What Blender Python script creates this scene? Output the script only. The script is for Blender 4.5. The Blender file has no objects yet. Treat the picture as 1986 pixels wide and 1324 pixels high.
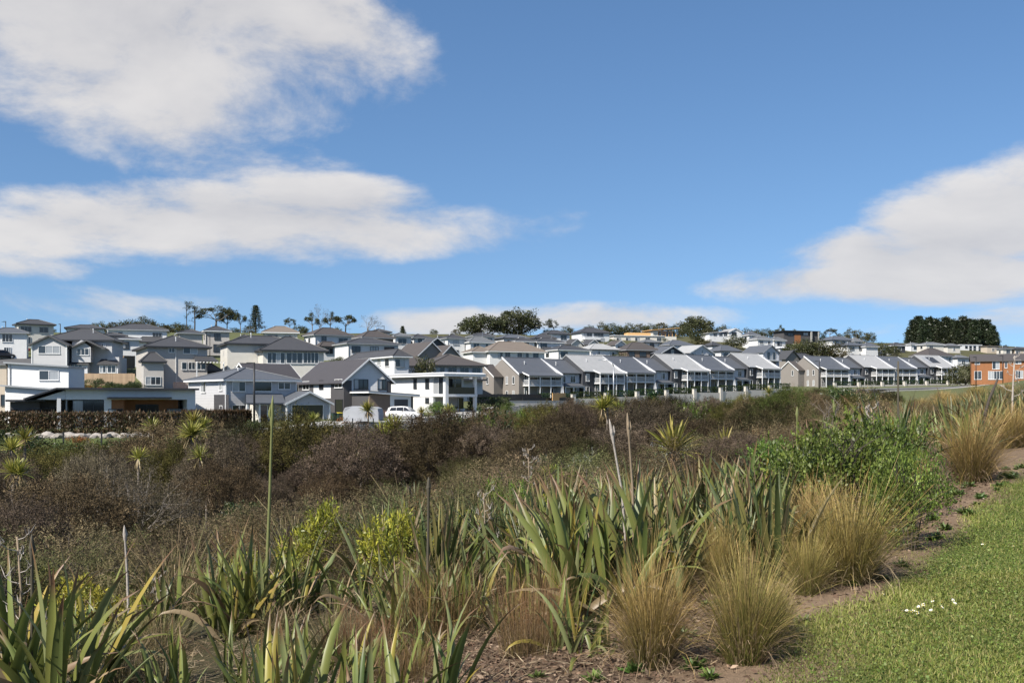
import bpy, bmesh, math, random
import numpy as np
from mathutils import Vector, Matrix, Euler
S = bpy.context.scene
COL = S.collection
R = math.radians
# ------------------------------------------------------------------ camera
F = 1931.0; CX = 993.0; HY = 775.0          # focal length / principal column / eye level, in photo pixels
cam = bpy.data.cameras.new('camera'); cam.sensor_width = 36; cam.lens = 36*F/1986
cam.shift_y = (HY-662)/1986; cam.clip_start = 0.05; cam.clip_end = 20000
camo = bpy.data.objects.new('camera', cam); COL.objects.link(camo)
camo.location = (0, 0, 0); camo.rotation_euler = (R(90), 0, 0)
S.camera = camo
# ------------------------------------------------------------------ light
SUN_AZ, SUN_EL = R(-138), R(44)              # azimuth from +Y, clockwise positive: behind the left shoulder
SUNV = Vector((math.sin(SUN_AZ)*math.cos(SUN_EL), math.cos(SUN_AZ)*math.cos(SUN_EL), math.sin(SUN_EL)))
sl = bpy.data.lights.new('sun', 'SUN'); sl.energy = 4.9; sl.angle = R(0.5); sl.color = (1.0, 0.94, 0.85)
so = bpy.data.objects.new('sun', sl); COL.objects.link(so)
so.rotation_euler = SUNV.to_track_quat('Z', 'Y').to_euler()
S.view_settings.view_transform = 'Standard'; S.view_settings.look = 'None'
S.view_settings.exposure = 0.68; S.view_settings.gamma = 1.0
S.view_settings.use_curve_mapping = False
S.render.engine = 'CYCLES'
S.cycles.max_bounces = 5; S.cycles.diffuse_bounces = 2; S.cycles.glossy_bounces = 2
S.cycles.transmission_bounces = 3; S.cycles.transparent_max_bounces = 4
S.cycles.caustics_reflective = False; S.cycles.caustics_refractive = False

# ---- tiny node language: sockets with operators
class K:
    def __init__(s, nt, v): s.nt, s.v = nt, v
    def _op(s, op, *o):
        n = s.nt.nodes.new('ShaderNodeMath'); n.operation = op
        for i, a in enumerate((s,)+o):
            a = a.v if isinstance(a, K) else a
            if isinstance(a, (int, float)): n.inputs[i].default_value = a
            else: s.nt.links.new(a, n.inputs[i])
        return K(s.nt, n.outputs[0])
    def __add__(s, o): return s._op('ADD', o)
    __radd__ = __add__
    def __sub__(s, o): return s._op('SUBTRACT', o)
    def __rsub__(s, o): return (s*-1)+o
    def __mul__(s, o): return s._op('MULTIPLY', o)
    __rmul__ = __mul__
    def __truediv__(s, o): return s._op('DIVIDE', o)
    def max(s, o): return s._op('MAXIMUM', o)
    def min(s, o): return s._op('MINIMUM', o)
    def clamp(s): return s.max(0.0).min(1.0)
    def pow(s, o): return s._op('POWER', o)
    def step(s, a, b):
        n = s.nt.nodes.new('ShaderNodeMapRange'); n.interpolation_type = 'SMOOTHSTEP'
        s.nt.links.new(s.v, n.inputs['Value']); n.inputs['From Min'].default_value = a; n.inputs['From Max'].default_value = b
        return K(s.nt, n.outputs['Result'])
def vec(nt, x, y, z):
    n = nt.nodes.new('ShaderNodeCombineXYZ')
    for i, a in enumerate((x, y, z)):
        if isinstance(a, K): nt.links.new(a.v, n.inputs[i])
        else: n.inputs[i].default_value = a
    return n.outputs[0]
def noise(nt, v, scale, detail=5, rough=.5, dist=0.0):
    n = nt.nodes.new('ShaderNodeTexNoise'); n.inputs['Scale'].default_value = scale; n.inputs['Detail'].default_value = detail
    n.inputs['Roughness'].default_value = rough; n.inputs['Distortion'].default_value = dist
    if v is not None: nt.links.new(v, n.inputs['Vector'])
    return K(nt, n.outputs['Fac'])
def mix(nt, f, a, b, blend='MIX'):
    n = nt.nodes.new('ShaderNodeMix'); n.data_type = 'RGBA'; n.blend_type = blend
    for i, q in ((0, f), (6, a), (7, b)):
        q = q.v if isinstance(q, K) else q
        if isinstance(q, (int, float)): n.inputs[i].default_value = q
        elif isinstance(q, tuple): n.inputs[i].default_value = (*q[:3], 1)
        else: nt.links.new(q, n.inputs[i])
    return n.outputs[2]
# ------------------------------------------------------------------ sky
W = bpy.data.worlds.new('World'); S.world = W; W.cycles.sampling_method = 'MANUAL'; W.cycles.sample_map_resolution = 256; W.use_nodes = True
nt = W.node_tree; nt.nodes.clear()
tc = nt.nodes.new('ShaderNodeTexCoord'); sp = nt.nodes.new('ShaderNodeSeparateXYZ'); nt.links.new(tc.outputs['Generated'], sp.inputs[0])
dx, dy, dz = (K(nt, sp.outputs[i]) for i in range(3))
sky = nt.nodes.new('ShaderNodeTexSky'); sky.sky_type = 'NISHITA'; sky.sun_disc = False
sky.sun_elevation = SUN_EL; sky.sun_rotation = SUN_AZ; sky.altitude = 50; sky.air_density = 1.0; sky.dust_density = 0.35; sky.ozone_density = 3.0
lift = vec(nt, dx, dy, dz.max(0.0)*0.85+0.115); nt.links.new(lift, sky.inputs['Vector'])   # sample the clear air above the yellow horizon band
az = dx._op('ARCTAN2', dy)                   # radians right of +Y
el = dz._op('ARCSINE')
CLOUDS = [(200, 50, 580, 235, 1.5), (560, 50, 300, 150, 1.05), (90, 170, 430, 150, 1.2), (470, 180, 320, 90, .9), (400, 428, 500, 80, 1.3), (130, 430, 420, 88, 1.9), (690, 455, 220, 52, 1.1), (620, 392, 220, 60, 1.0),
          (1940, 430, 210, 120, 1.3), (2010, 375, 150, 100, 1.2), (1620, 550, 290, 44, 1.3), (1820, 530, 320, 66, 1.3), (1680, 500, 170, 50, .9), (400, 300, 240, 60, .3),
          (210, 590, 300, 40, .6), (860, 628, 200, 28, .6), (1180, 616, 260, 26, .55), (1760, 650, 280, 36, .6), (1960, 640, 140, 40, .6), (50, 505, 190, 40, .9)]
acc = None
for px, py, rx, ry, wt in CLOUDS:                # where the banks of cumulus stand, as directions
    a0 = math.atan((px-CX)/F); e0 = math.atan((HY-py)/F*math.cos(a0))
    u = (az-a0)*(F/rx); w = (el-e0)*(F/ry)
    g = (1.0-u*u-w*w)*wt
    acc = g if acc is None else acc.max(g)
acc = acc.max(-.75)
e2 = (el.max(0.0)+0.06).pow(0.72)
v0 = vec(nt, az, e2*2.1, 0.37); v1 = vec(nt, az-0.02, e2*2.1+0.055, 0.37)   # v1: the same field a little towards the sun
inview = (az*az*-3.2+1.55).clamp()*(el*-4.0+2.6).clamp()
gen = (noise(nt, v0, 1.35, 1, .5)-.50)*3.0        # the same kind of broken cumulus carries on around the rest of the sky
cov = acc*inview+gen*(1.0-inview)
b0 = noise(nt, v0, 4.4, 8, .62, .25); b1 = noise(nt, v1, 4.4, 4, .55, .2); wob = noise(nt, v0, 1.9, 1, .5)
d0 = (b0-.5)*3.1-.20+cov*.70+(wob-.5)*.5
d1 = d0-(b0-b1)*2.8
alpha = d0.step(-0.17, 0.60)
lit = ((d0-d1)*0.65+0.62).clamp()
thick = d0.step(0.15, 1.25)
cc = mix(nt, lit, (0.50, 0.50, 0.53), (0.82, 0.79, 0.765))
cc = mix(nt, thick*.30, cc, (0.66, 0.635, 0.62))
bgs = nt.nodes.new('ShaderNodeBackground'); bgs.inputs['Strength'].default_value = 0.090
bgc = nt.nodes.new('ShaderNodeBackground'); bgc.inputs['Strength'].default_value = 0.655
hsv = nt.nodes.new('ShaderNodeHueSaturation'); hsv.inputs['Saturation'].default_value = 1.12; nt.links.new(sky.outputs[0], hsv.inputs['Color']); nt.links.new(hsv.outputs[0], bgs.inputs['Color']); nt.links.new(cc, bgc.inputs['Color'])
mx = nt.nodes.new('ShaderNodeMixShader'); nt.links.new((alpha*.9).v, mx.inputs[0])
nt.links.new(bgs.outputs[0], mx.inputs[1]); nt.links.new(bgc.outputs[0], mx.inputs[2])
out = nt.nodes.new('ShaderNodeOutputWorld'); nt.links.new(mx.outputs[0], out.inputs['Surface'])
# ------------------------------------------------------------------ terrain
def ip(x, xs, ys): return np.interp(x, xs, ys)
NX, NY = -0.84, 0.54
def s_of(x, y): return (np.asarray(x)-1.3)*NX+(np.asarray(y)-4.9)*NY      # metres to the left of the worn path's centre line
UX = [(p-CX)/F for p in (-400, 0, 400, 700, 950, 1300, 1600, 1986, 2400)]
FOOT = [104, 108, 128, 150, 216, 262, 305, 335, 350]
RIDG = [270, 285, 295, 315, 390, 440, 480, 520, 540]
RY = [644, 644, 644, 645, 648, 650, 660, 672, 680]
T1X, T1Y = (1008-CX)/F*190, 190.0; T1B = ((1500-CX)/F*240, 240.0); T1L = math.hypot(T1B[0]-T1X, T1B[1]-T1Y); T1C, T1S = (T1B[0]-T1X)/T1L, (T1B[1]-T1Y)/T1L
def H(x, y):
    x = np.asarray(x, float); y = np.asarray(y, float)
    s = s_of(x, y)
    yy = np.maximum(y, 1.0)
    sp = np.logaddexp(0, s*1.6)/1.6
    k = np.clip((0.175*sp-5.2)/2.8, 0, 1)                    # soft toe of the bank
    base = -1.6-np.where(0.175*sp < 5.2, 0.175*sp, 5.2+1.4*(k*(2-k)))
    u = x/np.maximum(yy, 20)
    ft = ip(u, UX, FOOT); rg = ip(u, UX, RIDG); ry = ip(u, UX, RY)
    zr = (690-ry)/F*rg
    t = np.clip((y-ft)/(rg-ft), 0, 1)
    t = np.where(t < .12, t*t/.24, t-.06)/.94
    hill = base+(zr-base)*np.clip(t, 0, 1)*np.where(y > ft, 1, 0)
    back = np.clip((y-rg)/300, 0, 1)
    z = hill-back*20
    tx, ty = x-T1X, y-T1Y; q = tx*T1S-ty*T1C; al = tx*T1C+ty*T1S      # the street lies below the terrace's garden walls
    z = z-1.8*np.clip((q-2.2)/2.6, 0, 1)*np.clip((64-q)/52, 0, 1)*np.clip((al+16)/12, 0, 1)*np.clip((T1L+14-al)/12, 0, 1)
    wob = .05*np.sin(x*1.3+y*.7)*np.sin(y*1.1-x*.4)*np.clip(sp/3, 0, 1)
    return z+0.0440*np.minimum(y, 520)+wob*np.where(y < 90, 1, 0)
def wx(px, d): return (px-CX)/F*d
def wz(py, d): return (HY-py)/F*d
def on_ground(px, py, dmax=300):
    ds = np.exp(np.linspace(math.log(3.0), math.log(dmax), 3000))
    f = wz(py, ds)-H(wx(px, ds), ds)
    i = np.argmax(f < 0)
    d = ds[i] if f[i] < 0 else dmax
    return float(wx(px, d)), float(d), float(H(wx(px, d), d))
def eave_depth(px, py, hw, d1=600):
    d0 = float(ip((px-CX)/F, UX, FOOT))-4
    ds = np.linspace(d0, d1, 3000)
    f = H(wx(px, ds), ds)+hw-wz(py, ds)
    i = np.argmax(f > 0)
    if f[i] <= 0: i = np.argmax(f)
    return float(ds[i])
# ------------------------------------------------------------------ materials
MATS = {}
def newmat(name):
    m = bpy.data.materials.new(name); m.use_nodes = True
    n = m.node_tree; b = n.nodes['Principled BSDF']
    return m, n, b
def mat(name, col, rough=.6, var=.12, scale=3.0, bump=0.0, bscale=40, spec=.4, metal=0, lines=None, grime=.0, rnd=0.0):
    if name in MATS: return MATS[name]
    m, n, b = newmat(name)
    t = n.nodes.new('ShaderNodeTexCoord').outputs['Object']
    f = noise(n, t, scale, 6, .6)
    g = noise(n, t, scale*9, 3, .6)
    v = (f-.5)*(2.2*var)+(g-.5)*(1.0*var)+1.0
    if grime:
        mp = n.nodes.new('ShaderNodeMapping'); mp.inputs['Scale'].default_value = (1.0, 1.0, .12); n.links.new(t, mp.inputs[0])
        v = v-(noise(n, mp.outputs[0], 2.2, 5, .65).step(.5, .8))*grime
    if rnd:
        oi = n.nodes.new('ShaderNodeObjectInfo'); v = v*(K(n, oi.outputs['Random'])*(2*rnd)+(1-rnd))
    vm = n.nodes.new('ShaderNodeVectorMath'); vm.operation = 'SCALE'; vm.inputs[0].default_value = col; n.links.new(v.v, vm.inputs['Scale'])
    n.links.new(vm.outputs[0], b.inputs['Base Color'])
    b.inputs['Roughness'].default_value = rough; b.inputs['Specular IOR Level'].default_value = spec; b.inputs['Metallic'].default_value = metal
    h = None
    if bump: h = noise(n, t, bscale, 4, .6)*bump
    if lines:                                    # ('Z', pitch, depth): lapped boards / ribbed sheet, as relief
        ax, pitch, dep = lines
        sx = n.nodes.new('ShaderNodeSeparateXYZ'); n.links.new(t, sx.inputs[0])
        c0 = K(n, sx.outputs['XYZ'.index(ax)])
        fr = (c0/pitch)._op('FRACT')
        prof = fr*dep*-1.0 if ax == 'Z' else (fr.step(0, .18)-fr.step(.25, .43))*dep
        h = prof if h is None else h+prof
    if h is not None:
        bn = n.nodes.new('ShaderNodeBump'); bn.inputs['Distance'].default_value = 1.0; bn.inputs['Strength'].default_value = 1.0
        n.links.new(h.v, bn.inputs['Height']); n.links.new(bn.outputs[0], b.inputs['Normal'])
    MATS[name] = m; return m
def leafmat(name, trans=.28, rough=.45, spec=.35, rnd=.16, hue=.02, colr=None):
    """leaf colour lives in the 'Col' attribute; objects differ a little in value and hue"""
    if name in MATS: return MATS[name]
    m, n, b = newmat(name)
    at = n.nodes.new('ShaderNodeAttribute'); at.attribute_name = 'Col'
    oi = n.nodes.new('ShaderNodeObjectInfo'); r = K(n, oi.outputs['Random'])
    hs = n.nodes.new('ShaderNodeHueSaturation'); n.links.new(at.outputs['Color'], hs.inputs['Color'])
    n.links.new((r*(2*rnd)+(1-rnd)).v, hs.inputs['Value'])
    r2 = (r*17.31)._op('FRACT')
    n.links.new((r2*(2*hue)+(.5-hue)).v, hs.inputs['Hue'])
    n.links.new(hs.outputs[0], b.inputs['Base Color'])
    b.inputs['Roughness'].default_value = rough; b.inputs['Specular IOR Level'].default_value = spec
    tr = n.nodes.new('ShaderNodeBsdfTranslucent'); n.links.new(hs.outputs[0], tr.inputs['Color'])
    ms = n.nodes.new('ShaderNodeMixShader'); ms.inputs[0].default_value = trans
    n.links.new(b.outputs[0], ms.inputs[1]); n.links.new(tr.outputs[0], ms.inputs[2])
    n.links.new(ms.outputs[0], n.nodes['Material Output'].inputs['Surface'])
    MATS[name] = m; return m
def glassmat(name, col, rough=.06, cut=.76):
    if name in MATS: return MATS[name]
    m, n, b = newmat(name)
    oi = n.nodes.new('ShaderNodeObjectInfo'); r = K(n, oi.outputs['Random'])
    t = n.nodes.new('ShaderNodeTexCoord').outputs['Object']
    sx = n.nodes.new('ShaderNodeSeparateXYZ'); n.links.new(t, sx.inputs[0])
    fold = (K(n, sx.outputs[0])*38.0)._op('SINE')*.12+.88
    cur = mix(n, r.step(cut, cut+.04), col, (.34, .35, .36))             # some panes have a pale curtain close behind the glass
    cm = n.nodes.new('ShaderNodeVectorMath'); cm.operation = 'SCALE'; n.links.new(cur, cm.inputs[0]); n.links.new(fold.v, cm.inputs['Scale'])
    n.links.new(cm.outputs[0], b.inputs['Base Color']); b.inputs['Roughness'].default_value = rough; b.inputs['Specular IOR Level'].default_value = .75
    bn = n.nodes.new('ShaderNodeBump'); bn.inputs['Strength'].default_value = .04; n.links.new(noise(n, t, 2.0, 2).v, bn.inputs['Height']); n.links.new(bn.outputs[0], b.inputs['Normal'])
    MATS[name] = m; return m
# ------------------------------------------------------------------ object helpers
def link(o, parent=None):
    COL.objects.link(o)
    if parent is not None: o.parent = parent
    return o
def tag(o, label=None, cat=None, group=None, kind=None):
    if label: o['label'] = label
    if cat: o['category'] = cat
    if group: o['group'] = group
    if kind: o['kind'] = kind
    return o
def empty(name, loc=(0, 0, 0), rz=0.0, label=None, cat=None, group=None, parent=None):
    o = bpy.data.objects.new(name, None); o.empty_display_size = .2; o.location = loc; o.rotation_euler = (0, 0, rz)
    link(o, parent); return tag(o, label, cat, group)
def ob(name, me, parent=None, loc=(0, 0, 0), rot=(0, 0, 0), scale=(1, 1, 1)):
    o = bpy.data.objects.new(name, me); o.location = loc; o.rotation_euler = rot; o.scale = scale
    return link(o, parent)
def np_mesh(name, V, Fc, mats, col=None, mi=None, smooth=False):
    me = bpy.data.meshes.new(name)
    V = np.asarray(V, np.float32).reshape(-1, 3); Fc = np.asarray(Fc, np.int32)
    n, k = Fc.shape
    me.vertices.add(len(V)); me.vertices.foreach_set('co', V.ravel())
    me.loops.add(n*k); me.loops.foreach_set('vertex_index', Fc.ravel())
    me.polygons.add(n); me.polygons.foreach_set('loop_start', np.arange(0, n*k, k, dtype=np.int32))
    if mi is not None: me.polygons.foreach_set('material_index', np.asarray(mi, np.int32))
    if smooth: me.polygons.foreach_set('use_smooth', np.ones(n, bool))
    me.update(calc_edges=True)
    if col is not None:
        c = np.ones((len(V), 4), np.float32); c[:, :3] = np.clip(col, 0, 1)
        a = me.color_attributes.new('Col', 'FLOAT_COLOR', 'POINT'); a.data.foreach_set('color', c.ravel())
    for m in (mats if isinstance(mats, (list, tuple)) else [mats]): me.materials.append(m)
    return me
class MB:
    def __init__(s): s.v, s.f, s.m = [], [], []
    def poly(s, pts, mi=0):
        i = len(s.v); s.v += [tuple(p) for p in pts]; s.f.append(tuple(range(i, i+len(pts)))); s.m.append(mi); return s
    def hexa(s, b, t, mi=0):                       # bottom 4 and top 4, counter-clockwise seen from above
        i = len(s.v); s.v += [tuple(p) for p in b]+[tuple(p) for p in t]
        for q in ((3, 2, 1, 0), (4, 5, 6, 7), (0, 1, 5, 4), (1, 2, 6, 5), (2, 3, 7, 6), (3, 0, 4, 7)):
            s.f.append(tuple(i+k for k in q)); s.m.append(mi)
        return s
    def box(s, x0, x1, y0, y1, z0, z1, mi=0):
        return s.hexa([(x0, y0, z0), (x1, y0, z0), (x1, y1, z0), (x0, y1, z0)], [(x0, y0, z1), (x1, y0, z1), (x1, y1, z1), (x0, y1, z1)], mi)
    def prism(s, bot, top, mi=0):
        n = len(bot); i = len(s.v); s.v += [tuple(p) for p in bot]+[tuple(p) for p in top]
        s.f.append(tuple(i+k for k in reversed(range(n)))); s.m.append(mi)
        s.f.append(tuple(i+n+k for k in range(n))); s.m.append(mi)
        for k in range(n):
            j = (k+1) % n; s.f.append((i+k, i+j, i+n+j, i+n+k)); s.m.append(mi)
        return s
    def slab(s, top, t, mi=0):                     # a sloping plate of vertical thickness t
        return s.prism([(p[0], p[1], p[2]-t) for p in top], top, mi)
    def tube(s, pts, rad, n=6, mi=0, cap=True):
        pts = [Vector(p) for p in pts]; rings = []
        for k, p in enumerate(pts):
            d = (pts[min(k+1, len(pts)-1)]-pts[max(k-1, 0)]).normalized()
            a = d.cross(Vector((.31, .95, .07))); a = a.normalized() if a.length > 1e-4 else Vector((1, 0, 0)); b = d.cross(a)
            i = len(s.v); r = rad[k] if isinstance(rad, (list, tuple)) else rad
            s.v += [tuple(p+a*(r*math.cos(2*math.pi*j/n))+b*(r*math.sin(2*math.pi*j/n))) for j in range(n)]; rings.append(i)
        for k in range(len(rings)-1):
            for j in range(n):
                j2 = (j+1) % n; s.f.append((rings[k]+j, rings[k]+j2, rings[k+1]+j2, rings[k+1]+j)); s.m.append(mi)
        if cap:
            s.f.append(tuple(rings[-1]+j for j in range(n))); s.m.append(mi)
            s.f.append(tuple(rings[0]+j for j in reversed(range(n)))); s.m.append(mi)
        return s
    def mesh(s, name, mats, smooth=False):
        me = bpy.data.meshes.new(name); me.from_pydata(s.v, [], s.f)
        for m in (mats if isinstance(mats, (list, tuple)) else [mats]): me.materials.append(m)
        me.polygons.foreach_set('material_index', s.m)
        if smooth: me.polygons.foreach_set('use_smooth', [True]*len(s.f))
        me.update()
        bm = bmesh.new(); bm.from_mesh(me); bmesh.ops.recalc_face_normals(bm, faces=bm.faces); bm.to_mesh(me); bm.free()
        return me
    def build(s, name, mats, parent=None, smooth=False, **k): return ob(name, s.mesh(name, mats, smooth), parent, **k)
# ------------------------------------------------------------------ ground
def zone_cols(x, y):
    s = s_of(x, y); rng = np.random.default_rng(3)
    n1 = np.sin(x*1.7+y*.9)*.22+np.sin(x*.63-y*1.21)*.3+np.sin(x*4.1+y*3.3)*.10
    C = np.empty(x.shape+(3,)); C[:] = (.085, .115, .030)                       # mown lawn
    soil = np.array((.19, .135, .09)); mul = np.array((.115, .08, .055)); scr = np.array((.055, .050, .026)); fld = np.array((.085, .125, .030)); town = np.array((.10, .11, .05))
    def put(w, c):
        C[:] = C*(1-w[..., None])+c*w[..., None]
    put(np.clip((s+.16+n1*.3)*6, 0, 1), soil)
    put(np.clip((s-.55+n1*.7)*2.5, 0, 1), mul)
    put(np.clip((s-2.2+n1)*.9, 0, 1), scr)
    put(np.clip((y-55)/20, 0, 1)*np.where(s < 34, 1., 0.6), fld)
    put(np.clip((y-95)/10, 0, 1)*np.clip((30-x*.1-0)/10, 0, 1), town)
    put(np.clip((y-285)/30, 0, 1), np.array((.085, .083, .042)))
    return C
def ground():
    ys = np.concatenate([np.linspace(-30, 2, 9)[:-1], np.geomspace(2.0, 30, 150)[:-1], np.geomspace(30, 620, 150), [800, 1200, 2500, 6000, 14000]])
    us = np.concatenate([[-14, -6, -3, -1.6], np.linspace(-.95, .95, 170), [1.6, 3, 6, 14]])
    Y, U = np.meshgrid(ys, us, indexing='ij')
    X = U*np.maximum(np.abs(Y), 6.0)
    Z = H(X, Y); Z = np.where(Y > 700, np.minimum(Z, 3.0), Z)
    V = np.stack([X, Y, Z], -1).reshape(-1, 3)
    a, b = Y.shape; i = np.arange(a*b).reshape(a, b)
    Fc = np.stack([i[:-1, :-1], i[:-1, 1:], i[1:, 1:], i[1:, :-1]], -1).reshape(-1, 4)
    m, n, bs = newmat('ground_cover')
    at = n.nodes.new('ShaderNodeAttribute'); at.attribute_name = 'Col'
    t = n.nodes.new('ShaderNodeTexCoord').outputs['Object']
    f = noise(n, t, .9, 6, .62); g = noise(n, t, 14, 5, .65); h2 = noise(n, t, 90, 3, .6)
    v = (f-.5)*.7+(g-.5)*.9+(h2-.5)*.9+1.0
    vm = n.nodes.new('ShaderNodeVectorMath'); vm.operation = 'SCALE'; n.links.new(at.outputs['Color'], vm.inputs[0]); n.links.new(v.v, vm.inputs['Scale'])
    n.links.new(vm.outputs[0], bs.inputs['Base Color']); bs.inputs['Roughness'].default_value = .95; bs.inputs['Specular IOR Level'].default_value = .1
    bn = n.nodes.new('ShaderNodeBump'); bn.inputs['Distance'].default_value = .03; bn.inputs['Strength'].default_value = .8
    n.links.new((g*.7+h2*.5).v, bn.inputs['Height']); n.links.new(bn.outputs[0], bs.inputs['Normal'])
    me = np_mesh('ground', V, Fc, m, zone_cols(X, Y).reshape(-1, 3), smooth=True)
    tag(ob('ground', me), kind='structure')
ground()
asphalt = mat('asphalt', (.085, .084, .084), .9, .25, 1.2, .01, 60)
concrete = mat('concrete', (.34, .33, .31), .85, .14, 1.5, .006, 50, grime=.12)
paving = mat('pale_paving', (.40, .385, .36), .85, .12, 1.5, .004, 40)
def ribbon(name, pts, w, m, lift, kind='structure', thick=None, n=60):
    P = np.array(pts, float); seg = np.r_[0, np.cumsum(np.hypot(*np.diff(P, axis=0).T))]
    tt = np.linspace(0, seg[-1], n); x = np.interp(tt, seg, P[:, 0]); y = np.interp(tt, seg, P[:, 1])
    k = np.ones(5)/5
    x[2:-2] = np.convolve(x, k, 'valid'); y[2:-2] = np.convolve(y, k, 'valid')
    tx = np.gradient(x); ty = np.gradient(y); l = np.hypot(tx, ty); nx, ny = -ty/l, tx/l
    b = MB(); zz = np.maximum(H(x, y), np.maximum(H(x+nx*w/2, y+ny*w/2), H(x-nx*w/2, y-ny*w/2)))+lift
    for i in range(n-1):
        q = [(x[j]+nx[j]*o*w/2, y[j]+ny[j]*o*w/2, zz[j]) for j, o in ((i, -1), (i+1, -1), (i+1, 1), (i, 1))]
        b.slab(q, thick or .05)
    o = b.build(name, m); return tag(o, kind=kind)
ROAD = [(-27, 104), (-20, 108), (-12, 116), (-4, 132), (6, 165), (24, 190), (78, 232), (128, 262), (200, 300)]
ribbon('road', ROAD, 6.4, asphalt, .06, n=90)
def offset(pts, o):
    P = np.array(pts, float); t = np.gradient(P, axis=0); l = np.hypot(t[:, 0], t[:, 1])[:, None]; t = t/l
    return np.stack([P[:, 0]-t[:, 1]*o, P[:, 1]+t[:, 0]*o], -1)
for nm, o, w, m, lf, th in (('kerb', 3.32, .22, concrete, .18, .3), ('kerb', -3.32, .22, concrete, .18, .3), ('footpath', 6.0, 1.7, paving, .14, .2), ('footpath', -5.2, 1.5, paving, .12, .2)):
    ribbon(nm, offset(ROAD, o), w, m, lf, thick=th, n=90)
# ------------------------------------------------------------------ building kit
WB = lambda n, c, r=.55: mat(n, c, r, .06, 1.2, .0, 40, .35, lines=('Z', .2, .045), grime=.05)
PL = lambda n, c, r=.75: mat(n, c, r, .07, 1.0, .004, 30, .3, grime=.06)
RF = lambda n, c, r=.6: mat(n, c, r, .13, .8, .006, 18, .5, lines=('Z', .14, .02))
white_board = WB('white_weatherboard', (.60, .60, .59)); cream_board = WB('cream_weatherboard', (.52, .50, .45)); grey_board = WB('grey_weatherboard', (.41, .41, .415))
beige_board = WB('beige_weatherboard', (.41, .385, .355)); char_board = WB('charcoal_weatherboard', (.050, .052, .058)); pale_board = WB('pale_grey_weatherboard', (.51, .52, .54))
white_plaster = PL('white_plaster', (.63, .63, .625)); cream_plaster = PL('cream_plaster', (.56, .53, .47)); taupe_plaster = PL('taupe_plaster', (.22, .20, .18)); tan_plaster = PL('tan_plaster', (.46, .39, .31))
char_plaster = PL('charcoal_plaster', (.075, .072, .074)); brown_wall = PL('brown_wall', (.17, .125, .10)); salmon = PL('salmon_wall', (.55, .36, .28))
orange_clad = mat('orange_timber_cladding', (.27, .115, .048), .6, .16, 1.5, .0, 30, .3, lines=('X', .16, .012), grime=.12)
wood = mat('brown_timber', (.20, .105, .052), .7, .3, 2.5, .008, 30); fencewood = mat('weathered_timber', (.30, .215, .14), .85, .25, 2.0, .01, 30, rnd=.15); newwood = mat('fresh_timber', (.55, .33, .14), .75, .15, 3)
trim = mat('white_trim', (.68, .68, .675), .45, .04); darktrim = mat('dark_trim', (.035, .036, .04), .4, .1); greytrim = mat('grey_trim', (.30, .31, .32), .4, .06)
R_dark = RF('charcoal_tile_roof', (.052, .052, .055)); R_slate = RF('slate_metal_roof', (.085, .092, .105)); R_brown = RF('brown_tile_roof', (.070, .060, .054)); R_tan = RF('tan_tile_roof', (.165, .135, .108))
R_light = RF('pale_metal_roof', (.33, .33, .325)); R_white = mat('white_roof_sheet', (.62, .62, .615), .4, .06); R_grey = RF('grey_tile_roof', (.13, .135, .14)); R_plum = RF('plum_metal_roof', (.054, .049, .051))
blackm = mat('black_metal', (.018, .018, .02), .4, .1); steel = mat('galvanised_steel', (.45, .46, .47), .35, .08, metal=.7)
glass = glassmat('window_glass', (.030, .036, .042)); dglass = glassmat('dark_window_glass', (.012, .014, .016), .06, .88)
garage = mat('garage_door_panel', (.060, .058, .062), .45, .06, lines=('Z', .5, .02)); garage_grey = mat('grey_garage_door', (.33, .32, .31), .5, .06, lines=('Z', .5, .02))
_win = {}
def winmesh(w, h, n, fm, t=.07):
    k = (round(w, 2), round(h, 2), n, fm.name)
    if k not in _win:
        b = MB(); d = .09
        b.box(-w/2-t, w/2+t, -d, .02, -t, 0); b.box(-w/2-t, w/2+t, -d, .02, h, h+t)
        b.box(-w/2-t, -w/2, -d, .02, 0, h); b.box(w/2, w/2+t, -d, .02, 0, h)
        for i in range(1, n): x = -w/2+w*i/n; b.box(x-.035, x+.035, -d+.012, .02, 0, h)
        b.box(-w/2-t-.05, w/2+t+.05, -d-.05, .02, -t-.05, -t)
        p = MB(); pw = w/n-.02 if n > 1 else w
        p.box(-pw/2, pw/2, -.03, .0, 0, h)
        _win[k] = (b.mesh('window', fm), p.mesh('pane', glass), p.mesh('pane', dglass))
    return _win[k]
ROTF = {'F': 0.0, 'L': -math.pi/2, 'R': math.pi/2, 'B': math.pi}
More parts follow.
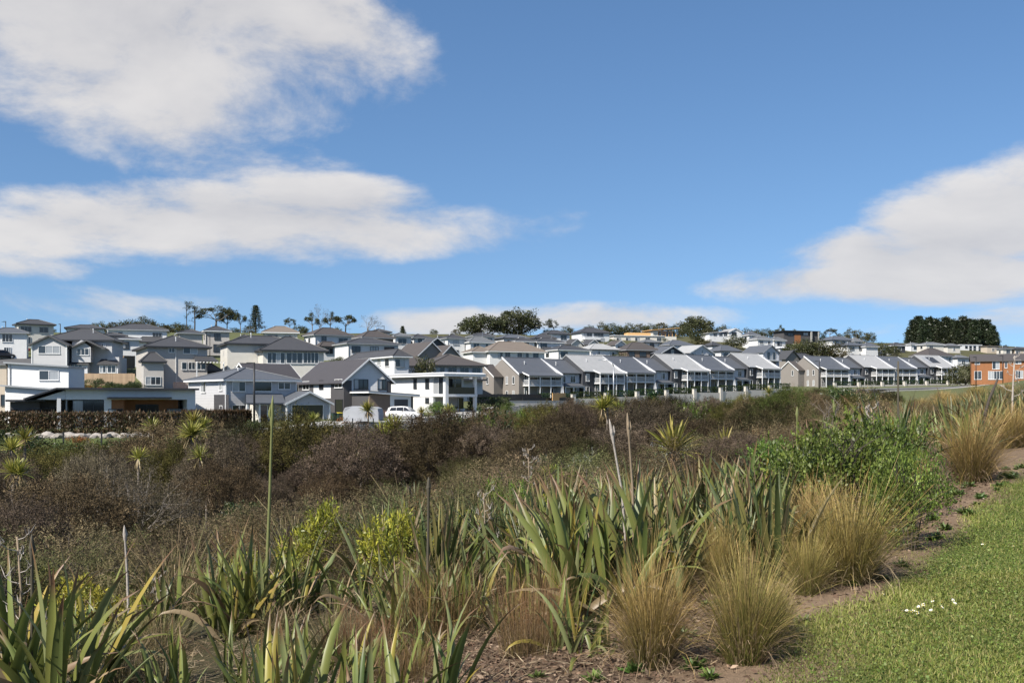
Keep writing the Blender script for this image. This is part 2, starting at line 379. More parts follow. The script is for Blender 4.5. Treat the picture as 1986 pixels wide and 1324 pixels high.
class House:
    """everything in house coordinates: x along the front, y into the plot (front face at low y), z up from the floor"""
    def __init__(s, name, loc, rz, label, cat='house', group=None):
        s.o = empty(name, loc, rz, label, cat, group); s.w = {}; s.parts = {}
    def part(s, name, m):
        k = (name, m.name)
        if k not in s.parts: s.parts[k] = (MB(), m)
        return s.parts[k][0]
    def wall(s, x0, x1, y0, y1, z0, z1, m): s.part('wall', m).box(x0, x1, y0, y1, z0, z1); return s
    def gwall(s, x0, x1, y0, y1, z0, z1, rise, axis, m):
        s.wall(x0, x1, y0, y1, z0, z1, m); b = s.part('gable_wall', m)
        if axis == 'y':   # ridge runs along y, triangles on the front and the back
            c = (x0+x1)/2; b.prism([(x0+.01, y0+.002, z1), (x1-.01, y0+.002, z1), (c, y0+.002, z1+rise)], [(x0+.01, y1-.002, z1), (x1-.01, y1-.002, z1), (c, y1-.002, z1+rise)])
        else:
            c = (y0+y1)/2; b.prism([(x0+.002, y0+.01, z1), (x0+.002, y1-.01, z1), (x0+.002, c, z1+rise)], [(x1-.002, y0+.01, z1), (x1-.002, y1-.01, z1), (x1-.002, c, z1+rise)])
        return s
    def hip(s, x0, x1, y0, y1, z, rise, m, over=.55, fas=None):
        x0 -= over; x1 += over; y0 -= over; y1 += over
        w, d = x1-x0, y1-y0; r = min(w, d)/2
        if w >= d: a, b = (x0+r, (y0+y1)/2, z+rise), (x1-r+1e-3, (y0+y1)/2, z+rise)
        else: a, b = ((x0+x1)/2, y0+r, z+rise), ((x0+x1)/2, y1-r+1e-3, z+rise)
        e = [(x0, y0, z), (x1, y0, z), (x1, y1, z), (x0, y1, z)]
        q = MB()
        if w >= d: q.poly([e[0], e[1], b, a]).poly([e[1], e[2], b]).poly([e[2], e[3], a, b]).poly([e[3], e[0], a])
        else: q.poly([e[0], e[1], a]).poly([e[1], e[2], b, a]).poly([e[2], e[3], b]).poly([e[3], e[0], a, b])
        caps = MB()
        for p, t in ((e[0], a), (e[3], a if w >= d else b), (e[1], b if w >= d else a), (e[2], b), (a, b)):
            if (Vector(p)-Vector(t)).length > .2: caps.tube([Vector(p)+Vector((0, 0, .03)), Vector(t)+Vector((0, 0, .03))], .09, 5)
        ro = q.build('roof', m, s.o); caps.build('ridge_cap', m, ro)
        f = MB(); f.box(x0+.02, x1-.02, y0+.02, y1-.02, z-.22, z-.004); f.build('fascia', fas or darktrim, ro)
        return ro
    def gable(s, x0, x1, y0, y1, z, rise, axis, m, over=.45, gover=.35, barge=None, t=.14):
        barge = barge or trim; q = MB(); bb = MB()
        if axis == 'y':
            c = (x0+x1)/2; k = rise/((x1-x0)/2); zl = z-over*k+.02; g0, g1 = y0-gover, y1+gover
            A = [(x0-over, g0, zl), (c, g0, z+rise+.02), (c, g1, z+rise+.02), (x0-over, g1, zl)]; B = [(c, g0, z+rise+.02), (x1+over, g0, zl), (x1+over, g1, zl), (c, g1, z+rise+.02)]
            for yy in (g0, g1):
                sgn = -1 if yy == g0 else 1; ya, yb = sorted((yy+sgn*.003, yy+sgn*.05))
                for P in ((x0-over, zl, c, z+rise+.02), (x1+over, zl, c, z+rise+.02)):
                    bb.hexa([(P[0], ya, P[1]-.24), (P[2], ya, P[3]-.24), (P[2], yb, P[3]-.24), (P[0], yb, P[1]-.24)], [(P[0], ya, P[1]+.02), (P[2], ya, P[3]+.02), (P[2], yb, P[3]+.02), (P[0], yb, P[1]+.02)])
        else:
            c = (y0+y1)/2; k = rise/((y1-y0)/2); zl = z-over*k+.02; g0, g1 = x0-gover, x1+gover
            A = [(g0, y0-over, zl), (g1, y0-over, zl), (g1, c, z+rise+.02), (g0, c, z+rise+.02)]; B = [(g0, c, z+rise+.02), (g1, c, z+rise+.02), (g1, y1+over, zl), (g0, y1+over, zl)]
            for xx in (g0, g1):
                sgn = -1 if xx == g0 else 1; xa, xb = sorted((xx+sgn*.003, xx+sgn*.05))
                for P in ((y0-over, zl, c, z+rise+.02), (y1+over, zl, c, z+rise+.02)):
                    bb.hexa([(xa, P[0], P[1]-.24), (xb, P[0], P[1]-.24), (xb, P[2], P[3]-.24), (xa, P[2], P[3]-.24)], [(xa, P[0], P[1]+.02), (xb, P[0], P[1]+.02), (xb, P[2], P[3]+.02), (xa, P[2], P[3]+.02)])
        q.slab(A, t); q.slab(B, t)
        ro = q.build('roof', m, s.o); bb.build('barge_board', barge, ro); return ro
    def plate(s, pts, t, m, name='roof'):
        return MB().slab(pts, t).build(name, m, s.o)
    def win(s, face, plane, u, z, w, h, n=2, fm=None, dark=False, name='window'):
        fm = fm or trim; a, p, p2 = winmesh(w, h, n, fm)
        loc = (u, plane, z) if face in 'FB' else (plane, u, z)
        o = ob(name, a, s.o, loc, (0, 0, ROTF[face]))
        for i in range(n): ob('pane', p2 if dark else p, o, (-w/2+w*(i+.5)/n, 0, 0))
        return o
    def box(s, name, m, x0, x1, y0, y1, z0, z1): return MB().box(x0, x1, y0, y1, z0, z1).build(name, m, s.o)
    def done(s):
        for (nm, _), (b, m) in s.parts.items(): b.build(nm, m, s.o)
        return s.o
def vent_pipe(h, x, y, z):
    MB().tube([(x, y, z), (x, y, z+.7)], .06, 6).tube([(x, y, z+.62), (x, y, z+.8)], .12, 6).build('vent_pipe', trim, h.o)
# ------------------------------------------------------------------ the background houses on the hillside
hr = random.Random(7)
BG = [  # left px, right px, roof top, eave, storeys, turn, roof, wall, label, gable?
 (18, 104, 619, 629, 2, 34, R_dark, cream_board, 'cream house with dark hip roof alone at the left skyline', 0),
 (-30, 56, 635, 645, 2, 22, R_slate, white_board, 'white house with grey hip roof above the car park', 0),
 (118, 205, 629, 637, 1, 20, R_dark, white_board, 'low dark roof on the skyline left of the long white house', 0),
 (196, 328, 627, 640, 2, 18, R_dark, white_plaster, 'long white house under the left skyline trees with wide dark hip roof', 0),
 (186, 242, 644, 651, 2, 25, R_dark, white_board, 'white weatherboard house peeping out beside the double-gabled grey house', 0),
 (205, 272, 652, 657, 2, 25, R_dark, white_board, 'white house with brown fence behind the beige deck house', 0),
 (334, 395, 638, 646, 2, 25, R_dark, beige_board, 'small dark-roofed house left of the tall beige one', 0),
 (385, 448, 632, 642, 2, 24, R_dark, beige_board, 'tall beige house standing below the big skyline tree', 0),
 (446, 498, 648, 660, 1, 25, R_dark, cream_board, 'dark low roof between the beige and cream houses', 0),
 (500, 582, 632, 645, 2, 14, R_tan, cream_board, 'cream house with pale brown hip roof and window band', 0),
 (582, 684, 635, 650, 2, 34, R_brown, white_board, 'white house with brown hip roof below the bare tree', 0),
 (648, 692, 646, 655, 1, 30, R_brown, white_board, 'small brown-roofed house under the dark pines', 0),
 (678, 766, 641, 655, 2, 34, R_brown, brown_wall, 'brown house with broad brown roof under the twiggy tree', 0),
 (715, 752, 637, 644, 2, 25, R_dark, pale_board, 'small dark hip roof peeking above the brown house', 0),
 (640, 776, 655, 667, 2, 30, R_dark, white_board, 'wide white house with dark hip roof and blue window', 0),
 (752, 796, 645, 652, 2, 30, R_grey, white_board, 'white house with grey roof beside the small conifer', 0),
 (788, 832, 647, 655, 2, 30, R_dark, white_board, 'white house with dark pyramid roof near the small round tree', 0),
 (852, 904, 648, 656, 2, 28, R_dark, white_board, 'white house below the olive tree on the skyline', 0),
 (760, 806, 657, 668, 1, 38, R_dark, char_board, 'small black gabled house', 1),
 (808, 866, 655, 668, 2, 38, R_dark, char_board, 'tall black house with white-framed window in its gable', 1),
 (890, 962, 652, 664, 2, 30, R_grey, white_board, 'white house with mid grey hip roof left of the tan-roofed one', 0),
 (872, 936, 664, 671, 1, 38, R_dark, white_board, 'white gabled house with pale barge boards', 1),
 (1026, 1080, 647, 656, 2, 20, R_dark, white_board, 'white house with dark roof half behind its taller neighbour', 0),
 (1045, 1108, 640, 648, 2, 24, R_dark, white_plaster, 'white house with dark windows below the leaning skyline tree', 0),
 (1022, 1098, 655, 664, 2, 25, R_dark, white_board, 'white house with black hip roof above the town houses', 0),
 (1052, 1148, 669, 679, 2, 30, R_dark, white_board, 'long white house with charcoal hip roof just above the terrace', 0),
 (1094, 1130, 657, 666, 1, 32, R_dark, cream_board, 'small dark roof with a cream gable', 1),
 (1126, 1164, 658, 667, 1, 32, R_dark, cream_board, 'second cream gable beside the tall white block', 1),
 (1118, 1204, 666, 678, 2, 28, R_light, white_board, 'white house with pale grey hip roof behind the terrace', 0),
 (1152, 1192, 682, 688, 1, 36, R_brown, orange_clad, 'orange timber gable poking above the pale terrace roof', 1),
 (1176, 1216, 660, 668, 1, 36, R_brown, white_board, 'brown gabled roof below the building site', 1),
 (1192, 1280, 663, 679, 2, 22, R_brown, brown_wall, 'brown house with wide brown hip roof and pale posts', 0),
 (1232, 1284, 658, 664, 2, 30, R_grey, white_board, 'white house with thin grey roof below the scaffolded house', 0),
 (1276, 1348, 659, 669, 2, 26, R_slate, grey_board, 'grey house with slate roof under the yellow scrub', 0),
 (1252, 1330, 671, 684, 2, 36, R_slate, char_board, 'dark house with white window in its slate gable', 1),
 (1366, 1402, 662, 670, 1, 30, R_dark, pale_board, 'low dark-roofed house below the yellow scrub', 0),
 (1300, 1390, 669, 684, 2, 38, R_light, pale_board, 'pale gabled house behind the second terrace trio', 1),
 (1372, 1442, 669, 681, 2, 30, R_slate, white_board, 'white house with slate hip roof left of the tall gable house', 0),
 (1440, 1474, 642, 650, 2, 25, R_slate, white_board, 'white house with slate roof right of the long white villa', 0),
 (1452, 1502, 651, 658, 2, 25, R_grey, white_board, 'white house with grey roof on the bushy slope', 0),
 (1488, 1526, 653, 660, 1, 25, R_grey, white_plaster, 'small white house left of the dark timber-panelled house', 0),
 (1500, 1532, 672, 675, 1, 25, R_white, white_plaster, 'white flat-roofed box beside the tall gable house', 0),
 (1540, 1580, 674, 678, 1, 25, R_grey, white_plaster, 'white low box at the foot of the dark bush', 0),
 (1588, 1664, 651, 660, 2, 24, R_slate, white_board, 'white house with long slate hip roof above the dark bush', 0),
 (1624, 1682, 664, 670, 2, 24, R_slate, white_board, 'white house with slate roof right of the dark bush', 0),
 (1644, 1674, 654, 662, 2, 24, R_grey, cream_plaster, 'cream house below the olive skyline trees', 0),
 (1664, 1706, 664, 672, 2, 24, R_slate, white_board, 'white house with slate roof right of the olive trees', 0),
 (1662, 1722, 675, 681, 1, 30, R_dark, pale_board, 'pale house with black roof behind the far terrace', 0),
 (1722, 1758, 664, 670, 1, 20, R_dark, char_board, 'dark roofed house left of the pine grove', 0),
 (1756, 1786, 664, 668, 1, 20, R_grey, white_plaster, 'first pale house under the pine grove', 0),
 (1782, 1832, 663, 668, 2, 15, R_grey, cream_plaster, 'cream house with grey roof in the middle under the pines', 0),
 (1826, 1864, 666, 671, 1, 15, R_grey, cream_plaster, 'low cream house left of the white box house', 0),
 (1770, 1852, 675, 690, 2, 26, R_brown, white_board, 'white house with large brown hip roof behind the far terrace', 0),
 (1838, 1884, 688, 694, 1, 26, R_grey, white_board, 'white house with grey roof left of the orange building', 0),
 (902, 962, 645, 652, 1, 26, R_dark, white_board, 'dark roofed white house in front of the lower big round tree', 0),
 (956, 1032, 648, 656, 1, 26, R_slate, white_board, 'slate roofed white house below the biggest round tree', 0),
 (830, 880, 652, 659, 1, 26, R_dark, pale_board, 'low dark roof right of the small round tree', 0),
 (985, 1040, 655, 662, 2, 26, R_dark, white_board, 'white house with dark roof right above the tan-roofed one', 0),
 (1938, 1962, 672, 676, 1, 12, R_dark, cream_plaster, 'low dark roof right of the tan house on the skyline', 0),
 (1958, 1996, 673, 677, 1, 12, R_dark, tan_plaster, 'dark roof at the right edge of the skyline', 0),
 (1702, 1728, 668, 674, 1, 22, R_slate, white_board, 'small white house between olive trees and dark roofed house', 0),
 (1905, 1938, 671, 672, 1, 12, R_tan, tan_plaster, 'tan flat-topped house right of the white box house', 0),
]
def gen_house(rec):
    l, r_, top, ev, st, turn, rm, wm, lab, gb = rec
    hw = 5.4 if st == 2 else 3.0
    pm = (l+r_)/2; d = eave_depth(pm, ev, hw); a = R(turn)
    Wm = (r_-l)/F*d-1.1; dep = .72; w = max(4.5, Wm/(math.cos(a)+dep*math.sin(a))); D = max(4.5, w*dep)
    ze = wz(ev, d); rise = max(.4, (ev-top)/F*d)
    xc, yc = wx(pm, d), d+D*.25
    n = {0: 'hillside_house', 1: 'gabled_house'}[gb]
    h = House(n, (xc, yc, ze-hw), a, lab, group='houses on the hillside')
    gz = -3.5
    x0, x1, y0, y1 = -w/2, w/2, -D/2, D/2
    fm = hr.choice((trim, greytrim, darktrim))
    if gb:
        h.gwall(x0, x1, y0, y1, gz, hw, rise, 'y', wm); h.gable(x0, x1, y0, y1, hw, rise, 'y', rm)
    elif top > ev-2.5:
        h.wall(x0, x1, y0, y1, gz, hw, wm); h.plate([(x0-.4, y0-.4, hw+.3), (x1+.4, y0-.4, hw+.3), (x1+.4, y1+.4, hw+.3), (x0-.4, y1+.4, hw+.3)], .28, rm)
    else:
        h.wall(x0, x1, y0, y1, gz, hw, wm); h.hip(x0, x1, y0, y1, hw, rise, rm, fas=hr.choice((darktrim, trim, greytrim)))
        if w > 9 and st == 2 and hr.random() < .6:          # a lower wing with its own hip roof in front
            ww = w*.45; xs = x0+.4 if hr.random() < .5 else x1-ww-.4
            h.wall(xs, xs+ww, y0-2.4, y0-.01, gz, 2.6, wm); h.hip(xs, xs+ww, y0-2.4, y0-.6, 2.6, 1.1, rm)
            h.win('F', y0-2.4, xs+ww/2, .9, 1.8, 1.3, 2, fm)
        MB().tube([(x0+.12, y0-.06, gz), (x0+.12, y0-.06, hw-.2)], .05, 5).build('downpipe', fm, h.o)
        if hr.random() < .35:
            q = MB().tube([(w*.2, 0, hw+rise*.6), (w*.2, 0, hw+rise+1.3)], .035, 4); q.tube([(w*.2-.6, 0, hw+rise+1.2), (w*.2+.6, 0, hw+rise+1.2)], .03, 4)
            for t_ in (-.5, -.2, .1, .4): q.tube([(w*.2+t_, -.3, hw+rise+1.2), (w*.2+t_, .3, hw+rise+1.2)], .02, 4)
            q.build('aerial', steel, h.o)
        if hr.random() < .5: vent_pipe(h, x0+w*.3, 0, hw+rise*.5)
    for zf in ((3.3, .6) if st == 2 else (.7,)):
        k = max(1, int(w/3.4)); sp = w/k
        for i in range(k):
            if hr.random() < .85: h.win('F', y0, x0+sp*(i+.5)+hr.uniform(-.3, .3), zf+.2, min(sp*.62, hr.choice((1.2, 1.8, 2.2))), hr.choice((1.2, 1.2, 1.5)), hr.choice((2, 2, 3)), fm)
        k = max(1, int(D/3.8)); sp = D/k
        for i in range(k):
            if hr.random() < .6: h.win('L', x0, y0+sp*(i+.5), zf+.3, hr.choice((.6, 1.0, 1.4)), 1.1, 1, fm)
    if gb: h.win('F', y0, 0, hw-.3 if rise > 2 else hw-1.6, .9, 1.1, 2, trim)
    h.done()
for rec in BG: gen_house(rec)
# ------------------------------------------------------------------ houses measured off the photograph (corner, turn, then real sizes)
class HP(House):
    def __init__(s, name, px, d, turn, label, z=None, cat='house', group=None):
        s.a = R(turn); s.X = wx(px, d); s.d = d; s.z = float(H(s.X, d)) if z is None else z
        super().__init__(name, (s.X, d, s.z), s.a, label, cat, group); s.ca, s.sa = math.cos(s.a), math.sin(s.a)
    def dep(s, x, y): return s.d+x*s.sa+y*s.ca
    def lx(s, px, y=0.0):
        u = (px-CX)/F; return (u*(s.d+y*s.ca)-s.X+y*s.sa)/(s.ca-u*s.sa)
    def ly(s, px, x=0.0):
        u = (px-CX)/F; return (s.X+x*s.ca-u*(s.d+x*s.sa))/(s.sa+u*s.ca)
    def hz(s, py, x, y): return wz(py, s.dep(x, y))-s.z
    def wp(s, face, plane, l, r_, t, b, n=2, fm=None, dark=False, name='window'):
        if face == 'F': a, c = s.lx(l, plane), s.lx(r_, plane); m = ((a+c)/2, plane)
        else: a, c = s.ly(r_, plane), s.ly(l, plane); m = (plane, (a+c)/2)
        z0, z1 = s.hz(b, *m), s.hz(t, *m)
        return s.win(face, plane, (a+c)/2, z0, abs(c-a), z1-z0, n, fm, dark, name)
def post(h, x, y, z0, z1, w, m, name='post'): return MB().box(x-w/2, x+w/2, y-w/2, y+w/2, z0, z1).build(name, m, h.o)
def rail(h, x0, x1, y, z0, z1, m, bars=True, axis='x', name='balustrade'):
    b = MB()
    def bx(a0, a1, c0, c1, e0, e1): b.box(a0, a1, c0, c1, e0, e1) if axis == 'x' else b.box(c0, c1, a0, a1, e0, e1)
    bx(x0, x1, y-.03, y+.03, z1-.06, z1); bx(x0, x1, y-.025, y+.025, z0, z0+.05)
    n = max(2, int((x1-x0)/.14))
    if bars:
        for i in range(n+1): x = x0+.02+(x1-x0-.04)*i/n; bx(x-.018, x+.018, y-.016, y+.016, z0+.05, z1-.06)
    return b.build(name, m, h.o)
# --- grey weatherboard house with the gabled garage
h = HP('weatherboard_house', 438, 124, 40, 'grey weatherboard house with slate hip roof and dark garage door in a front gable')
Wf, Ls = h.lx(574), h.ly(367); ev = h.hz(737, 0, 0)
h.wall(0, Wf, 0, Ls, -1, ev, grey_board); h.hip(0, Wf, 0, Ls, ev+.12, h.hz(715, 4, 5)-ev, R_slate, .6, trim)
for x in (0, Wf): post(h, x, 0, -1, ev-.1, .16, trim, 'corner_board')
post(h, 0, Ls, -1, ev-.1, .16, trim, 'corner_board')
h.wp('F', 0, 451, 475, 741, 758, 2); h.wp('F', 0, 491, 526, 741, 758, 1, dark=True); h.wp('F', 0, 540, 562, 742, 754, 2)
h.wp('F', 0, 451, 476, 786, 803, 2); h.wp('L', 0, 391, 399, 742, 760, 2); h.wp('L', 0, 426, 431, 742, 756, 1); h.wp('L', 0, 427, 432, 787, 798, 1)
yg = -3.6; gx0, gx1 = h.lx(556, yg), h.lx(639, yg); ge = h.hz(780, gx0, yg); gr = h.hz(759, (gx0+gx1)/2, yg)-ge
h.gwall(gx0, gx1, yg, -.01, -1, ge, gr, 'y', grey_board); h.gable(gx0, gx1, yg, 3.0, ge+.02, gr, 'y', R_slate, .45, .4)
h.wp('F', yg, 566, 626, 785, 818, 1, trim, name='garage_door')
gd = h.o.children[-1]
for c in list(gd.children): c.data = MB().box(-(h.lx(626, yg)-h.lx(566, yg))/2, (h.lx(626, yg)-h.lx(566, yg))/2, -.035, 0, 0, h.hz(785, 6, yg)-h.hz(818, 6, yg)).mesh('door_panel', garage); c.name = 'door_panel'
px0 = h.lx(474, -3.0); h.plate([(px0, yg+.1, ge-.05), (gx0-.05, yg+.1, ge-.05), (gx0+1.2, -.02, ge+1.1), (px0+1.6, -.02, ge+1.1)], .16, R_slate, 'porch_roof')
h.wall(gx0-3.3, gx0-.01, -2.4, -.02, -1, ge-.3, cream_board); h.wp('F', -2.4, 519, 536, 786, 795, 2)
for x in (px0+.3, gx0-3.5): post(h, x, yg+.4, -1, ge-.2, .2, trim)
h.win('F', -2.4, gx0-2.6, 0, .95, 2.05, 1, trim, True, 'door')
for x in (gx0, gx1): post(h, x, yg-.03, -1, ge-.1, .18, trim, 'corner_board')
vent_pipe(h, 3, 3, ev+.9); h.done()
# --- charcoal and white gable house
h = HP('gable_house', 667, 134, 34, 'charcoal and white two-storey house with steep plum gable roof and single garage')
Wf, Ls = h.lx(758), h.ly(579); ev = h.hz(736, 0, 0); ap = h.hz(695, Wf/2, 0)
h.gwall(0, Wf, 0, Ls, -1, ev, ap-ev, 'y', white_board); h.gable(0, Wf, 0, Ls, ev, ap-ev, 'y', R_plum, .5, .5)
x = h.lx(682); h.box('side_panel', char_plaster, -.03, x, -.03, 4.0, -1, ev-.1); x = h.lx(750); h.box('side_panel', char_plaster, x, Wf+.03, -.03, 4, -1, ev-.1)
for l, r_ in ((642, 667.5), (579, 608)):
    h.box('side_panel', char_plaster, -.04, .3, h.ly(r_) if r_ < 667 else 3.9, h.ly(l), -1, ev-.12)
h.box('side_panel', char_plaster, -.035, .3, h.ly(642), h.ly(608), -1, ev-2.5)
h.wp('F', 0, 687, 713, 736, 754, 3, darktrim); h.wp('F', -.0, 733, 748, 736, 754, 2, darktrim); h.wp('F', 0, 687, 712, 774, 788, 2, darktrim, True)
h.wp('L', -.04, 650, 664, 736, 751, 2); h.wp('L', -.0, 620, 627, 738, 753, 1, darktrim); h.wp('L', -.04, 588, 600, 740, 755, 2, trim, True); h.wp('L', -.04, 651, 665, 775, 800, 1, darktrim, True, 'door')
yg = -5.5; gx0, gx1 = h.lx(757, yg), h.lx(797, yg); gh = h.hz(765, gx0, yg)
h.wall(gx0-3.0, gx1+.5, yg+.3, -.01, -1, gh-.15, char_plaster); h.part('garage_front', white_plaster).box(gx0, gx1, yg, yg+.31, -1, gh-.05)
h.plate([(gx0-3.4, yg-.5, gh+.42), (gx1+1.1, yg-.5, gh-.05), (gx1+1.1, .5, gh-.05), (gx0-3.4, .5, gh+.42)], .22, trim)
h.plate([(gx0-3.45, yg-.55, gh+.50), (gx1+1.15, yg-.55, gh+.03), (gx1+1.15, .5, gh+.03), (gx0-3.45, .5, gh+.50)], .06, R_plum, 'roof_sheet')
o = h.wp('F', yg, 764, 791, 774, 800, 1, trim, name='garage_door')
w_ = h.lx(791, yg)-h.lx(764, yg)
for c in o.children: c.data = MB().box(-w_/2, w_/2, -.035, 0, 0, h.hz(774, 6, yg)-h.hz(800, 6, yg)).mesh('door_panel', garage); c.name = 'door_panel'
h.part('brick_pier', brown_wall).box(gx0-3.0, gx0-.02, yg+.05, yg+.3, -1, gh); h.done()
# --- white flat-roofed house with the corner balcony
h = HP('flat_roof_house', 864, 141, 40, 'white flat-roofed house with tall columns and glazed corner balcony')
Wf, Ls = h.lx(925), h.ly(760); rt = h.hz(724, 0, 0); fl = h.hz(764, 0, 0)
h.wall(0, Wf, 3.2, Ls, -1, fl-.2, white_plaster); h.wall(.0, Wf, 3.2, Ls, fl+.0, rt-.35, white_plaster)
h.part('balcony_floor', white_plaster).box(-.05, Wf+.05, -.05, Ls, fl-.36, fl)
h.part('roof', R_white).prism([(-.9, -.9, rt-.40), (Wf+.9, -.9, rt-.40), (Wf+.9, Ls+.7, rt-.40), (-.9, Ls+.7, rt-.40)], [(-.9, -.9, rt-.02), (Wf+.9, -.9, rt-.02), (Wf+.9, Ls+.7, rt-.02), (-.9, Ls+.7, rt-.02)])
h.part('roof_sheet', R_white).prism([(-1, -1, rt-.02), (Wf+1, -1, rt-.02), (Wf+1, Ls+.8, rt-.02), (-1, Ls+.8, rt-.02)], [(-.6, -.6, rt+.16), (Wf+.6, -.6, rt+.16), (Wf+.6, Ls+.4, rt+.16), (-.6, Ls+.4, rt+.16)])
for x, y, w in ((.22, .22, .55), (Wf-.2, .22, .42), (.18, 3.2, .36)): post(h, x, y, -1, rt-.38, w, white_plaster, 'column')
h.win('L', .1, 1.75, fl+.02, 2.3, rt-fl-.55, 2, trim); h.win('F', 3.2, Wf/2, fl+.05, Wf-.9, rt-fl-.7, 4, trim, True)
h.box('glass_balustrade', glass, .5, Wf-.4, .04, .07, fl+.02, fl+1.0)
h.wp('L', 0, 803, 808, 735, 752, 1, darktrim); h.wp('L', 0, 826, 832, 735, 752, 1, darktrim); h.wp('L', 0, 826, 832, 772, 780, 1, darktrim)
for a, b in ((.5, 2.5), (2.9, 4.6)):
    o = h.win('F', 3.2, (a+b)/2, 0, b-a, 2.3, 1, trim, name='garage_door')
    for c in o.children: c.data = MB().box(-(b-a)/2, (b-a)/2, -.035, 0, 0, 2.3).mesh('door_panel', garage_grey); c.name = 'door_panel'
h.win('F', 3.2, Wf-.6, 0, .9, 2.2, 1, darktrim, True, 'door')
h.done()
for k, xx in enumerate((1.9, 4.6)):
    loc = h.o.matrix_basis @ Vector((Wf-1.9+k*1.05, 2.4, .02))
    p = empty('planter', loc, 0, ('white round planter by the entry of the flat-roofed house', 'white planter at the outer column of the flat-roofed house')[k], 'planter', 'white planters')
    b = MB()
    b.tube([(0, 0, 0), (0, 0, .3), (0, 0, .62), (0, 0, .66)], [.24, .36, .42, .40], 12); b.build('pot', trim, p)
    b = MB()
    for i in range(26):
        t = i*2.4; q = .12+.3*((i*7) % 10)/10; b.poly([(0, 0, .6), (q*math.cos(t)*.6-.03, q*math.sin(t)*.6, .95), (q*math.cos(t), q*math.sin(t), 1.05-q*.4), (q*math.cos(t)*.6+.03, q*math.sin(t)*.6+.02, .93)])
    b.build('foliage', mat('planter_green', (.05, .08, .02), .6), p)
# --- modern bungalow on the left
h = HP('modern_bungalow', 127, 113, 27, 'single-storey white modern bungalow with dark roof edge and orange timber recess')
Wf = h.lx(379); rt = h.hz(755, 0, 0)
xg0, xg1, xo, xe = h.lx(141), h.lx(202), h.lx(216), h.lx(352)
h.wall(0, Wf, 5.5, 11, -1, rt, white_plaster)
h.part('wall_band', white_plaster).box(0, Wf, .0, 5.5, rt-1.15, rt-.02)
h.wall(xg1, xo, .01, 5.5, -1, rt-1.15, white_plaster); h.wall(h.lx(363), Wf, 0.01, 5.5, -1, rt-1.15, white_plaster)
h.part('roof', darktrim).box(-1.0, Wf+.3, -.9, 11.4, rt-.02, rt+.2)
h.win('F', .25, (xg0+xg1)/2, 0, xg1-xg0-.1, rt-1.28, 3, darktrim); h.win('L', .15, 1.3, .0, 2.2, rt-1.28, 2, greytrim); h.wall(.15, .4, 2.5, 5.5, -1, rt-1.15, white_plaster)
h.part('timber_lining', orange_clad).box(xo, h.lx(240), 0.05, .6, -1, rt-1.1); h.part('timber_lining', orange_clad).box(h.lx(240), xe, 2.6, 2.9, -1, rt-1.1); h.part('timber_lining', orange_clad).box(h.lx(240)-.02, h.lx(240)+.2, .6, 2.7, -1, rt-1.1)
h.win('F', .05, h.lx(224.5), 0, 1.5, 2.1, 2, darktrim, True); h.wp('F', 2.6, 264, 306, 785, 820, 2, darktrim); h.win('F', 2.55, h.lx(338, 2.6), 0, 1.6, 2.1, 1, darktrim, True, 'door')
h.part('canopy', blackm).box(h.lx(208), h.lx(330), -1.3, .8, rt-1.06, rt-.86)
h.part('column', white_plaster).box(-.9, -.5, -.5, -.1, -1, rt-1.0); h.plate([(-4.2, -.7, rt-1.0), (-.95, -.7, rt+.17), (-.95, 9, rt+.17), (-4.2, 9, rt-1.0)], .2, darktrim)
h.part('soffit_wall', white_plaster).prism([(-3.0, .1, rt-1.15), (-.02, .1, rt-1.15), (-.02, .1, rt-.1)], [(-3.0, 4.5, rt-1.15), (-.02, 4.5, rt-1.15), (-.02, 4.5, rt-.1)])
dx0 = h.lx(20, 2.0)
h.wall(dx0, -2.6, 2.0, 8.5, -1, rt-1.4, char_plaster); h.part('roof', darktrim).box(dx0-.5, -2.0, 1.2, 9, rt-1.38, rt-1.16)
h.wall(-2.6, -.02, 3.2, 8, -1, rt-1.2, char_plaster); h.win('F', 3.2, -1.3, 0, 2.1, 2.2, 2, darktrim, True)
for l, r_ in ((22, 36), (53, 77)):
    a, b = h.lx(l, 2.0), h.lx(r_, 2.0); f = h.win('F', 2.0, (a+b)/2, .35, b-a, 1.75, 1, darktrim, True, 'window')
    for k in range(9): MB().box(-(b-a)/2, (b-a)/2, -.16, -.11, .04+k*.19, .15+k*.19).build('slat', wood, f)
h.done()
# --- white mono-pitch house behind the bungalow
h = HP('mono_pitch_house', 15, 121, 6, 'white weatherboard house with a sloping flat roof and one wide window')
Wf = h.lx(133); a, b = h.hz(705, 0, 0), h.hz(712, Wf, 0)
h.part('wall', white_board).prism([(0, 0, -1), (Wf, 0, -1), (Wf, 6, -1), (0, 6, -1)], [(0, 0, a), (Wf, 0, b), (Wf, 6, b), (0, 6, a)])
h.plate([(-.35, -.45, a+.22), (Wf+.12, -.45, b+.18), (Wf+.12, 6.4, b+.18), (-.35, 6.4, a+.22)], .2, greytrim)
h.wp('F', 0, 77, 113, 719, 736, 2); h.wp('F', 0, 105, 118, 704, 707, 1) if 0 else None
c = h.hz(748, 0, -2.4); x1 = h.lx(122, -2.4)
h.part('wall', white_board).prism([(.6, -2.4, -1), (x1, -2.4, -1), (x1, -.02, -1), (.6, -.02, -1)], [(.6, -2.4, c-.1), (x1, -2.4, c-.6), (x1, -.02, c-.6), (.6, -.02, c-.1)])
h.plate([(.2, -2.9, c+.12), (x1+.3, -2.9, c-.40), (x1+.3, -.03, c-.40), (.2, -.03, c+.12)], .18, greytrim, 'lean_to_roof')
MB().tube([(.3, -.08, -1), (.3, -.08, a-.2)], .05, 6).build('downpipe', greytrim, h.o); h.done()
h = HP('tan_house', -40, 121, 6, 'tan plaster house cut by the left edge of the picture')
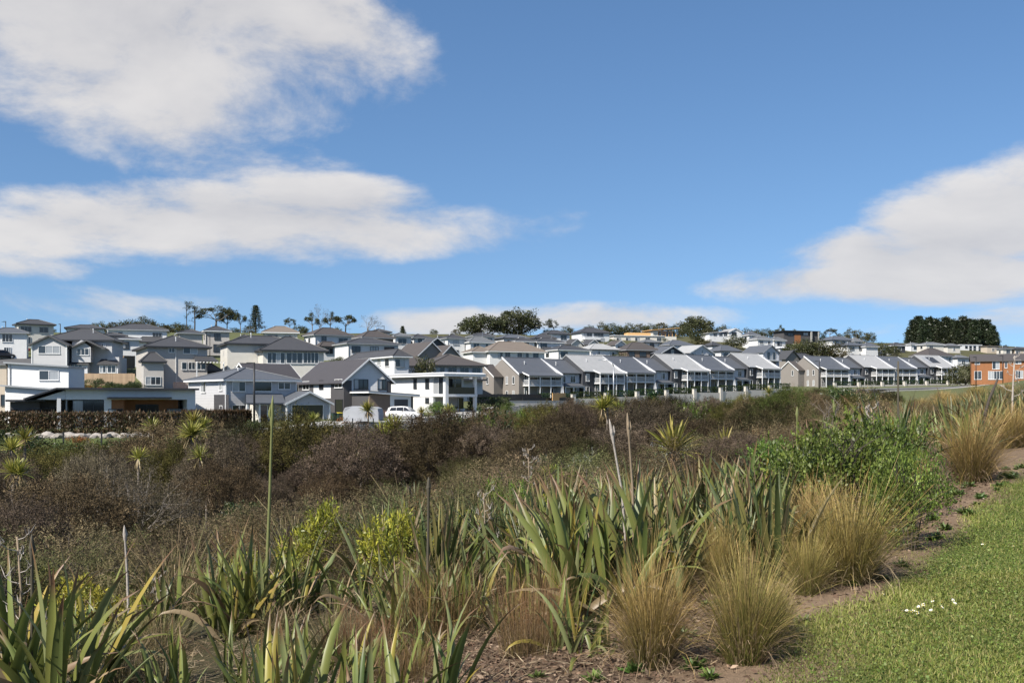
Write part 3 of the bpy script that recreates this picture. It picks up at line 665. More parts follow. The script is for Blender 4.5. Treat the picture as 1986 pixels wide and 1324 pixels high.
h.wall(0, h.lx(12.5), 0, 6, -1, h.hz(707, 0, 0), tan_plaster); h.plate([(-.3, -.3, h.hz(705, 0, 0)), (h.lx(13), -.3, h.hz(705, 0, 0)), (h.lx(13), 6, h.hz(705, 0, 0)), (-.3, 6, h.hz(705, 0, 0))], .2, R_grey)
h.wp('F', 0, 3, 11, 766, 785, 1, darktrim, True); h.done()
# --- double-gabled grey house
h = HP('double_gable_house', 62, 172, 9, 'grey weatherboard house with two front gables and big charcoal roof')
Wf = h.lx(208); fl = -2.5
ev = h.hz(666, 0, 0)
x1 = h.lx(129); h.gwall(0, x1, 0, 9, fl, ev, h.hz(650, x1/2, 0)-ev, 'y', grey_board); h.gable(0, x1, 0, 9, ev, h.hz(650, x1/2, 0)-ev, 'y', R_dark, .5, .5, R_dark)
yg = 1.2; a, b = h.lx(139, yg), h.lx(176, yg); e2 = h.hz(673, a, yg); h.gwall(a, b, yg, 9, h.hz(702, a, yg), e2, h.hz(659, a, yg)-e2, 'y', grey_board); h.gable(a, b+2.0, yg, 9, e2, h.hz(659, a, yg)-e2, 'y', R_dark, .5, .5, R_dark)
ym = 3.4; em = h.hz(660, 8, ym); h.wall(x1+.02, Wf, ym, 12, fl, em, grey_board); h.hip(1.0, Wf, ym, 13, em+.1, h.hz(639, 8, 8)-em, R_dark, .6)
for (l, r_, yy) in ((130, 172, 1.0), (188, 231, 1.6)):
    a, b = h.lx(l, yy), h.lx(r_, yy); e3 = h.hz(705, a, yy); h.wall(a+.3, b-.3, yy+.4, ym, fl, e3-.15, pale_board); h.plate([(a, yy, e3), (b, yy, e3), (b-.8, ym, e3+.9), (a+.3, ym, e3+.9)], .18, R_dark, 'lower_roof')
h.wall(h.lx(205, 1.8), h.lx(228, 1.8), 3.0, 9, fl, h.hz(692, 12, 3), grey_board)
h.wp('F', 0, 75, 116, 671, 685, 3); h.wp('F', 1.2, 150, 172, 676, 688, 3); h.wp('F', ym, 197, 204, 667, 676, 2); h.wp('F', 1.4, 137, 159, 707, 724, 3); h.wp('F', 2.0, 194, 205, 709, 722, 2); h.wp('F', 2.0, 209, 224, 709, 722, 2)
for x in (0, x1): post(h, x, 0, fl, ev-.1, .18, trim, 'corner_board')
vent_pipe(h, h.lx(181, 6), 6, h.hz(646, 10, 6)); h.done()
# --- beige house with the timber deck
h = HP('deck_house', 286, 163, 27, 'beige weatherboard house with dark roofs, white pergola and brown timber deck')
Wf, Ls = h.lx(402), h.ly(264); fl = -2; ev = h.hz(672, 0, 0)
h.wall(0, Wf, 0, max(5, Ls), fl, ev, beige_board); h.hip(0, Wf, 0, max(5, Ls), ev+.1, h.hz(651, 4, 4)-ev, R_dark, .7)
a, b = h.lx(274, -3.2), h.lx(318, -3.2); e2 = h.hz(700, a, -3.2); h.wall(a+.4, b, -2.8, -.01, fl, e2, beige_board); h.hip(a+.4, b, -2.8, -.6, e2, 1.5, R_dark, .5)
h.wp('F', -2.8, 305, 331, 704, 717, 3) if h.lx(331, -2.8) < b else h.win('F', -2.8, b-1.6, .6, 2.2, 1.2, 3)
h.wp('F', 0, 356, 382, 674, 685, 2); h.wp('F', 0, 328, 338, 675, 683, 2); h.wp('F', 0, 353, 362, 703, 716, 1, trim, True); h.wp('F', 0, 366, 378, 703, 716, 2, trim, True)
h.wp('F', 0, 381, 398, 703, 716, 2, trim, True)
c = h.lx(378, -3); d_ = h.lx(436, -3); e3 = h.hz(699, c, -3); h.plate([(c, -3, e3), (d_-1, -3, e3), (d_-1.5, 0, e3+.9), (c+.4, 0, e3+.9)], .16, R_dark, 'verandah_roof')
for k in range(9): MB().box(c+.2+k*(d_-c-.2)/8.5, c+.32+k*(d_-c-.2)/8.5, -4.0, -2.9, e3-.35, e3-.2).build('pergola_rafter', trim, h.o)
for x in (c+.2, d_-.3): post(h, x, -3.6, fl, e3-.35, .16, trim)
dk = h.hz(732, 4, -3.8); h.box('deck', wood, h.lx(336, -3), d_, -4.6, -.02, fl, -.05)
rail(h, h.lx(336, -4.5), d_, -4.5, -.05, .95, wood)
h.wall(Wf, Wf+2.2, 2, 6, fl, 3.2, char_board); h.hip(Wf+.02, Wf+2.2, 2, 6, 3.2, 1.2, R_dark, .5)
MB().tube([(h.lx(341), -.08, 0), (h.lx(341), -.08, ev-.2)], .06, 6).build('downpipe', trim, h.o); vent_pipe(h, h.lx(341, 2), 2, ev+1.0); h.done()
# --- cream house with the wide glazing
h = HP('cream_glazed_house', 510, 168, 24, 'large cream house with stacked charcoal hip roofs and a wide glazed front')
Wf, Ls = h.lx(628), 9.0; ev = h.hz(679, 0, 0); fl = -4
h.wall(0, Wf, 0, Ls, fl, ev, cream_board); h.hip(0, Wf, 0, Ls, ev+.1, h.hz(655, 6, 5)-ev, R_dark, .7)
ya = 3.5; a, b = h.ly(462), h.lx(540, 5); e2 = h.hz(667, -3, 5); h.wall(-5.2, 6, 4.5, 13, fl, e2, cream_board); h.hip(-5.2, 7.5, 4.5, 13, e2+.1, h.hz(652, 0, 8)-e2, R_dark, .6)
h.wp('F', 0, 519, 552, 684, 704, 4); h.wp('F', 0, 556, 586, 684, 704, 3); h.wp('F', 0, 589, 617, 684, 704, 4); h.win('F', 4.5, -3.6, 3.0, .8, 1.3, 1); h.win('F', 4.5, -1.4, 3.2, 1.0, 1.4, 2); h.win('F', 4.5, -3.6, .4, .8, 1.3, 1)
vent_pipe(h, -1, 6, e2+1.2); h.done()
# --- brown-roofed house half hidden behind the grey one
h = HP('brown_roof_house', 486, 146, 38, 'low house with plum-brown gable roof and aerial behind the grey weatherboard house')
Wf = h.lx(578); ev = h.hz(729, 0, 0)
h.gwall(0, Wf, 0, 7, -2, ev, 2.0, 'x', brown_wall); h.gable(0, Wf, 0, 7, ev, 2.0, 'x', R_plum, .5, .3); h.win('F', 0, 2, .8, 1.5, 1.2, 2)
b = MB(); b.tube([(2.5, 3.4, ev+1.9), (2.5, 3.4, ev+3.6)], .03, 5)
for k in range(5): b.tube([(1.9+k*.3, 3.4, ev+3.5), (1.9+k*.3, 3.9, ev+3.5)], .02, 4)
b.tube([(1.8, 3.65, ev+3.5), (3.3, 3.65, ev+3.5)], .02, 4); b.build('aerial', steel, h.o); h.done()
# --- white house right of the gable house, with light grey walls below
h = HP('pale_hip_house', 765, 168, 32, 'pale grey house with low charcoal hip roof behind the white gable')
h.wall(0, h.lx(792), 0, 11, -2, h.hz(691, 0, 0), pale_board); ev = h.hz(691, 0, 0)
h.wall(-.01, 3, .5, h.ly(675), -2, ev-.02, white_board); h.hip(0, h.lx(792), 0, max(11, h.ly(675)), ev+.05, 1.3, R_dark, .6, trim)
h.wp('F', 0, 767, 784, 697, 711, 2, greytrim); h.wp('L', -.01, 732, 739, 696, 708, 1); h.wp('L', -.01, 747, 755, 696, 710, 1); h.done()
# --- brown-tiled twin gables
h = HP('brown_gable_house', 812, 205, 38, 'taupe house with two brown gables edged in white')
ev = h.hz(686, 0, 0); h.gwall(0, 6.2, 0, 9, -3, ev, 2.6, 'y', taupe_plaster); h.gable(0, 6.2, 0, 9, ev, 2.6, 'y', R_brown, .5, .4)
h.gwall(4.2, 9.6, -1.4, 8, -3, ev-.5, 2.5, 'y', taupe_plaster); h.gable(4.2, 9.6, -1.4, 8, ev-.5, 2.5, 'y', R_brown, .5, .4)
h.win('F', -1.4, 6.9, ev-2.3, 2.4, 1.3, 3); h.win('F', 0, 1.5, ev-2.2, 1.2, 1.3, 2); h.win('L', 0, 3, ev-2.2, 1.6, 1.2, 2); h.done()
# --- large brown hip roof
h = HP('brown_hip_house', 838, 178, 22, 'grey house under a wide brown hip roof with black balcony rail')
Wf = h.lx(936); ev = h.hz(708, 0, 0); h.wall(0, Wf, 0, 12, -3, ev, pale_board); h.wall(-6.5, 0, 4, 12, -3, ev-.02, pale_board); h.hip(0, Wf, 0, 13, ev+.05, h.hz(688, 5, 6)-ev, R_brown, .8); h.hip(-6.5, 2, 4, 12, ev+.0, 2.2, R_brown, .6)
for k in range(4): h.win('F', 0, 1.5+k*2.3, ev-2.2, 1.5, 1.8, 2, greytrim)
h.box('balcony_floor', darktrim, -.2, Wf+.2, -1.8, -.02, ev-2.75, ev-2.5); rail(h, -.2, Wf+.2, -1.75, ev-2.5, ev-1.5, blackm); h.done()
# --- white house with the tan roof above the terrace
h = HP('tan_roof_house', 950, 262, 24, 'white two-storey house with tan hip roof above the end of the terrace')
ev = h.hz(681, 0, 0); Wf = h.lx(1056); h.wall(0, Wf, 0, 9, -4, ev, white_board); h.hip(0, Wf, 0, 9, ev+.05, h.hz(663, 6, 4.5)-ev, R_tan, .7, trim); h.hip(-4, 2, 2, 9, ev-.1, 1.6, R_tan, .6, trim); h.wall(-4, 0, 2, 9, -4, ev-.2, white_board)
for l, r_ in ((966, 974), (980, 989), (1004, 1012), (1015, 1025), (1034, 1044)): h.wp('F', 0, l, r_, 684, 693, 2, greytrim)
h.done()
# --- tall white block with glazing, building site, villa, dark modern house, tall gable house, white box
h = HP('tall_white_house', 1128, 385, 22, 'tall white three-storey house with dark hip roof and glazed balcony front')
Wf = h.lx(1182); ev = h.hz(644, 0, 0); h.wall(0, Wf, 0, 9, -4, ev, white_plaster); h.hip(0, Wf, 0, 9, ev, 2.2, R_dark, .6)
h.wp('F', 0, 1133, 1148, 646, 652, 3, greytrim); h.wp('F', 0, 1152, 1170, 645, 652, 3, greytrim); h.wp('F', 0, 1158, 1172, 656, 664, 2, greytrim); h.wp('F', 0, 1132, 1146, 657, 663, 2, greytrim); h.box('balcony', white_plaster, .5, Wf*.6, -2, -.02, ev-2.9, ev-2.0); h.done()
h = HP('long_pale_building', 1190, 400, 12, 'long pale two-level building with a flat roof below the building site')
Wf = h.lx(1312); ev = h.hz(651, 0, 0); h.wall(0, Wf, 0, 8, -4, ev, cream_plaster); h.plate([(-.4, -.4, ev+.25), (Wf*.8, -.4, ev+.25), (Wf*.8, 8, ev+.25), (-.4, 8, ev+.25)], .22, R_white)
for l in (1196, 1214, 1232, 1252, 1274): h.wp('F', 0, l, l+8, 655, 661, 2, greytrim)
h.wall(h.lx(1218, 4), h.lx(1262, 4), 4, 9, -2, h.hz(645, 10, 4), newwood); h.done()
h = HP('unfinished_house', 1266, 425, 20, 'salmon house under construction with a raw timber frame on the skyline')
ev = h.hz(640, 0, 0); Wf = h.lx(1312); h.wall(0, Wf, 3, 8, -3, ev, salmon); h.plate([(-1, -1, ev+.1), (Wf+1, -1, ev+1.3), (Wf+1, 8.5, ev+1.3), (-1, 8.5, ev+.1)], .25, newwood); h.wall(0, 2.6, 0, 3, -3, ev-.3, cream_plaster)
for k in range(6): post(h, 2.6+k*(Wf-2.8)/5, .1, -3, ev-.1, .22, newwood)
h.win('F', 3, Wf*.4, ev-2.4, 2.4, 1.7, 2, darktrim, True); h.win('F', 3, Wf*.8, ev-2.2, 1.6, 1.7, 1, trim); h.done()
h = HP('white_villa', 1376, 425, 18, 'long white villa with shallow white roof on the skyline')
ev = h.hz(646, 0, 0); Wf = h.lx(1436); h.gwall(h.lx(1412), Wf, -1, 8, -4, ev+.8, 1.5, 'y', white_plaster); h.gable(h.lx(1412), Wf, -1, 8, ev+.8, 1.5, 'y', R_light, .6, .4); h.wall(0, h.lx(1412), 0, 8, -4, ev, white_plaster)
h.plate([(-.6, -.6, ev+.2), (h.lx(1412), -.6, ev+1.4), (h.lx(1412), 8, ev+1.4), (-.6, 8, ev+.2)], .25, R_light)
for l in (1384, 1395, 1404): h.wp('F', 0, l, l+6, 647, 651, 2, greytrim, True)
h.wp('F', -1, 1419, 1428, 644, 650, 2, darktrim, True); h.done()
h = HP('dark_modern_house', 1520, 430, 18, 'dark flat-roofed modern house with an orange timber panel on the skyline')
ev = h.hz(642, 0, 0); Wf = h.lx(1586); h.wall(0, Wf, 0, 8, -4, ev, char_plaster); h.plate([(-.8, -1, ev+.3), (Wf+.8, -1, ev+.3), (Wf+.8, 8, ev+.3), (-.8, 8, ev+.3)], .28, darktrim)
h.box('timber_panel', orange_clad, h.lx(1541), h.lx(1553), -.1, .1, .3, ev-1.2); h.wp('F', 0, 1528, 1538, 646, 651, 2, darktrim); h.wp('F', 0, 1558, 1572, 645, 650, 3, darktrim); post(h, h.lx(1571), -1, -4, ev, .6, concrete, 'column'); post(h, h.lx(1585), -1, -4, ev, .4, concrete, 'column'); h.done()
h = HP('tall_gable_house', 1480, 272, 34, 'tall pale house with steep slate gable and large upper window behind the terrace')
ev = h.hz(682, 0, 0); Wf = h.lx(1511); h.gwall(0, Wf, 0, h.ly(1440), -4, ev, h.hz(669, Wf/2, 0)-ev, 'y', pale_board); h.gable(0, Wf, 0, h.ly(1440), ev, h.hz(669, Wf/2, 0)-ev, 'y', R_slate, .4, .4, greytrim)
h.wp('F', 0, 1488, 1504, 683, 697, 3, greytrim); h.wp('F', 0, 1492, 1504, 703, 712, 2, greytrim, True); h.box('balcony', white_plaster, .3, Wf-.3, -1.2, -.02, h.hz(700, 2, 0), h.hz(698, 2, 0)); h.done()
h = HP('taupe_gable_house', 1524, 300, 34, 'taupe gable end with charcoal roof behind the far terrace')
ev = h.hz(694, 0, 0); h.gwall(0, 6.2, 0, 12, -3, ev, 2.4, 'y', taupe_plaster); h.gable(0, 6.2, 0, 12, ev, 2.4, 'y', R_dark, .5, .4, darktrim); h.wall(6.2, 20, 3, 10, -3, ev-.4, taupe_plaster); h.hip(6.4, 20, 3, 10, ev-.4, 2.4, R_dark, .5); h.done()
h = HP('white_box_house', 1862, 470, 12, 'white cubic house with dark windows below the pine grove')
ev = h.hz(669, 0, 0); Wf = h.lx(1904); h.wall(0, Wf, 0, 8, -4, ev, white_plaster); h.plate([(-.2, -.2, ev+.3), (Wf+.2, -.2, ev+.3), (Wf+.2, 8, ev+.3), (-.2, 8, ev+.3)], .28, R_white)
for l, t in ((1872, 671), (1880, 671), (1888, 671), (1898, 671), (1880, 677), (1888, 677), (1898, 677)): h.wp('F', 0, l, l+4.5, t, t+4, 1, darktrim, True)
h.done()
# --- orange building at the right edge
h = HP('orange_building', 1884, 252, -23, 'orange timber-clad two-storey building with dark roof and large white windows')
gz = h.hz(738, 0, 0); ev = h.hz(700, 0, 0); Wf = 26
h.wall(0, Wf, 0, 9, gz-1, ev, orange_clad); h.plate([(-.3, -.5, ev), (Wf+.3, -.5, ev), (Wf+.3, 5, ev+1.9), (-.3, 5, ev+1.9)], .18, R_brown); h.plate([(-.3, 5, ev+1.9), (Wf+.3, 5, ev+1.9), (Wf+.3, 9.5, ev+.3), (-.3, 9.5, ev+.3)], .18, R_brown)
h.part('gable_wall', orange_clad).prism([(.01, .01, ev-.1), (.01, 8.99, ev-.1), (.01, 5, ev+1.7)], [(.2, .01, ev-.1), (.2, 8.99, ev-.1), (.2, 5, ev+1.7)])
for l, r_, t, b_, n in ((1925, 1938, 700.5, 715, 2), (1890, 1903, 720, 735, 2), (1917, 1944, 720, 735, 5), (1949, 1953, 702, 713, 1), (1970, 1980, 698, 705, 2), (1970, 1984, 719, 733, 3), (1891, 1900, 702, 706, 1)): h.wp('F', 0, l, r_, t, b_, n)
h.done()
# ------------------------------------------------------------------ the two terraces of town houses
baluster_white = trim
def unit(name, kind, loc, rz, w, roofm, label, group, first=False, solar=False, short=False):
    h = House(name, loc, rz, label, 'town house', group)
    D = 9.5; ev = 5.2; rise = 2.9; gz = -2.2; bd = 1.9
    wm = {'A': taupe_plaster, 'B': pale_board, 'C': char_board}[kind]
    y0 = {'A': 0.0, 'B': .5, 'C': -.35}[kind]; ez = {'A': ev, 'B': ev-.1, 'C': ev+.12}[kind]; rs = {'A': rise, 'B': rise-.3, 'C': rise+.2}[kind]
    h.wall(.08, w-.08, y0, D, gz, ez, wm)
    c = (y0+D)/2; k = rs/(c-y0)
    xl, xr = -.02, w+.02
    h.plate([(xl, y0-.45, ez-.45*k+.1), (xr, y0-.45, ez-.45*k+.1), (xr, c, ez+rs+.1), (xl, c, ez+rs+.1)], .16, roofm)
    h.plate([(xl, c, ez+rs+.1), (xr, c, ez+rs+.1), (xr, D+.45, ez-.45*k+.1), (xl, D+.45, ez-.45*k+.1)], .16, roofm, 'back_roof')
    MB().tube([(xl, c, ez+rs+.13), (xr, c, ez+rs+.13)], .09, 5).build('ridge_cap', roofm, h.o)
    h.part('gable_wall', wm).prism([(.1, y0+.02, ez-.01), (.1, D-.02, ez-.01), (.1, c, ez+rs-.08)], [(w-.1, y0+.02, ez-.01), (w-.1, D-.02, ez-.01), (w-.1, c, ez+rs-.08)])
    MB().box(xl, xr, y0-.56, y0-.46, ez-.45*k-.07, ez-.45*k+.06).build('gutter', darktrim if kind != 'C' else trim, h.o)
    vent_pipe(h, w*.35, c-2.2, ez+rs*.5)
    def fin(x, prj):                               # white dividing wall that flares out at its foot
        b = MB(); q = [(y0+1.0, gz), (-prj-.55, gz), (-prj-.5, 0), (-prj-.12, 1.9), (-prj-.02, 3.0), (-prj, ez-.3), (c, ez+rs+.17), (c, ez+rs-.3), (y0+1.0, ez-.2)]
        b.prism([(x-.08, p[0], p[1]) for p in q], [(x+.08, p[0], p[1]) for p in q]); b.build('dividing_wall', pale_board, h.o)
    if kind in 'AC':
        bx0 = .75 if kind == 'A' else w*.30; bx1 = w-.12
        yb = y0-bd
        h.plate([(bx0-.25, yb-.35, ez-.62), (bx1+.1, yb-.35, ez-.62), (bx1+.1, y0-.3, ez+.02), (bx0+.35 if kind == 'A' else bx0-.25, y0-.3, ez+.02)], .15, roofm, 'balcony_roof')
        MB().hexa([(bx0-.33, yb-.38, ez-.86), (bx0-.26, yb-.38, ez-.86), (bx0-.26, y0-.2, ez-.22), (bx0-.33, y0-.2, ez-.22)], [(bx0-.33, yb-.38, ez-.6), (bx0-.26, yb-.38, ez-.6), (bx0-.26, y0-.2, ez+.06), (bx0-.33, y0-.2, ez+.06)]).build('barge_board', trim, h.o)
        MB().box(bx0, bx1, yb-.02, yb+.12, ez-.95, ez-.78).build('beam', trim, h.o)
        h.box('balcony_floor', trim, bx0, bx1, yb, y0-.01, 2.52, 2.72)
        n = 4
        for i in range(n): post(h, bx0+.08+(bx1-bx0-.3)*i/(n-1), yb+.08, gz, ez-.8, .17, trim)
        rail(h, bx0+.1, bx1-.1, yb+.08, 2.78, 3.72, baluster_white); rail(h, yb+.1, y0-.05, bx0+.06, 2.78, 3.72, baluster_white, axis='y')
        nb = 3
        for i in range(nb):
            xx = bx0+.9+(bx1-bx0-1.7)*i/(nb-1)
            h.win('F', y0, xx, 2.75, .95, 2.0, 2, trim, True); h.win('F', y0, xx, .02, 1.0, 2.1, 2, trim, True, 'door')
        h.win('F', y0, bx0*.5 if kind == 'A' else bx0*.45, 3.1, .55 if kind == 'A' else .8, 1.4, 1, trim) if kind == 'C' else None
        if kind == 'C': h.win('F', y0, bx0*.45, .3, .8, 1.6, 1, trim)
        fin(w-.02, bd if kind == 'A' else bd)
    else:
        for xx in (w*.32, w*.72): h.win('F', y0, xx, 3.1, 1.25, 1.3, 2, trim)
        h.plate([(.9, y0-2.1, 2.35), (w-.3, y0-2.1, 2.35), (w-.3, y0-.01, 2.95), (1.2, y0-.01, 2.95)], .13, roofm, 'porch_roof'); h.box('beam', trim, 1.0, w-.4, y0-2.0, y0-1.86, 2.05, 2.2)
        for xx in (1.1, w*.5, w-.5): post(h, xx, y0-1.9, gz, 2.1, .15, trim)
        h.win('F', y0, w*.35, .02, 1.0, 2.1, 2, trim, True, 'door'); h.win('F', y0, w*.72, .3, 1.5, 1.7, 2, trim, True)
    if first:
        h.gwall(-.2, .07, y0, D, gz, ez, rs, 'x', taupe_plaster)
        MB().hexa([(-.62, y0-.5, ez-.62), (-.55, y0-.5, ez-.62), (-.55, c, ez+rs-.2), (-.62, c, ez+rs-.2)], [(-.62, y0-.5, ez-.25), (-.55, y0-.5, ez-.25), (-.55, c, ez+rs+.2), (-.62, c, ez+rs+.2)]).build('barge_board', trim, h.o)
        h.plate([(-.6, y0-.45, ez-.45*k+.105), (-.02, y0-.45, ez-.45*k+.105), (-.02, c, ez+rs+.105), (-.6, c, ez+rs+.105)], .16, roofm, 'roof_edge')
        gm = taupe_plaster                          # lower gable wing behind the corner
        h.gwall(-2.4, -.21, c+.2, D+2.2, gz, ez-.6, 2.3, 'x', gm); h.gable(-2.4, -.21, c+.2, D+2.2, ez-.6, 2.3, 'x', R_brown, .35, .25)
        for yy in (1.6, 3.6): h.win('L', -.2, yy, 3.0, .5, 1.35, 1, trim); h.win('L', -.2, yy, .3, .5, 1.3, 1, trim)
        h.win('L', -2.4, c+2.2, 3.0, .5, 1.35, 1, trim)
    if solar:
        for i in range(3):
            x0_ = w*.15+i*1.75; f = lambda y: ez+(y-y0)*k+.17
            MB().slab([(x0_, y0+1.2, f(y0+1.2)), (x0_+1.65, y0+1.2, f(y0+1.2)), (x0_+1.65, y0+4.0, f(y0+4.0)), (x0_, y0+4.0, f(y0+4.0))], .04).build('solar_panel', dglass, h.o)
    h.done(); return h
ORD = ('first', 'second', 'third', 'fourth', 'fifth')
def terrace(pl, dl, pr, dr, zl, zr, trios, where, group):
    x0, y0, x1, y1 = wx(pl, dl), dl, wx(pr, dr), dr
    L = math.hypot(x1-x0, y1-y0); a = math.atan2(y1-y0, x1-x0); ws = (9.3, 6.6, 10.3); sc = L/(sum(ws)*trios); t = 0.0
    for i in range(trios*3):
        w = ws[i % 3]*sc; f = (t+w/2)/L; k = 'ABC'[i % 3]
        lab = {'A': f'{ORD[i//3]} taupe town house with slate roof and white balcony in {where}',
               'B': f'{ORD[i//3]} narrow set-back pale grey town house with porch in {where}',
               'C': f'{ORD[i//3]} charcoal town house with pale roof and white balcony in {where}'}[k]
        unit('town_house', k, (x0+math.cos(a)*t, y0+math.sin(a)*t, zl+(zr-zl)*f), a, w, {'A': R_slate, 'B': R_slate, 'C': R_light}[k], lab, group, first=(i == 0), solar=(trios == 2 and i == 5))
        t += w
    return x0, y0, a, L
T1 = terrace(1008, 190, 1500, 240, wz(776, 190), wz(752, 240), 3, 'near terrace', 'town houses of the near terrace')
T2 = terrace(1588, 262, 1846, 288, wz(750, 262), wz(745, 288), 2, 'far terrace', 'town houses of the far terrace')
# ------------------------------------------------------------------ garden walls, pillars and hedges in front of the terraces
def leafbox(name, w, d, hgt, n, size, cols, rng, m):
    """a clipped hedge: leaves all through a slightly bulging box, denser to the skin"""
    P = rng.uniform(-1, 1, (n, 3)); k = rng.integers(0, 3, n); sg = np.where(rng.random(n) < .5, -1, 1)
    skin = rng.random(n) < .8; P[np.arange(n)[skin], k[skin]] = (sg*rng.uniform(.82, 1.06, n))[skin]
    P[:, 2] = P[:, 2]*.5+.5
    wob = 1+.10*np.sin(P[:, 0]*w*1.1+P[:, 2]*3)+.07*np.sin(P[:, 0]*w*2.9)+.06*rng.normal(0, 1, n)
    Q = P*np.array([w/2, d/2, hgt]); Q[:, 1] *= wob; Q[:, 2] *= .93+.07*wob
    return leaves_mesh(name, Q, rng.normal(0, 1, (n, 3))+np.array([0, 0, .5]), size, size*.55, cols, rng, m)
def leaves_mesh(name, P, D, L, Wd, cols, rng, m, fold=.15, var=.25, jl=.35, nrm=None, nj=.5):
    n = len(P); D = D/np.linalg.norm(D, axis=1, keepdims=True)
    A = np.cross(D, rng.normal(0, 1, (n, 3)) if nrm is None else nrm+rng.normal(0, nj, (n, 3))); A /= np.linalg.norm(A, axis=1, keepdims=True)+1e-9; N = np.cross(D, A)
    l = (L*(1+jl*rng.normal(0, 1, n)).clip(.4, 1.8))[:, None] if np.isscalar(L) else np.asarray(L)[:, None]
    w = l*(Wd/L if np.isscalar(L) else Wd)
    V = np.stack([P, P+D*l*.45+A*w*.5+N*w*fold, P+D*l, P+D*l*.45-A*w*.5+N*w*fold], 1)
    Fc = np.arange(n*4).reshape(n, 4)
    c = np.asarray(cols, float); idx = rng.integers(0, len(c), n) if c.ndim == 2 and len(c) != n else np.arange(n)
    cc = c[idx]*(1+var*rng.normal(0, 1, (n, 1))).clip(.35, 1.9)
    return np_mesh(name, V, Fc, m, np.repeat(cc, 4, 0))
RNG = np.random.default_rng(11)
LEAF = leafmat('leaf'); 
hedge_green = [leafbox('hedge', 5.2, 1.0, 1.25, 2600, .16, [(.030, .052, .012), (.045, .07, .016), (.02, .035, .01)], RNG, LEAF) for _ in range(2)]
creamblock = PL('cream_block_wall', (.52, .485, .43))
def frontage(T, n, off, where, zf, DROP=.3):
    x0, y0, a, L = T; ca, sa = math.cos(a), math.sin(a)
    w = L/n
    for i in range(n):
        lx_ = i*w; zz = zf((lx_+w/2)/L)
        base = empty('garden_wall', (x0+ca*lx_+sa*off, y0+sa*lx_-ca*off, zz), a, f'{ORD9[i]} stretch of pale garden wall with end pillar, from the gable end of the {where}', 'wall', f'garden walls of the {where}')
        MB().box(.5, w-.02, -.1, .1, -3.0, DROP).build('wall_panel', creamblock, base)
        MB().box(-.35, .5, -.28, .28, -3.0, DROP+.75).build('pillar', creamblock, base); MB().box(-.41, .56, -.34, .34, DROP+.75, DROP+.83).build('coping', concrete, base)
        hd = ob('hedge', hedge_green[i % 2], None, (x0+ca*(lx_+w/2+.2)+sa*(off-.85), y0+sa*(lx_+w/2+.2)-ca*(off-.85), zz-.1), (0, 0, a), (w*.86/5.2, 1, 1.15))
        tag(hd, f'clipped dark green hedge behind the {ORD9[i]} garden wall of the {where}', 'hedge', f'hedges of the {where}')
ORD9 = ('first', 'second', 'third', 'fourth', 'fifth', 'sixth', 'seventh', 'eighth', 'ninth', 'tenth', 'eleventh')
z1a, z1b = wz(776, 190), wz(752, 240); z2a, z2b = wz(750, 262), wz(745, 288)
frontage(T1, 9, 5.4, 'near terrace', lambda f: z1a+(z1b-z1a)*f-.25, .1)
frontage(T2, 6, 5.4, 'far terrace', lambda f: z2a+(z2b-z2a)*f-.1, .3)
# ------------------------------------------------------------------ plant kit
def unitv(a): return a/(np.linalg.norm(a, axis=-1, keepdims=True)+1e-9)
def strips(P, az_, lean, bend, L, Wd, segs, c0, c1, rng, prof='blade', power=1.0, var=.2, fold=0.0):
    """n curved, tapering leaves; c0 colour at the foot, c1 at the tip (n,3)"""
    n = len(P); t = np.linspace(0, 1, segs+1)
    th = lean[:, None]+bend[:, None]*t[None, :]**power
    st = L[:, None]/segs; dx_ = np.sin(th)*st; dz_ = np.cos(th)*st
    r = np.concatenate([np.zeros((n, 1)), np.cumsum(.5*(dx_[:, 1:]+dx_[:, :-1]), 1)], 1); z = np.concatenate([np.zeros((n, 1)), np.cumsum(.5*(dz_[:, 1:]+dz_[:, :-1]), 1)], 1)
    ca, sa = np.cos(az_)[:, None], np.sin(az_)[:, None]
    C = P[:, None, :]+np.stack([r*ca, r*sa, z], -1)
    tw = az_+np.pi/2+rng.normal(0, .5, n); Sd = np.stack([np.cos(tw), np.sin(tw), rng.normal(0, .25, n)], -1)[:, None, :]
    w = {'blade': np.clip(1.05-t**1.5, .06, 1), 'flax': np.clip(np.minimum(.55+t*1.6, 1.0)*(1-np.clip((t-.45)/.55, 0, 1)**1.7), .03, 1), 'rush': np.clip(1-.6*t, .3, 1)}[prof]
    hw = (Wd[:, None]*w[None, :]*.5)[..., None]
    if fold:
        up = np.array([0, 0, 1.0]); mid = C-np.cross(Sd, np.stack([np.sin(th)*ca, np.sin(th)*sa, np.cos(th)], -1))*hw*fold
        V = np.stack([C-Sd*hw, mid, C+Sd*hw], 2); k = 3
    else: V = np.stack([C-Sd*hw, C+Sd*hw], 2); k = 2
    i = np.arange(n*(segs+1)*k).reshape(n, segs+1, k); Fs = []
    for j in range(k-1): Fs.append(np.stack([i[:, :-1, j], i[:, :-1, j+1], i[:, 1:, j+1], i[:, 1:, j]], -1).reshape(-1, 4))
    v = (1+var*rng.normal(0, 1, (n, 1, 1))).clip(.4, 1.7)
    col = (c0[:, None, :]*(1-t[None, :, None])+c1[:, None, :]*t[None, :, None])*v
    col = np.repeat(col[:, :, None, :], k, 2)
    return V.reshape(-1, 3), np.concatenate(Fs), col.reshape(-1, 3)
def join(*parts):
    V, Fc, C, o = [], [], [], 0
    for v, f, c in parts: V.append(v); Fc.append(f+o); C.append(c); o += len(v)
    return np.concatenate(V), np.concatenate(Fc), np.concatenate(C)
def pick(cols, n, rng): return np.asarray(cols, float)[rng.integers(0, len(cols), n)]
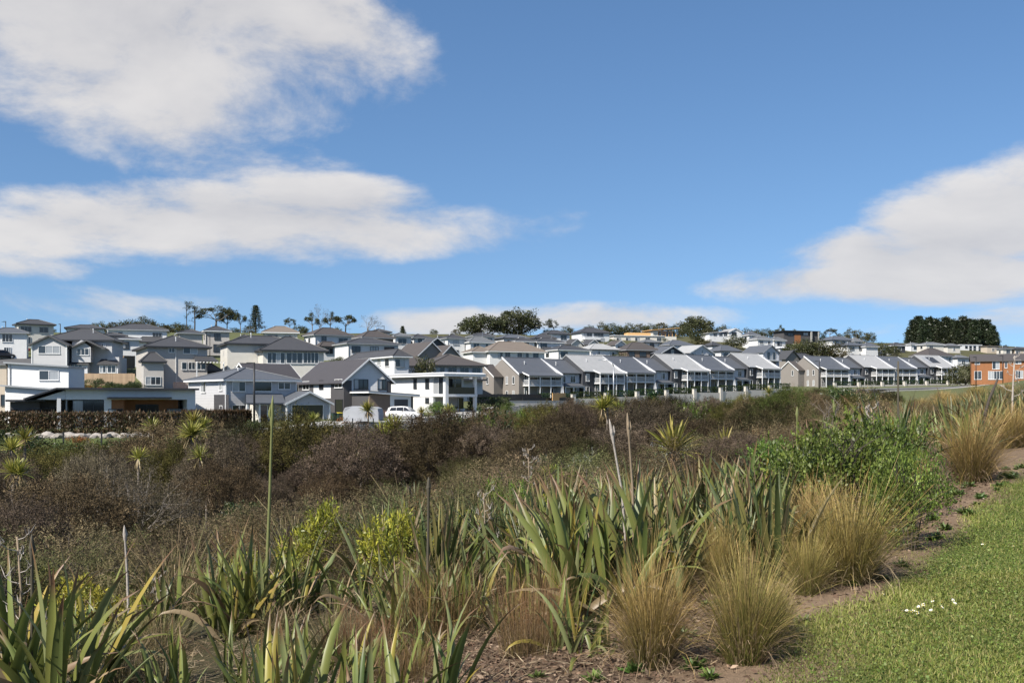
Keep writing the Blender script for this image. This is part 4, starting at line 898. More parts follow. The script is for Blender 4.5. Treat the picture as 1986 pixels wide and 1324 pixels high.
GRASS = leafmat('grass_blade', .25, .55, .25, .14, .012); FLAXM = leafmat('flax_leaf', .22, .42, .35, .22, .018); LIVE = leafmat('shrub_leaf', .25, .42, .4, .18, .02); DULL = leafmat('scrub_leaf', .2, .7, .12, .45, .014); GLOSS = leafmat('glossy_leaf', .2, .45, .3, .12, .015)
bark = mat('grey_bark', (.17, .145, .12), .9, .3, 6, .01, 40); palebark = mat('bleached_wood', (.34, .30, .26), .85, .25, 8, .006, 40); darkbark = mat('dark_bark', (.06, .048, .038), .9, .3, 6, .01, 30); stalkm = mat('dry_stalk', (.23, .175, .115), .8, .3, 6); greenstalk = mat('green_stalk', (.15, .16, .055), .6, .25, 4); darkstalk = mat('dark_stalk', (.07, .06, .04), .7, .3, 6)
def tussock(name, n, rng, L=(.45, .85), W_=.0042, spread=.15, lean=(.02, .55), bend=(.3, 1.3), foot=((.12, .13, .032), (.16, .15, .045)), tip=((.42, .28, .095), (.30, .205, .065), (.48, .34, .145)), dead=.25, segs=5, prof='rush'):
    a = rng.uniform(0, 2*np.pi, n); r = spread*np.sqrt(rng.random(n)); P = np.stack([r*np.cos(a), r*np.sin(a), np.zeros(n)-.02], -1)
    az_ = a+rng.normal(0, .7, n); q = (r/spread)
    ln = lean[0]+(lean[1]-lean[0])*q*rng.random(n)+rng.normal(0, .05, n); bd = rng.uniform(*bend, n)*(.35+.65*q)
    l = rng.uniform(*L, n)*(1+.16*np.sin(2*a+L[0]*50)+.1*np.sin(3*a+1)); ln = ln+rng.normal(0, .07, n); kink = rng.random(n) < .12; bd[kink] += rng.uniform(.6, 1.6, kink.sum()); stray = rng.random(n) < .07; l[stray] *= 1.25; ln[stray] += .3; c0 = pick(foot, n, rng); c1 = pick(tip, n, rng)
    dd = rng.random(n) < dead; c0[dd] = np.array((.27, .19, .11)); c1[dd] = np.array((.38, .29, .18)); ln[dd] += .25; bd[dd] += .5; l[dd] *= .8
    V, Fc, C = strips(P, az_, ln, bd, l, np.full(n, W_)*rng.uniform(.7, 1.4, n), segs, c0, c1, rng, prof, 1.3, .34)
    return np_mesh(name, V, Fc, GRASS, C)
TUS = [tussock('tussock', 1900, np.random.default_rng(20+i)) for i in range(3)]
TUSG = [tussock('tussock', 1900, np.random.default_rng(30+i), foot=((.10, .125, .025), (.13, .14, .035)), tip=((.33, .26, .08), (.24, .215, .06), (.38, .27, .11)), dead=.18, bend=(.2, 1.0)) for i in range(2)]
RUSH = [tussock('rush', 1000, np.random.default_rng(40+i), (.45, .75), .003, .34, (.0, .3), (.0, .35), ((.12, .105, .04), (.11, .08, .04)), ((.23, .125, .06), (.27, .15, .075), (.20, .125, .055)), .15, 3) for i in range(3)]
SEDGE = [tussock('sedge', 420, np.random.default_rng(50+i), (.45, .9), .007, .22, (.05, .7), (.4, 1.4), ((.08, .085, .03), (.12, .11, .05)), ((.23, .17, .08), (.13, .13, .05), (.28, .21, .12)), .3, 4) for i in range(3)]
# --- flax: single leaves that are shared between the near plants, and whole-plant meshes for the far ones
def flax_leaf(bend, seed, dead=0):
    rng = np.random.default_rng(seed); n = 1
    c0, c1 = {0: ((.140, .152, .040), (.165, .192, .050)), 1: ((.155, .17, .072), (.185, .205, .082)), 2: ((.20, .19, .05), (.34, .27, .05)), 3: ((.23, .17, .10), (.30, .22, .13)), 4: ((.085, .115, .036), (.11, .145, .042))}[dead]
    V, Fc, C = strips(np.zeros((1, 3)), np.zeros(1), np.zeros(1), np.array([bend]), np.ones(1), np.array([.062]), 9, np.array([c0]), np.array([c1]), rng, 'flax', 2.2, 0, .45)
    tip = V[:, 2] > .93*V[:, 2].max(); C[-6:] = np.array((.16, .10, .05))
    return np_mesh('leaf', V, Fc, FLAXM, C, smooth=True)
FL = {d: [flax_leaf(b, 60+d*9+i, d) for i, b in enumerate((.15, .35, .6, .95, 1.5, 2.2))] for d in range(5)}
def flax(name, loc, n, L, label, spread=.5, tone=(.55, .22, .07, .09, .07), seed=1, arch=1.0, tilt=(0, 0), wmul=1.0, group='flax clumps near the path'):
    rng = random.Random(seed); e = empty(name, loc, 0, label, 'flax', group); n = int(n*1.75); wmul *= .82
    fans = [(rng.uniform(-1, 1)*spread*.45, rng.uniform(-1, 1)*spread*.45, rng.uniform(0, 6.28)) for _ in range(max(3, n//9))]
    for i in range(n):
        fx, fy, fa = fans[i % len(fans)]; q = rng.random(); a = fa+(0 if rng.random() < .5 else math.pi)+rng.gauss(0, .5)
        a = math.atan2(math.sin(a)+tilt[1]*1.2+fy*1.2, math.cos(a)+tilt[0]*1.2+fx*1.2)
        lean = .06+.55*q**1.3*arch+rng.gauss(0, .05); bi = min(5, int(rng.random()**1.6*3.3+q*2.6*arch))
        d = rng.choices(range(5), tone)[0]
        if d == 3: lean += .4; bi = min(5, bi+2)
        l = L*rng.uniform(.55, 1.08)*(1 if q < .7 else .85)
        o = ob('leaf', FL[d][bi], e, (fx+rng.gauss(0, .03), fy+rng.gauss(0, .03), -.06), (0, 0, 0), (l, l*rng.uniform(.75, 1.25)*wmul, l))
        o.rotation_euler = (Matrix.Rotation(a, 3, 'Z') @ Matrix.Rotation(lean, 3, 'Y') @ Matrix.Rotation(rng.gauss(0, .5), 3, 'Z')).to_euler()
    return e
def flax_mesh(seed, n=46, pale=0):
    rng = np.random.default_rng(seed); a = rng.uniform(0, 2*np.pi, n); q = rng.random(n); r = .22*np.sqrt(rng.random(n))
    P = np.stack([r*np.cos(a), r*np.sin(a), np.zeros(n)-.05], -1)
    c = pick([(.075, .09, .03), (.10, .115, .05), (.06, .08, .025), (.16, .14, .05), (.20, .15, .08)], n, rng)*(1+.5*pale)
    return np_mesh('flax', *strips(P, a+rng.normal(0, .4, n), .05+.55*q, rng.uniform(.05, 1.3, n)*q+.1, rng.uniform(.6, 1.1, n), rng.uniform(.035, .06, n), 6, c*.9, c*1.15, rng, 'flax', 2.0, .2, .4)[:2], FLAXM, None) if 0 else (lambda vfc: np_mesh('flax', vfc[0], vfc[1], FLAXM, vfc[2]))(strips(P, a+rng.normal(0, .4, n), .05+.55*q, rng.uniform(.05, 1.3, n)*q+.1, rng.uniform(.6, 1.1, n), rng.uniform(.035, .06, n), 6, c*.9, c*1.15, rng, 'flax', 2.0, .2, .4))
FLX = [flax_mesh(70+i, pale=i*.3) for i in range(3)]
def stalk(parent, pts, r0, r1, m, kind='bud', seed=0, name='flower_stalk'):
    """old flax flower stem: bare pole, spear-shaped bud, or side twigs that carry pods"""
    rng = random.Random(seed); n = len(pts); b = MB(); rad = [r0+(r1-r0)*i/(n-1) for i in range(n)]
    pts = [Vector(p) for p in pts]
    if kind == 'bud':
        d = (pts[-1]-pts[-2]).normalized(); k = (pts[-1]-pts[0]).length*.16; p = pts[-1]
        pts += [p+d*k*.15, p+d*k*.45, p+d*k*.8, p+d*k]; rad += [r1*1.5, r1*1.9, r1*1.1, r1*.2]
    b.tube(pts, rad, 7); o = b.build(name, m, parent, True)
    if kind == 'bud':
        for j in range(4):
            p = pts[-4].lerp(pts[-3], .1*j); a = rng.uniform(0, 6.28); q = MB(); l = k*.5
            q.tube([p, p+Vector((math.cos(a)*l*.16, math.sin(a)*l*.16, l*.5)), p+Vector((math.cos(a)*l*.1, math.sin(a)*l*.1, l))], [r1*.8, r1*1.3, r1*.1], 5); q.build('bract', m, o, True)
    if kind == 'pods':
        L = (pts[-1]-pts[0]).length
        for j in range(9):
            f = .45+.53*j/8; seg = f*(n-1); i = min(n-2, int(seg)); p = Vector(pts[i]).lerp(Vector(pts[i+1]), seg-i)
            a = j*2.4+rng.uniform(-.4, .4); l = L*rng.uniform(.08, .16)*(1.2-.6*f); e = p+Vector((math.cos(a)*l, math.sin(a)*l, l*.55)); q = MB()
            q.tube([p, p.lerp(e, .6)+Vector((0, 0, -.15*l)), e], [r1*.7, r1*.5, r1*.4], 4)
            for _ in range(4):
                g = e+Vector((rng.gauss(0, l*.18), rng.gauss(0, l*.18), rng.gauss(0, l*.1))); q.tube([e, g, g+Vector((rng.gauss(0, .02), rng.gauss(0, .02), .05))], [r1*.3, r1*.7, r1*.15], 4)
            q.build('pod_twig', palebark, o)
    return o
# --- bushes
def lobes(rng, k, w, hgt): return [(rng.normal(0, w*.28, 2), rng.uniform(.22, .62)*hgt, rng.uniform(.30, .50)*w, rng.uniform(.30, .42)*hgt) for _ in range(k)]
def dome_points(rng, n, w, hgt, k):
    lb = lobes(rng, k, w, hgt); i = rng.integers(0, k, n); D = unitv(rng.normal(0, 1, (n, 3))); D[:, 2] = np.where(rng.random(n) < .72, np.abs(D[:, 2]), D[:, 2])
    c = np.array([(l[0][0], l[0][1], l[1]) for l in lb])[i]; rr = np.array([(l[2], l[2], l[3]) for l in lb])[i]
    f = rng.random(n)**.25*(1+.07*rng.normal(0, 1, n)); P = c+D*rr*f[:, None]; P[:, 2] = np.maximum(P[:, 2], .04*hgt)
    return P, unitv(D+np.array([0, 0, .45]))
def stems_mesh(rng, k, w, hgt, r, m, name='stems'):
    b = MB()
    for _ in range(k):
        a = rng.uniform(0, 6.28); q = rng.uniform(.1, .42)*w; x, y = math.cos(a)*q, math.sin(a)*q; p = Vector((x*.12, y*.12, -.1)); p1 = Vector((x*.5+rng.normal(0, .05*w), y*.5+rng.normal(0, .05*w), hgt*.35)); p2 = Vector((x, y, hgt*rng.uniform(.6, .85)))
        b.tube([p, p1, p2], [r, r*.7, r*.25], 5, cap=False)
        for _ in range(3):
            t = rng.uniform(.3, .9); s = p1.lerp(p2, t); b.tube([s, s+Vector((rng.normal(0, .16)*w, rng.normal(0, .16)*w, .16*hgt))], [r*.4, r*.1], 4, cap=False)
    return b.mesh(name, m)
def sprays(rng, n, w, hgt, k, per, slen, leaf, lw, cols, m, name='foliage', rad=.03, var=.22, inner=.0):
    P, D = dome_points(rng, n, w, hgt, k); t = rng.random((n, per)); dd = unitv(D+rng.normal(0, .45, (n, 3)))
    Q = P[:, None, :]+dd[:, None, :]*(t*slen)[..., None]+rng.normal(0, rad, (n, per, 3)); E = dd[:, None, :]+rng.normal(0, .75, (n, per, 3))
    cc = pick(cols, n, rng)*(1+var*rng.normal(0, 1, (n, 1))).clip(.4, 1.8); C = np.repeat(cc, per, 0)
    Nn = np.repeat(D, per, 0)-np.array([0, 0, .25]); return leaves_mesh(name, Q.reshape(-1, 3), E.reshape(-1, 3), leaf, lw, C, rng, m, var=.18, nrm=unitv(Nn), nj=.45)
MANB = [(.088, .066, .040), (.105, .080, .050), (.068, .054, .032), (.078, .068, .031)]; MANO = [(.082, .076, .026), (.064, .060, .022), (.10, .086, .034), (.074, .058, .028)]; MANP = [(.19, .155, .115), (.15, .12, .088), (.21, .165, .115)]
def bush(seed, w, hgt, cols, n=210, per=42, leaf=.038, lw=.011, slen=.30, m=None, k=5, rad=.035, sm=None):
    rng = np.random.default_rng(seed); return sprays(rng, n, w, hgt, k, per, slen, leaf, lw, cols, m or DULL, rad=rad), stems_mesh(rng, 7, w, hgt, .03*w/2, sm or darkbark)
MAN = [bush(100+i, 3.6, 2.8, (MANB, MANO, MANB, MANP, MANO, MANB)[i], 760, 44, .052, .019, .30, k=7, rad=.05) for i in range(6)]
def dome_bush(seed, cols):
    rng = np.random.default_rng(seed); n, per = 1000, 44; D = unitv(rng.normal(0, 1, (n, 3))); D[:, 2] = np.where(rng.random(n) < .8, np.abs(D[:, 2]), D[:, 2])
    lump = 1+.16*np.sin(D[:, 0]*4.1+seed)*np.sin(D[:, 1]*3.7)+.15*np.sin(D[:, 0]*6+D[:, 2]*6+seed)*np.sin(D[:, 1]*6+seed)+.08*np.sin(D[:, 1]*11+D[:, 2]*9)
    P = D*np.array([1.75, 1.75, 1.45])*(rng.random(n)**.16*lump)[:, None]+np.array([0, 0, 1.15]); P[:, 2] = np.maximum(P[:, 2], rng.uniform(.0, .4, n))
    keep = (P[:, 2] > .75) | (rng.random(n) < .38); P, D = P[keep], D[keep]; n = len(P)
    O = unitv(D+np.array([0, 0, .3])); dd = unitv(O+rng.normal(0, .5, (n, 3))); t = rng.random((n, per)); Q = P[:, None, :]+dd[:, None, :]*(t*.30)[..., None]+rng.normal(0, .05, (n, per, 3)); E = dd[:, None, :]+rng.normal(0, .8, (n, per, 3))
    tone = 1+.35*np.sin(D[:, :1]*5+seed)*np.sin(D[:, 1:2]*5)*np.sin(D[:, 2:]*4+1)
    C = np.repeat(pick(cols, n, rng)*tone*(1+.25*rng.normal(0, 1, (n, 1))).clip(.4, 1.8), per, 0)
    N0 = np.repeat(unitv(D), per, 0); m_ = n*per; Dd = unitv(E.reshape(-1, 3)); A = np.cross(Dd, N0+rng.normal(0, .5, (m_, 3))); A = unitv(A); l = (.052*rng.uniform(.6, 1.5, m_))[:, None]; Q = Q.reshape(-1, 3)
    lv = (np.stack([Q, Q+Dd*l*.45+A*l*.19, Q+Dd*l, Q+Dd*l*.45-A*l*.19], 1).reshape(-1, 3), np.arange(m_*4).reshape(m_, 4), np.repeat(C*(1+.2*rng.normal(0, 1, (m_, 1))).clip(.4, 1.7), 4, 0))
    k = 260; i = rng.integers(0, n, k); tw = strips(P[i]*.82, np.arctan2(D[i, 1], D[i, 0]), np.arccos(np.clip(D[i, 2], -1, 1))*.6, rng.uniform(-.3, .3, k), rng.uniform(.4, .9, k), np.full(k, .011), 3, pick([(.17, .14, .11), (.12, .095, .07)], k, rng), pick([(.16, .12, .09)], k, rng), rng, 'blade')
    V, Fc, Cc = join(lv, tw); return np_mesh('foliage', V, Fc, DULL, Cc), stems_mesh(rng, 8, 2.6, 2.2, .04, darkbark)
DOME = [dome_bush(500+i, c) for i, c in enumerate(([(.093, .068, .036), (.112, .083, .045), (.069, .052, .028)], [(.105, .098, .026), (.082, .078, .022), (.130, .112, .034)], [(.104, .079, .057), (.084, .063, .044), (.068, .053, .034)], [(.046, .043, .016), (.056, .048, .020), (.038, .037, .014)], [(.080, .110, .026), (.105, .135, .034), (.060, .080, .022)], [(.160, .128, .090), (.130, .104, .070), (.105, .086, .054)]))]
WIRY = [bush(120+i, 1.3, 1.0, ([(.10, .09, .038), (.125, .105, .052)], [(.135, .10, .058), (.10, .078, .043)], [(.078, .086, .032), (.11, .11, .046)])[i], 220, 36, .034, .010, .26) for i in range(3)]
COPR = [bush(130+i, 1.5, 1.15, [(.085, .125, .022), (.125, .17, .032), (.055, .085, .016)], 620, 16, .040, .022, .15, GLOSS, 6, .035) for i in range(3)]
HEBE = [bush(140+i, 1.0, 1.05, [(.29, .29, .030), (.36, .345, .045), (.18, .205, .03)], 380, 15, .065, .018, .16, LIVE, 5, .025) for i in range(2)]
LIME = [bush(150+i, 1.0, 1.0, [(.10, .155, .022), (.14, .19, .03), (.075, .12, .02)], 240, 15, .065, .022, .16, LIVE, 5, .025) for i in range(2)]
OLEA = [bush(160, 1.2, 1.2, [(.11, .15, .06), (.14, .17, .08), (.42, .42, .36)], 230, 15, .05, .022, .18, LIVE, 5, .03)]
DRYB = [bush(170+i, 2.4, 1.8, [(.20, .145, .075), (.16, .115, .06), (.24, .18, .10)], 300, 30, .04, .010, .38, DULL, 6, .05, bark) for i in range(2)]
RUSTB = [bush(180, .9, .7, [(.30, .10, .03), (.36, .16, .05), (.14, .10, .03)], 120, 12, .07, .03, .14, LIVE, 4, .03)]
DARKB = [bush(190, 2.4, 1.9, [(.030, .05, .012), (.045, .065, .018), (.06, .075, .02)], 260, 16, .12, .06, .28, LIVE, 6, .08)]
def plant(name, pair, loc, scale, label, cat, group, rz=None):
    f, st = pair; o = ob(name, f, None, loc, (0, 0, hr.uniform(0, 6.28) if rz is None else rz), scale if isinstance(scale, tuple) else (scale,)*3); tag(o, label, cat, group)
    ob('stems', st, o); return o
def single(name, me, loc, scale, label, cat, group, rz=None):
    return tag(ob(name, me, None, loc, (0, 0, hr.uniform(0, 6.28) if rz is None else rz), scale if isinstance(scale, tuple) else (scale,)*3), label, cat, group)
# --- cabbage trees
def spiky_head(seed, n=85):
    rng = np.random.default_rng(seed); a = rng.uniform(0, 2*np.pi, n); q = rng.random(n); c = pick([(.22, .22, .04), (.30, .28, .055), (.16, .18, .035), (.36, .32, .09)], n, rng); old = q > .88; c[old] = (.26, .19, .10)
    v = strips(np.stack([.03*np.cos(a), .03*np.sin(a), np.zeros(n)], -1), a, .1+1.75*q+.7*old, .15+rng.uniform(0, .8, n)*q, rng.uniform(.5, .75, n), rng.uniform(.042, .06, n), 5, c*.9, c*1.1, rng, 'flax', 1.6, .18, .3); return np_mesh('leaf_head', v[0], v[1], LIVE, v[2])
HEADS = [spiky_head(200+i) for i in range(3)]
def cabbage(loc, hgt, heads, label, s=1.0, lean=(0, 0)):
    e = empty('cabbage_tree', loc, 0, label, 'cabbage tree', 'cabbage trees in the scrub'); top = Vector((lean[0], lean[1], hgt))
    b = MB(); b.tube([(0, 0, -.1), top*.5+Vector((lean[0]*.1, .03, 0)), top], [.07*s, .055*s, .05*s], 7); b.build('trunk', bark, e, True)
    for i in range(heads):
        p = top if i == 0 else top+Vector((hr.uniform(-.45, .45)*s, hr.uniform(-.3, .3)*s, hr.uniform(-.5, -.05)*s))
        if i: MB().tube([top*.75, p], [.045*s, .035*s], 6).build('branch', bark, e, True)
        ob('leaf_head', HEADS[(i+hr.randrange(3)) % 3], e, p, (hr.uniform(-.2, .2), hr.uniform(-.2, .2), hr.uniform(0, 6)), (s,)*3)
    return e
# --- trees of the skyline
def limb(b, p, d, L, r, rng, depth, tips, up=.12, split=3, spread=.6):
    q = p+d*L*.55+Vector(rng.normal(0, .05*L, 3)); e = p+d*L+Vector((0, 0, up*L)); b.tube([p, q, e], [r, r*.8, r*.55], 5, cap=False)
    if depth == 0: tips.append(e); return
    for _ in range(split):
        nd = (d+Vector(rng.normal(0, spread, 3))).normalized(); nd.z = max(nd.z, -.1); limb(b, q.lerp(e, rng.uniform(.3, 1)), nd, L*rng.uniform(.55, .8), r*.5, rng, depth-1, tips, up, split, spread)
def clump_leaves(tips, rng, r, n, leaf, cols, flat=.7, name='crown', m=None):
    T = np.array([tuple(t) for t in tips]); k = len(T); D = unitv(rng.normal(0, 1, (k, n, 3))); rr = r*rng.uniform(.6, 1.3, (k, 1, 1))*rng.random((k, n, 1))**.4
    P = T[:, None, :]+D*rr*np.array([1, 1, flat]); cc = np.repeat(pick(cols, k, rng)[:, None, :]*(1+.2*rng.normal(0, 1, (k, 1, 1))).clip(.5, 1.6), n, 1)
    return leaves_mesh(name, P.reshape(-1, 3), (D+rng.normal(0, .6, D.shape)+np.array([0, 0, .3])).reshape(-1, 3), leaf, leaf*.5, cc.reshape(-1, 3), rng, m or LIVE, nrm=D.reshape(-1, 3), nj=.45)
def make_tree(kind, seed):
    """unit trees 10 m tall"""
    rng = np.random.default_rng(seed); b = MB(); tips = []
    G = {'round': [(.050, .060, .024), (.066, .074, .030), (.042, .050, .020)], 'olive': [(.085, .075, .024), (.065, .065, .022), (.10, .085, .03)], 'pine': [(.030, .042, .020), (.038, .052, .024), (.050, .062, .028)], 'bush': [(.06, .066, .026), (.085, .085, .032), (.045, .055, .02)]}
    if kind == 'round':
        for _ in range(6): limb(b, Vector((0, 0, 2.2)), Vector((rng.normal(0, .55), rng.normal(0, .55), 1)).normalized(), 3.4, .22, rng, 2, tips, .1, 3, .55)
        b.tube([(0, 0, -1), (0, 0, 1.2), (.05, 0, 2.6)], [.5, .4, .32], 8)
        T = [Vector(unitv(rng.normal(0, 1, 3))*np.array([4.1, 4.1, 3.9])*rng.uniform(.7, 1))+Vector((0, 0, 5.7)) for _ in range(110)]; tips = [t for t in tips if t.z < 9.2]+[t for t in T if t.z > 1.9]
        return b, clump_leaves(tips, rng, 1.0, 44, .42, G['round'])
    if kind == 'umbrella':
        b.tube([(0, 0, -1), (.2, 0, 3), (.1, .1, 6.2)], [.3, .24, .2], 7)
        for _ in range(6): limb(b, Vector((.1, .1, rng.uniform(4.8, 6.4))), Vector((rng.normal(0, 1), rng.normal(0, 1), .75)).normalized(), 2.2, .13, rng, 2, tips, .15, 3, .5)
        return b, clump_leaves(tips, rng, .75, 50, .34, G['round'], .6)
    if kind == 'wind':
        b.tube([(0, 0, -1), (.4, 0, 3), (1.0, .1, 5.5)], [.34, .26, .2], 7)
        for _ in range(7): limb(b, Vector((.8, .1, rng.uniform(4, 5.6))), Vector((rng.normal(.6, .8), rng.normal(0, .8), .6)).normalized(), 2.4, .13, rng, 2, tips, .12, 3, .5)
        return b, clump_leaves(tips, rng, .8, 40, .34, G['round'], .65)
    if kind == 'layered':
        b.tube([(0, 0, -1), (0, 0, 5), (.1, 0, 10)], [.3, .2, .05], 7)
        for z in np.linspace(2.6, 9.6, 13):
            for j in range(5):
                a = j*1.26+z*2; R_ = (3.2-(z-2.6)*.36)*rng.uniform(.55, 1.1); e = Vector((math.cos(a)*R_, math.sin(a)*R_, z+.15*R_)); b.tube([(0, 0, z), e], [.07, .03], 4, cap=False)
                for t in (.45, .7, .95): tips.append(Vector((0, 0, z)).lerp(e, t))
        return b, clump_leaves(tips, rng, .5, 16, .34, G['pine'], .3)
    if kind == 'pine':
        b.tube([(0, 0, -1), (0, 0, 5), (0, 0, 9.8)], [.26, .18, .05], 7)
        for z in np.linspace(1.6, 9.7, 19):
            for j in range(6):
                a = j*1.05+z*3; R_ = (2.1-(max(z-3.5, 0))*.25)*rng.uniform(.5, 1.1); e = Vector((math.cos(a)*R_, math.sin(a)*R_, z+.3*R_))
                for t in (.4, .95): tips.append(Vector((0, 0, z)).lerp(e, t))
                b.tube([(0, 0, z), e], [.05, .02], 4, cap=False)
        return b, clump_leaves(tips, rng, .6, 22, .40, G['pine'], .8)
    if kind == 'bare':
        b.tube([(0, 0, -1), (.1, 0, 2), (0, .1, 4)], [.2, .16, .12], 6)
        for _ in range(7): limb(b, Vector((0, .1, rng.uniform(2.2, 4))), Vector((rng.normal(0, .6), rng.normal(0, .6), 1)).normalized(), 2.7, .07, rng, 3, tips, .05, 3, .45)
        return b, clump_leaves(tips[::3], rng, .4, 7, .22, [(.09, .08, .05)], .8)
    if kind == 'thin':
        b.tube([(0, 0, -1), (.1, 0, 5), (0, .1, 9.4)], [.16, .12, .07], 6); tips = [Vector((rng.normal(0, .55), rng.normal(0, .55), rng.uniform(7.6, 9.8))) for _ in range(14)]+[Vector((rng.normal(0, .5), rng.normal(0, .5), rng.uniform(5, 7))) for _ in range(3)]
        for t in tips: b.tube([(.05, 0, t.z-.8), t], [.05, .02], 4, cap=False)
        return b, clump_leaves(tips, rng, .5, 22, .28, G['round'], .7)
    for _ in range(5): limb(b, Vector((0, 0, .6)), Vector((rng.normal(0, .8), rng.normal(0, .8), 1)).normalized(), 3.6, .16, rng, 1, tips, .05, 3, .5)
    b.tube([(0, 0, -1), (0, 0, 1)], [.4, .3], 6)
    T = [Vector(unitv(rng.normal(0, 1, 3))*np.array([4.6, 4.6, 3.6])*rng.uniform(.6, 1.05))+Vector((rng.normal(0, .8), 0, 5.3)) for _ in range(70)]
    return b, clump_leaves([t for t in tips+T if .8 < t.z < 10], rng, 1.15, 34, .5, G['olive' if kind == 'olive' else 'bush'])
TREES = {}
for i, (k, m_) in enumerate((('round', 2), ('umbrella', 3), ('wind', 1), ('layered', 1), ('pine', 3), ('bare', 2), ('thin', 1), ('olive', 2), ('bush', 2))):
    TREES[k] = []
    for j in range(m_):
        b, c = make_tree(k, 300+i*10+j); TREES[k].append((b.mesh('trunk', bark if k in ('bare', 'umbrella') else darkbark), c))
def tree(kind, px, top, label, wide=1.0, d=None, base=None, cat='tree', group='trees on the skyline', v=None, sink=.6):
    if kind == 'round': sink = 2.6; wide *= 1.15
    if d is None: d = float(ip((px-CX)/F, UX, RIDG))+hr.uniform(4, 22)
    z = float(H(wx(px, d), d))-sink; hgt = wz(top, d)-z
    t, c = TREES[kind][(hr.randrange(9) if v is None else v) % len(TREES[kind])]
    e = empty({'round': 'broadleaf_tree', 'umbrella': 'umbrella_pine', 'wind': 'leaning_tree', 'layered': 'layered_conifer', 'pine': 'pine_tree', 'bare': 'bare_tree', 'thin': 'slender_tree', 'olive': 'olive_green_tree', 'bush': 'bushy_tree'}[kind], (wx(px, d), d, z), hr.uniform(0, 6.28), label, cat, group)
    k = hgt/10; e.scale = (k*wide, k*wide, k); ob('trunk', t, e); ob('crown', c, e); return e
# ------------------------------------------------------------------ trees, placed
for a in (('thin', 362, 585, 'tall thin-stemmed tree, leftmost of the two slender ones'), ('thin', 377, 593, 'shorter slender tree with a round tuft beside the thin one', 1.6), ('umbrella', 420, 597, 'wide dark tree above the tall beige house', 1.5), ('umbrella', 441, 603, 'dark pine crown merging into the wide dark tree', .8),
          ('umbrella', 466, 609, 'ragged small pine left of the layered conifer', .8), ('layered', 496, 592, 'layered dark conifer standing alone on the left skyline', 1.0), ('umbrella', 562, 618, 'small ragged pine right of the pale brown roof', .8), ('umbrella', 605, 611, 'open pine left of the bare tree', .9), ('bare', 620, 590, 'leafless grey tree between dark pines', .8),
          ('umbrella', 641, 610, 'pine with flat crown right of the bare tree', .9), ('umbrella', 671, 612, 'dense dark pine above the brown roofs', 1.3), ('bare', 713, 611, 'wide twiggy tree with thin leaves', 1.5), ('pine', 781, 633, 'small dark conifer between two white houses', 1.3), ('bush', 841, 637, 'small round tree behind the black gables', 1.0),
          ('olive', 884, 637, 'olive green bush tree left of the big round trees', 1.1), ('round', 934, 608, 'big rounded dark tree, the lower of the pair', 1.35), ('round', 1003, 597, 'biggest rounded tree on the centre skyline', 1.15), ('wind', 1076, 618, 'leaning windswept tree right of the biggest round tree', .9), ('bush', 1100, 630, 'dark low crown beside the leaning tree', .9),
          ('bush', 1143, 629, 'dark green tree left end of the grove over the tall white house'), ('olive', 1166, 622, 'yellow-green tree in the grove over the tall white house'), ('bush', 1190, 625, 'grey-green tree in the grove right of the yellow-green one', 1.2), ('bush', 1222, 625, 'pale twiggy tree above the long pale building'), ('olive', 1243, 625, 'brownish tree above the building site', .9), ('olive', 1285, 623, 'broad low tree behind the unfinished house', 1.4), ('olive', 1312, 627, 'low brown tree right of the unfinished house'),
          ('round', 1350, 612, 'dark rounded tree right of the building site', 1.1), ('bush', 1402, 628, 'dark tree just left of the white villa roof', 1.0), ('olive', 1452, 634, 'brown-green shrubby tree behind the villa', 1.2), ('bush', 1488, 635, 'dark green tree right of the villa'), ('umbrella', 1511, 634, 'small open pine left of the dark modern house', .8), ('bush', 1540, 636, 'tree behind the dark modern house', 1.0), ('umbrella', 1610, 638, 'small pine above the slate roofs', 1.2),
          ('olive', 1652, 633, 'tall olive tree, left of the three above white houses', .8), ('olive', 1672, 638, 'middle olive tree of the three above white houses', .9), ('bush', 1690, 643, 'right olive tree of the three above white houses', .8)):
    tree(*a)
for px, top, wd in ((222, 622, 1.4), (252, 617, 1.5), (280, 611, 1.0), (300, 622, 1.3), (322, 628, 1.3), (340, 624, 1.4), (356, 626, 1.5), (180, 625, .9), (195, 622, .9), (95, 632, 1.2), (455, 634, 1.4), (485, 630, 1.4), (520, 642, 1.2), (545, 632, 1), (580, 628, 1), (590, 632, 1), (655, 632, 1.3), (1062, 636, 1.0), (1205, 632, 1.2), (1262, 626, 1.2), (1330, 632, 1.2), (1375, 634, 1.2), (1425, 634, 1.1), (1470, 637, 1.1), (1525, 641, 1.2), (1570, 640, 1.2), (1590, 643, 1.2), (1628, 645, 1.1)):
    tree(hr.choice(('bush', 'olive', 'bush')), px, top, f"low bushy tree on the skyline {'at the far left' if px < 210 else 'left of the tall slender trees' if px < 360 else 'near the layered conifer' if px < 560 else 'near the bare tree' if px < 900 else 'around the building site' if px < 1350 else 'around the white villa' if px < 1500 else 'near the dark modern house'}", wd, group='low trees filling the skyline')
pg = [(1762, 640), (1771, 622), (1782, 615), (1793, 622), (1803, 617), (1815, 620), (1824, 626), (1834, 617), (1845, 621), (1856, 623), (1868, 616), (1879, 620), (1890, 622), (1902, 621), (1914, 622), (1925, 632), (1932, 645)]
for i, (px, top) in enumerate(pg): tree('pine', px, top, 'left-end short pine of the dense grove' if i == 0 else 'right-end short pine of the dense grove' if i == len(pg)-1 else 'tall dark pine within the dense grove on the right', 1.25, 522+(i % 3)*9, group='pines of the dense grove')
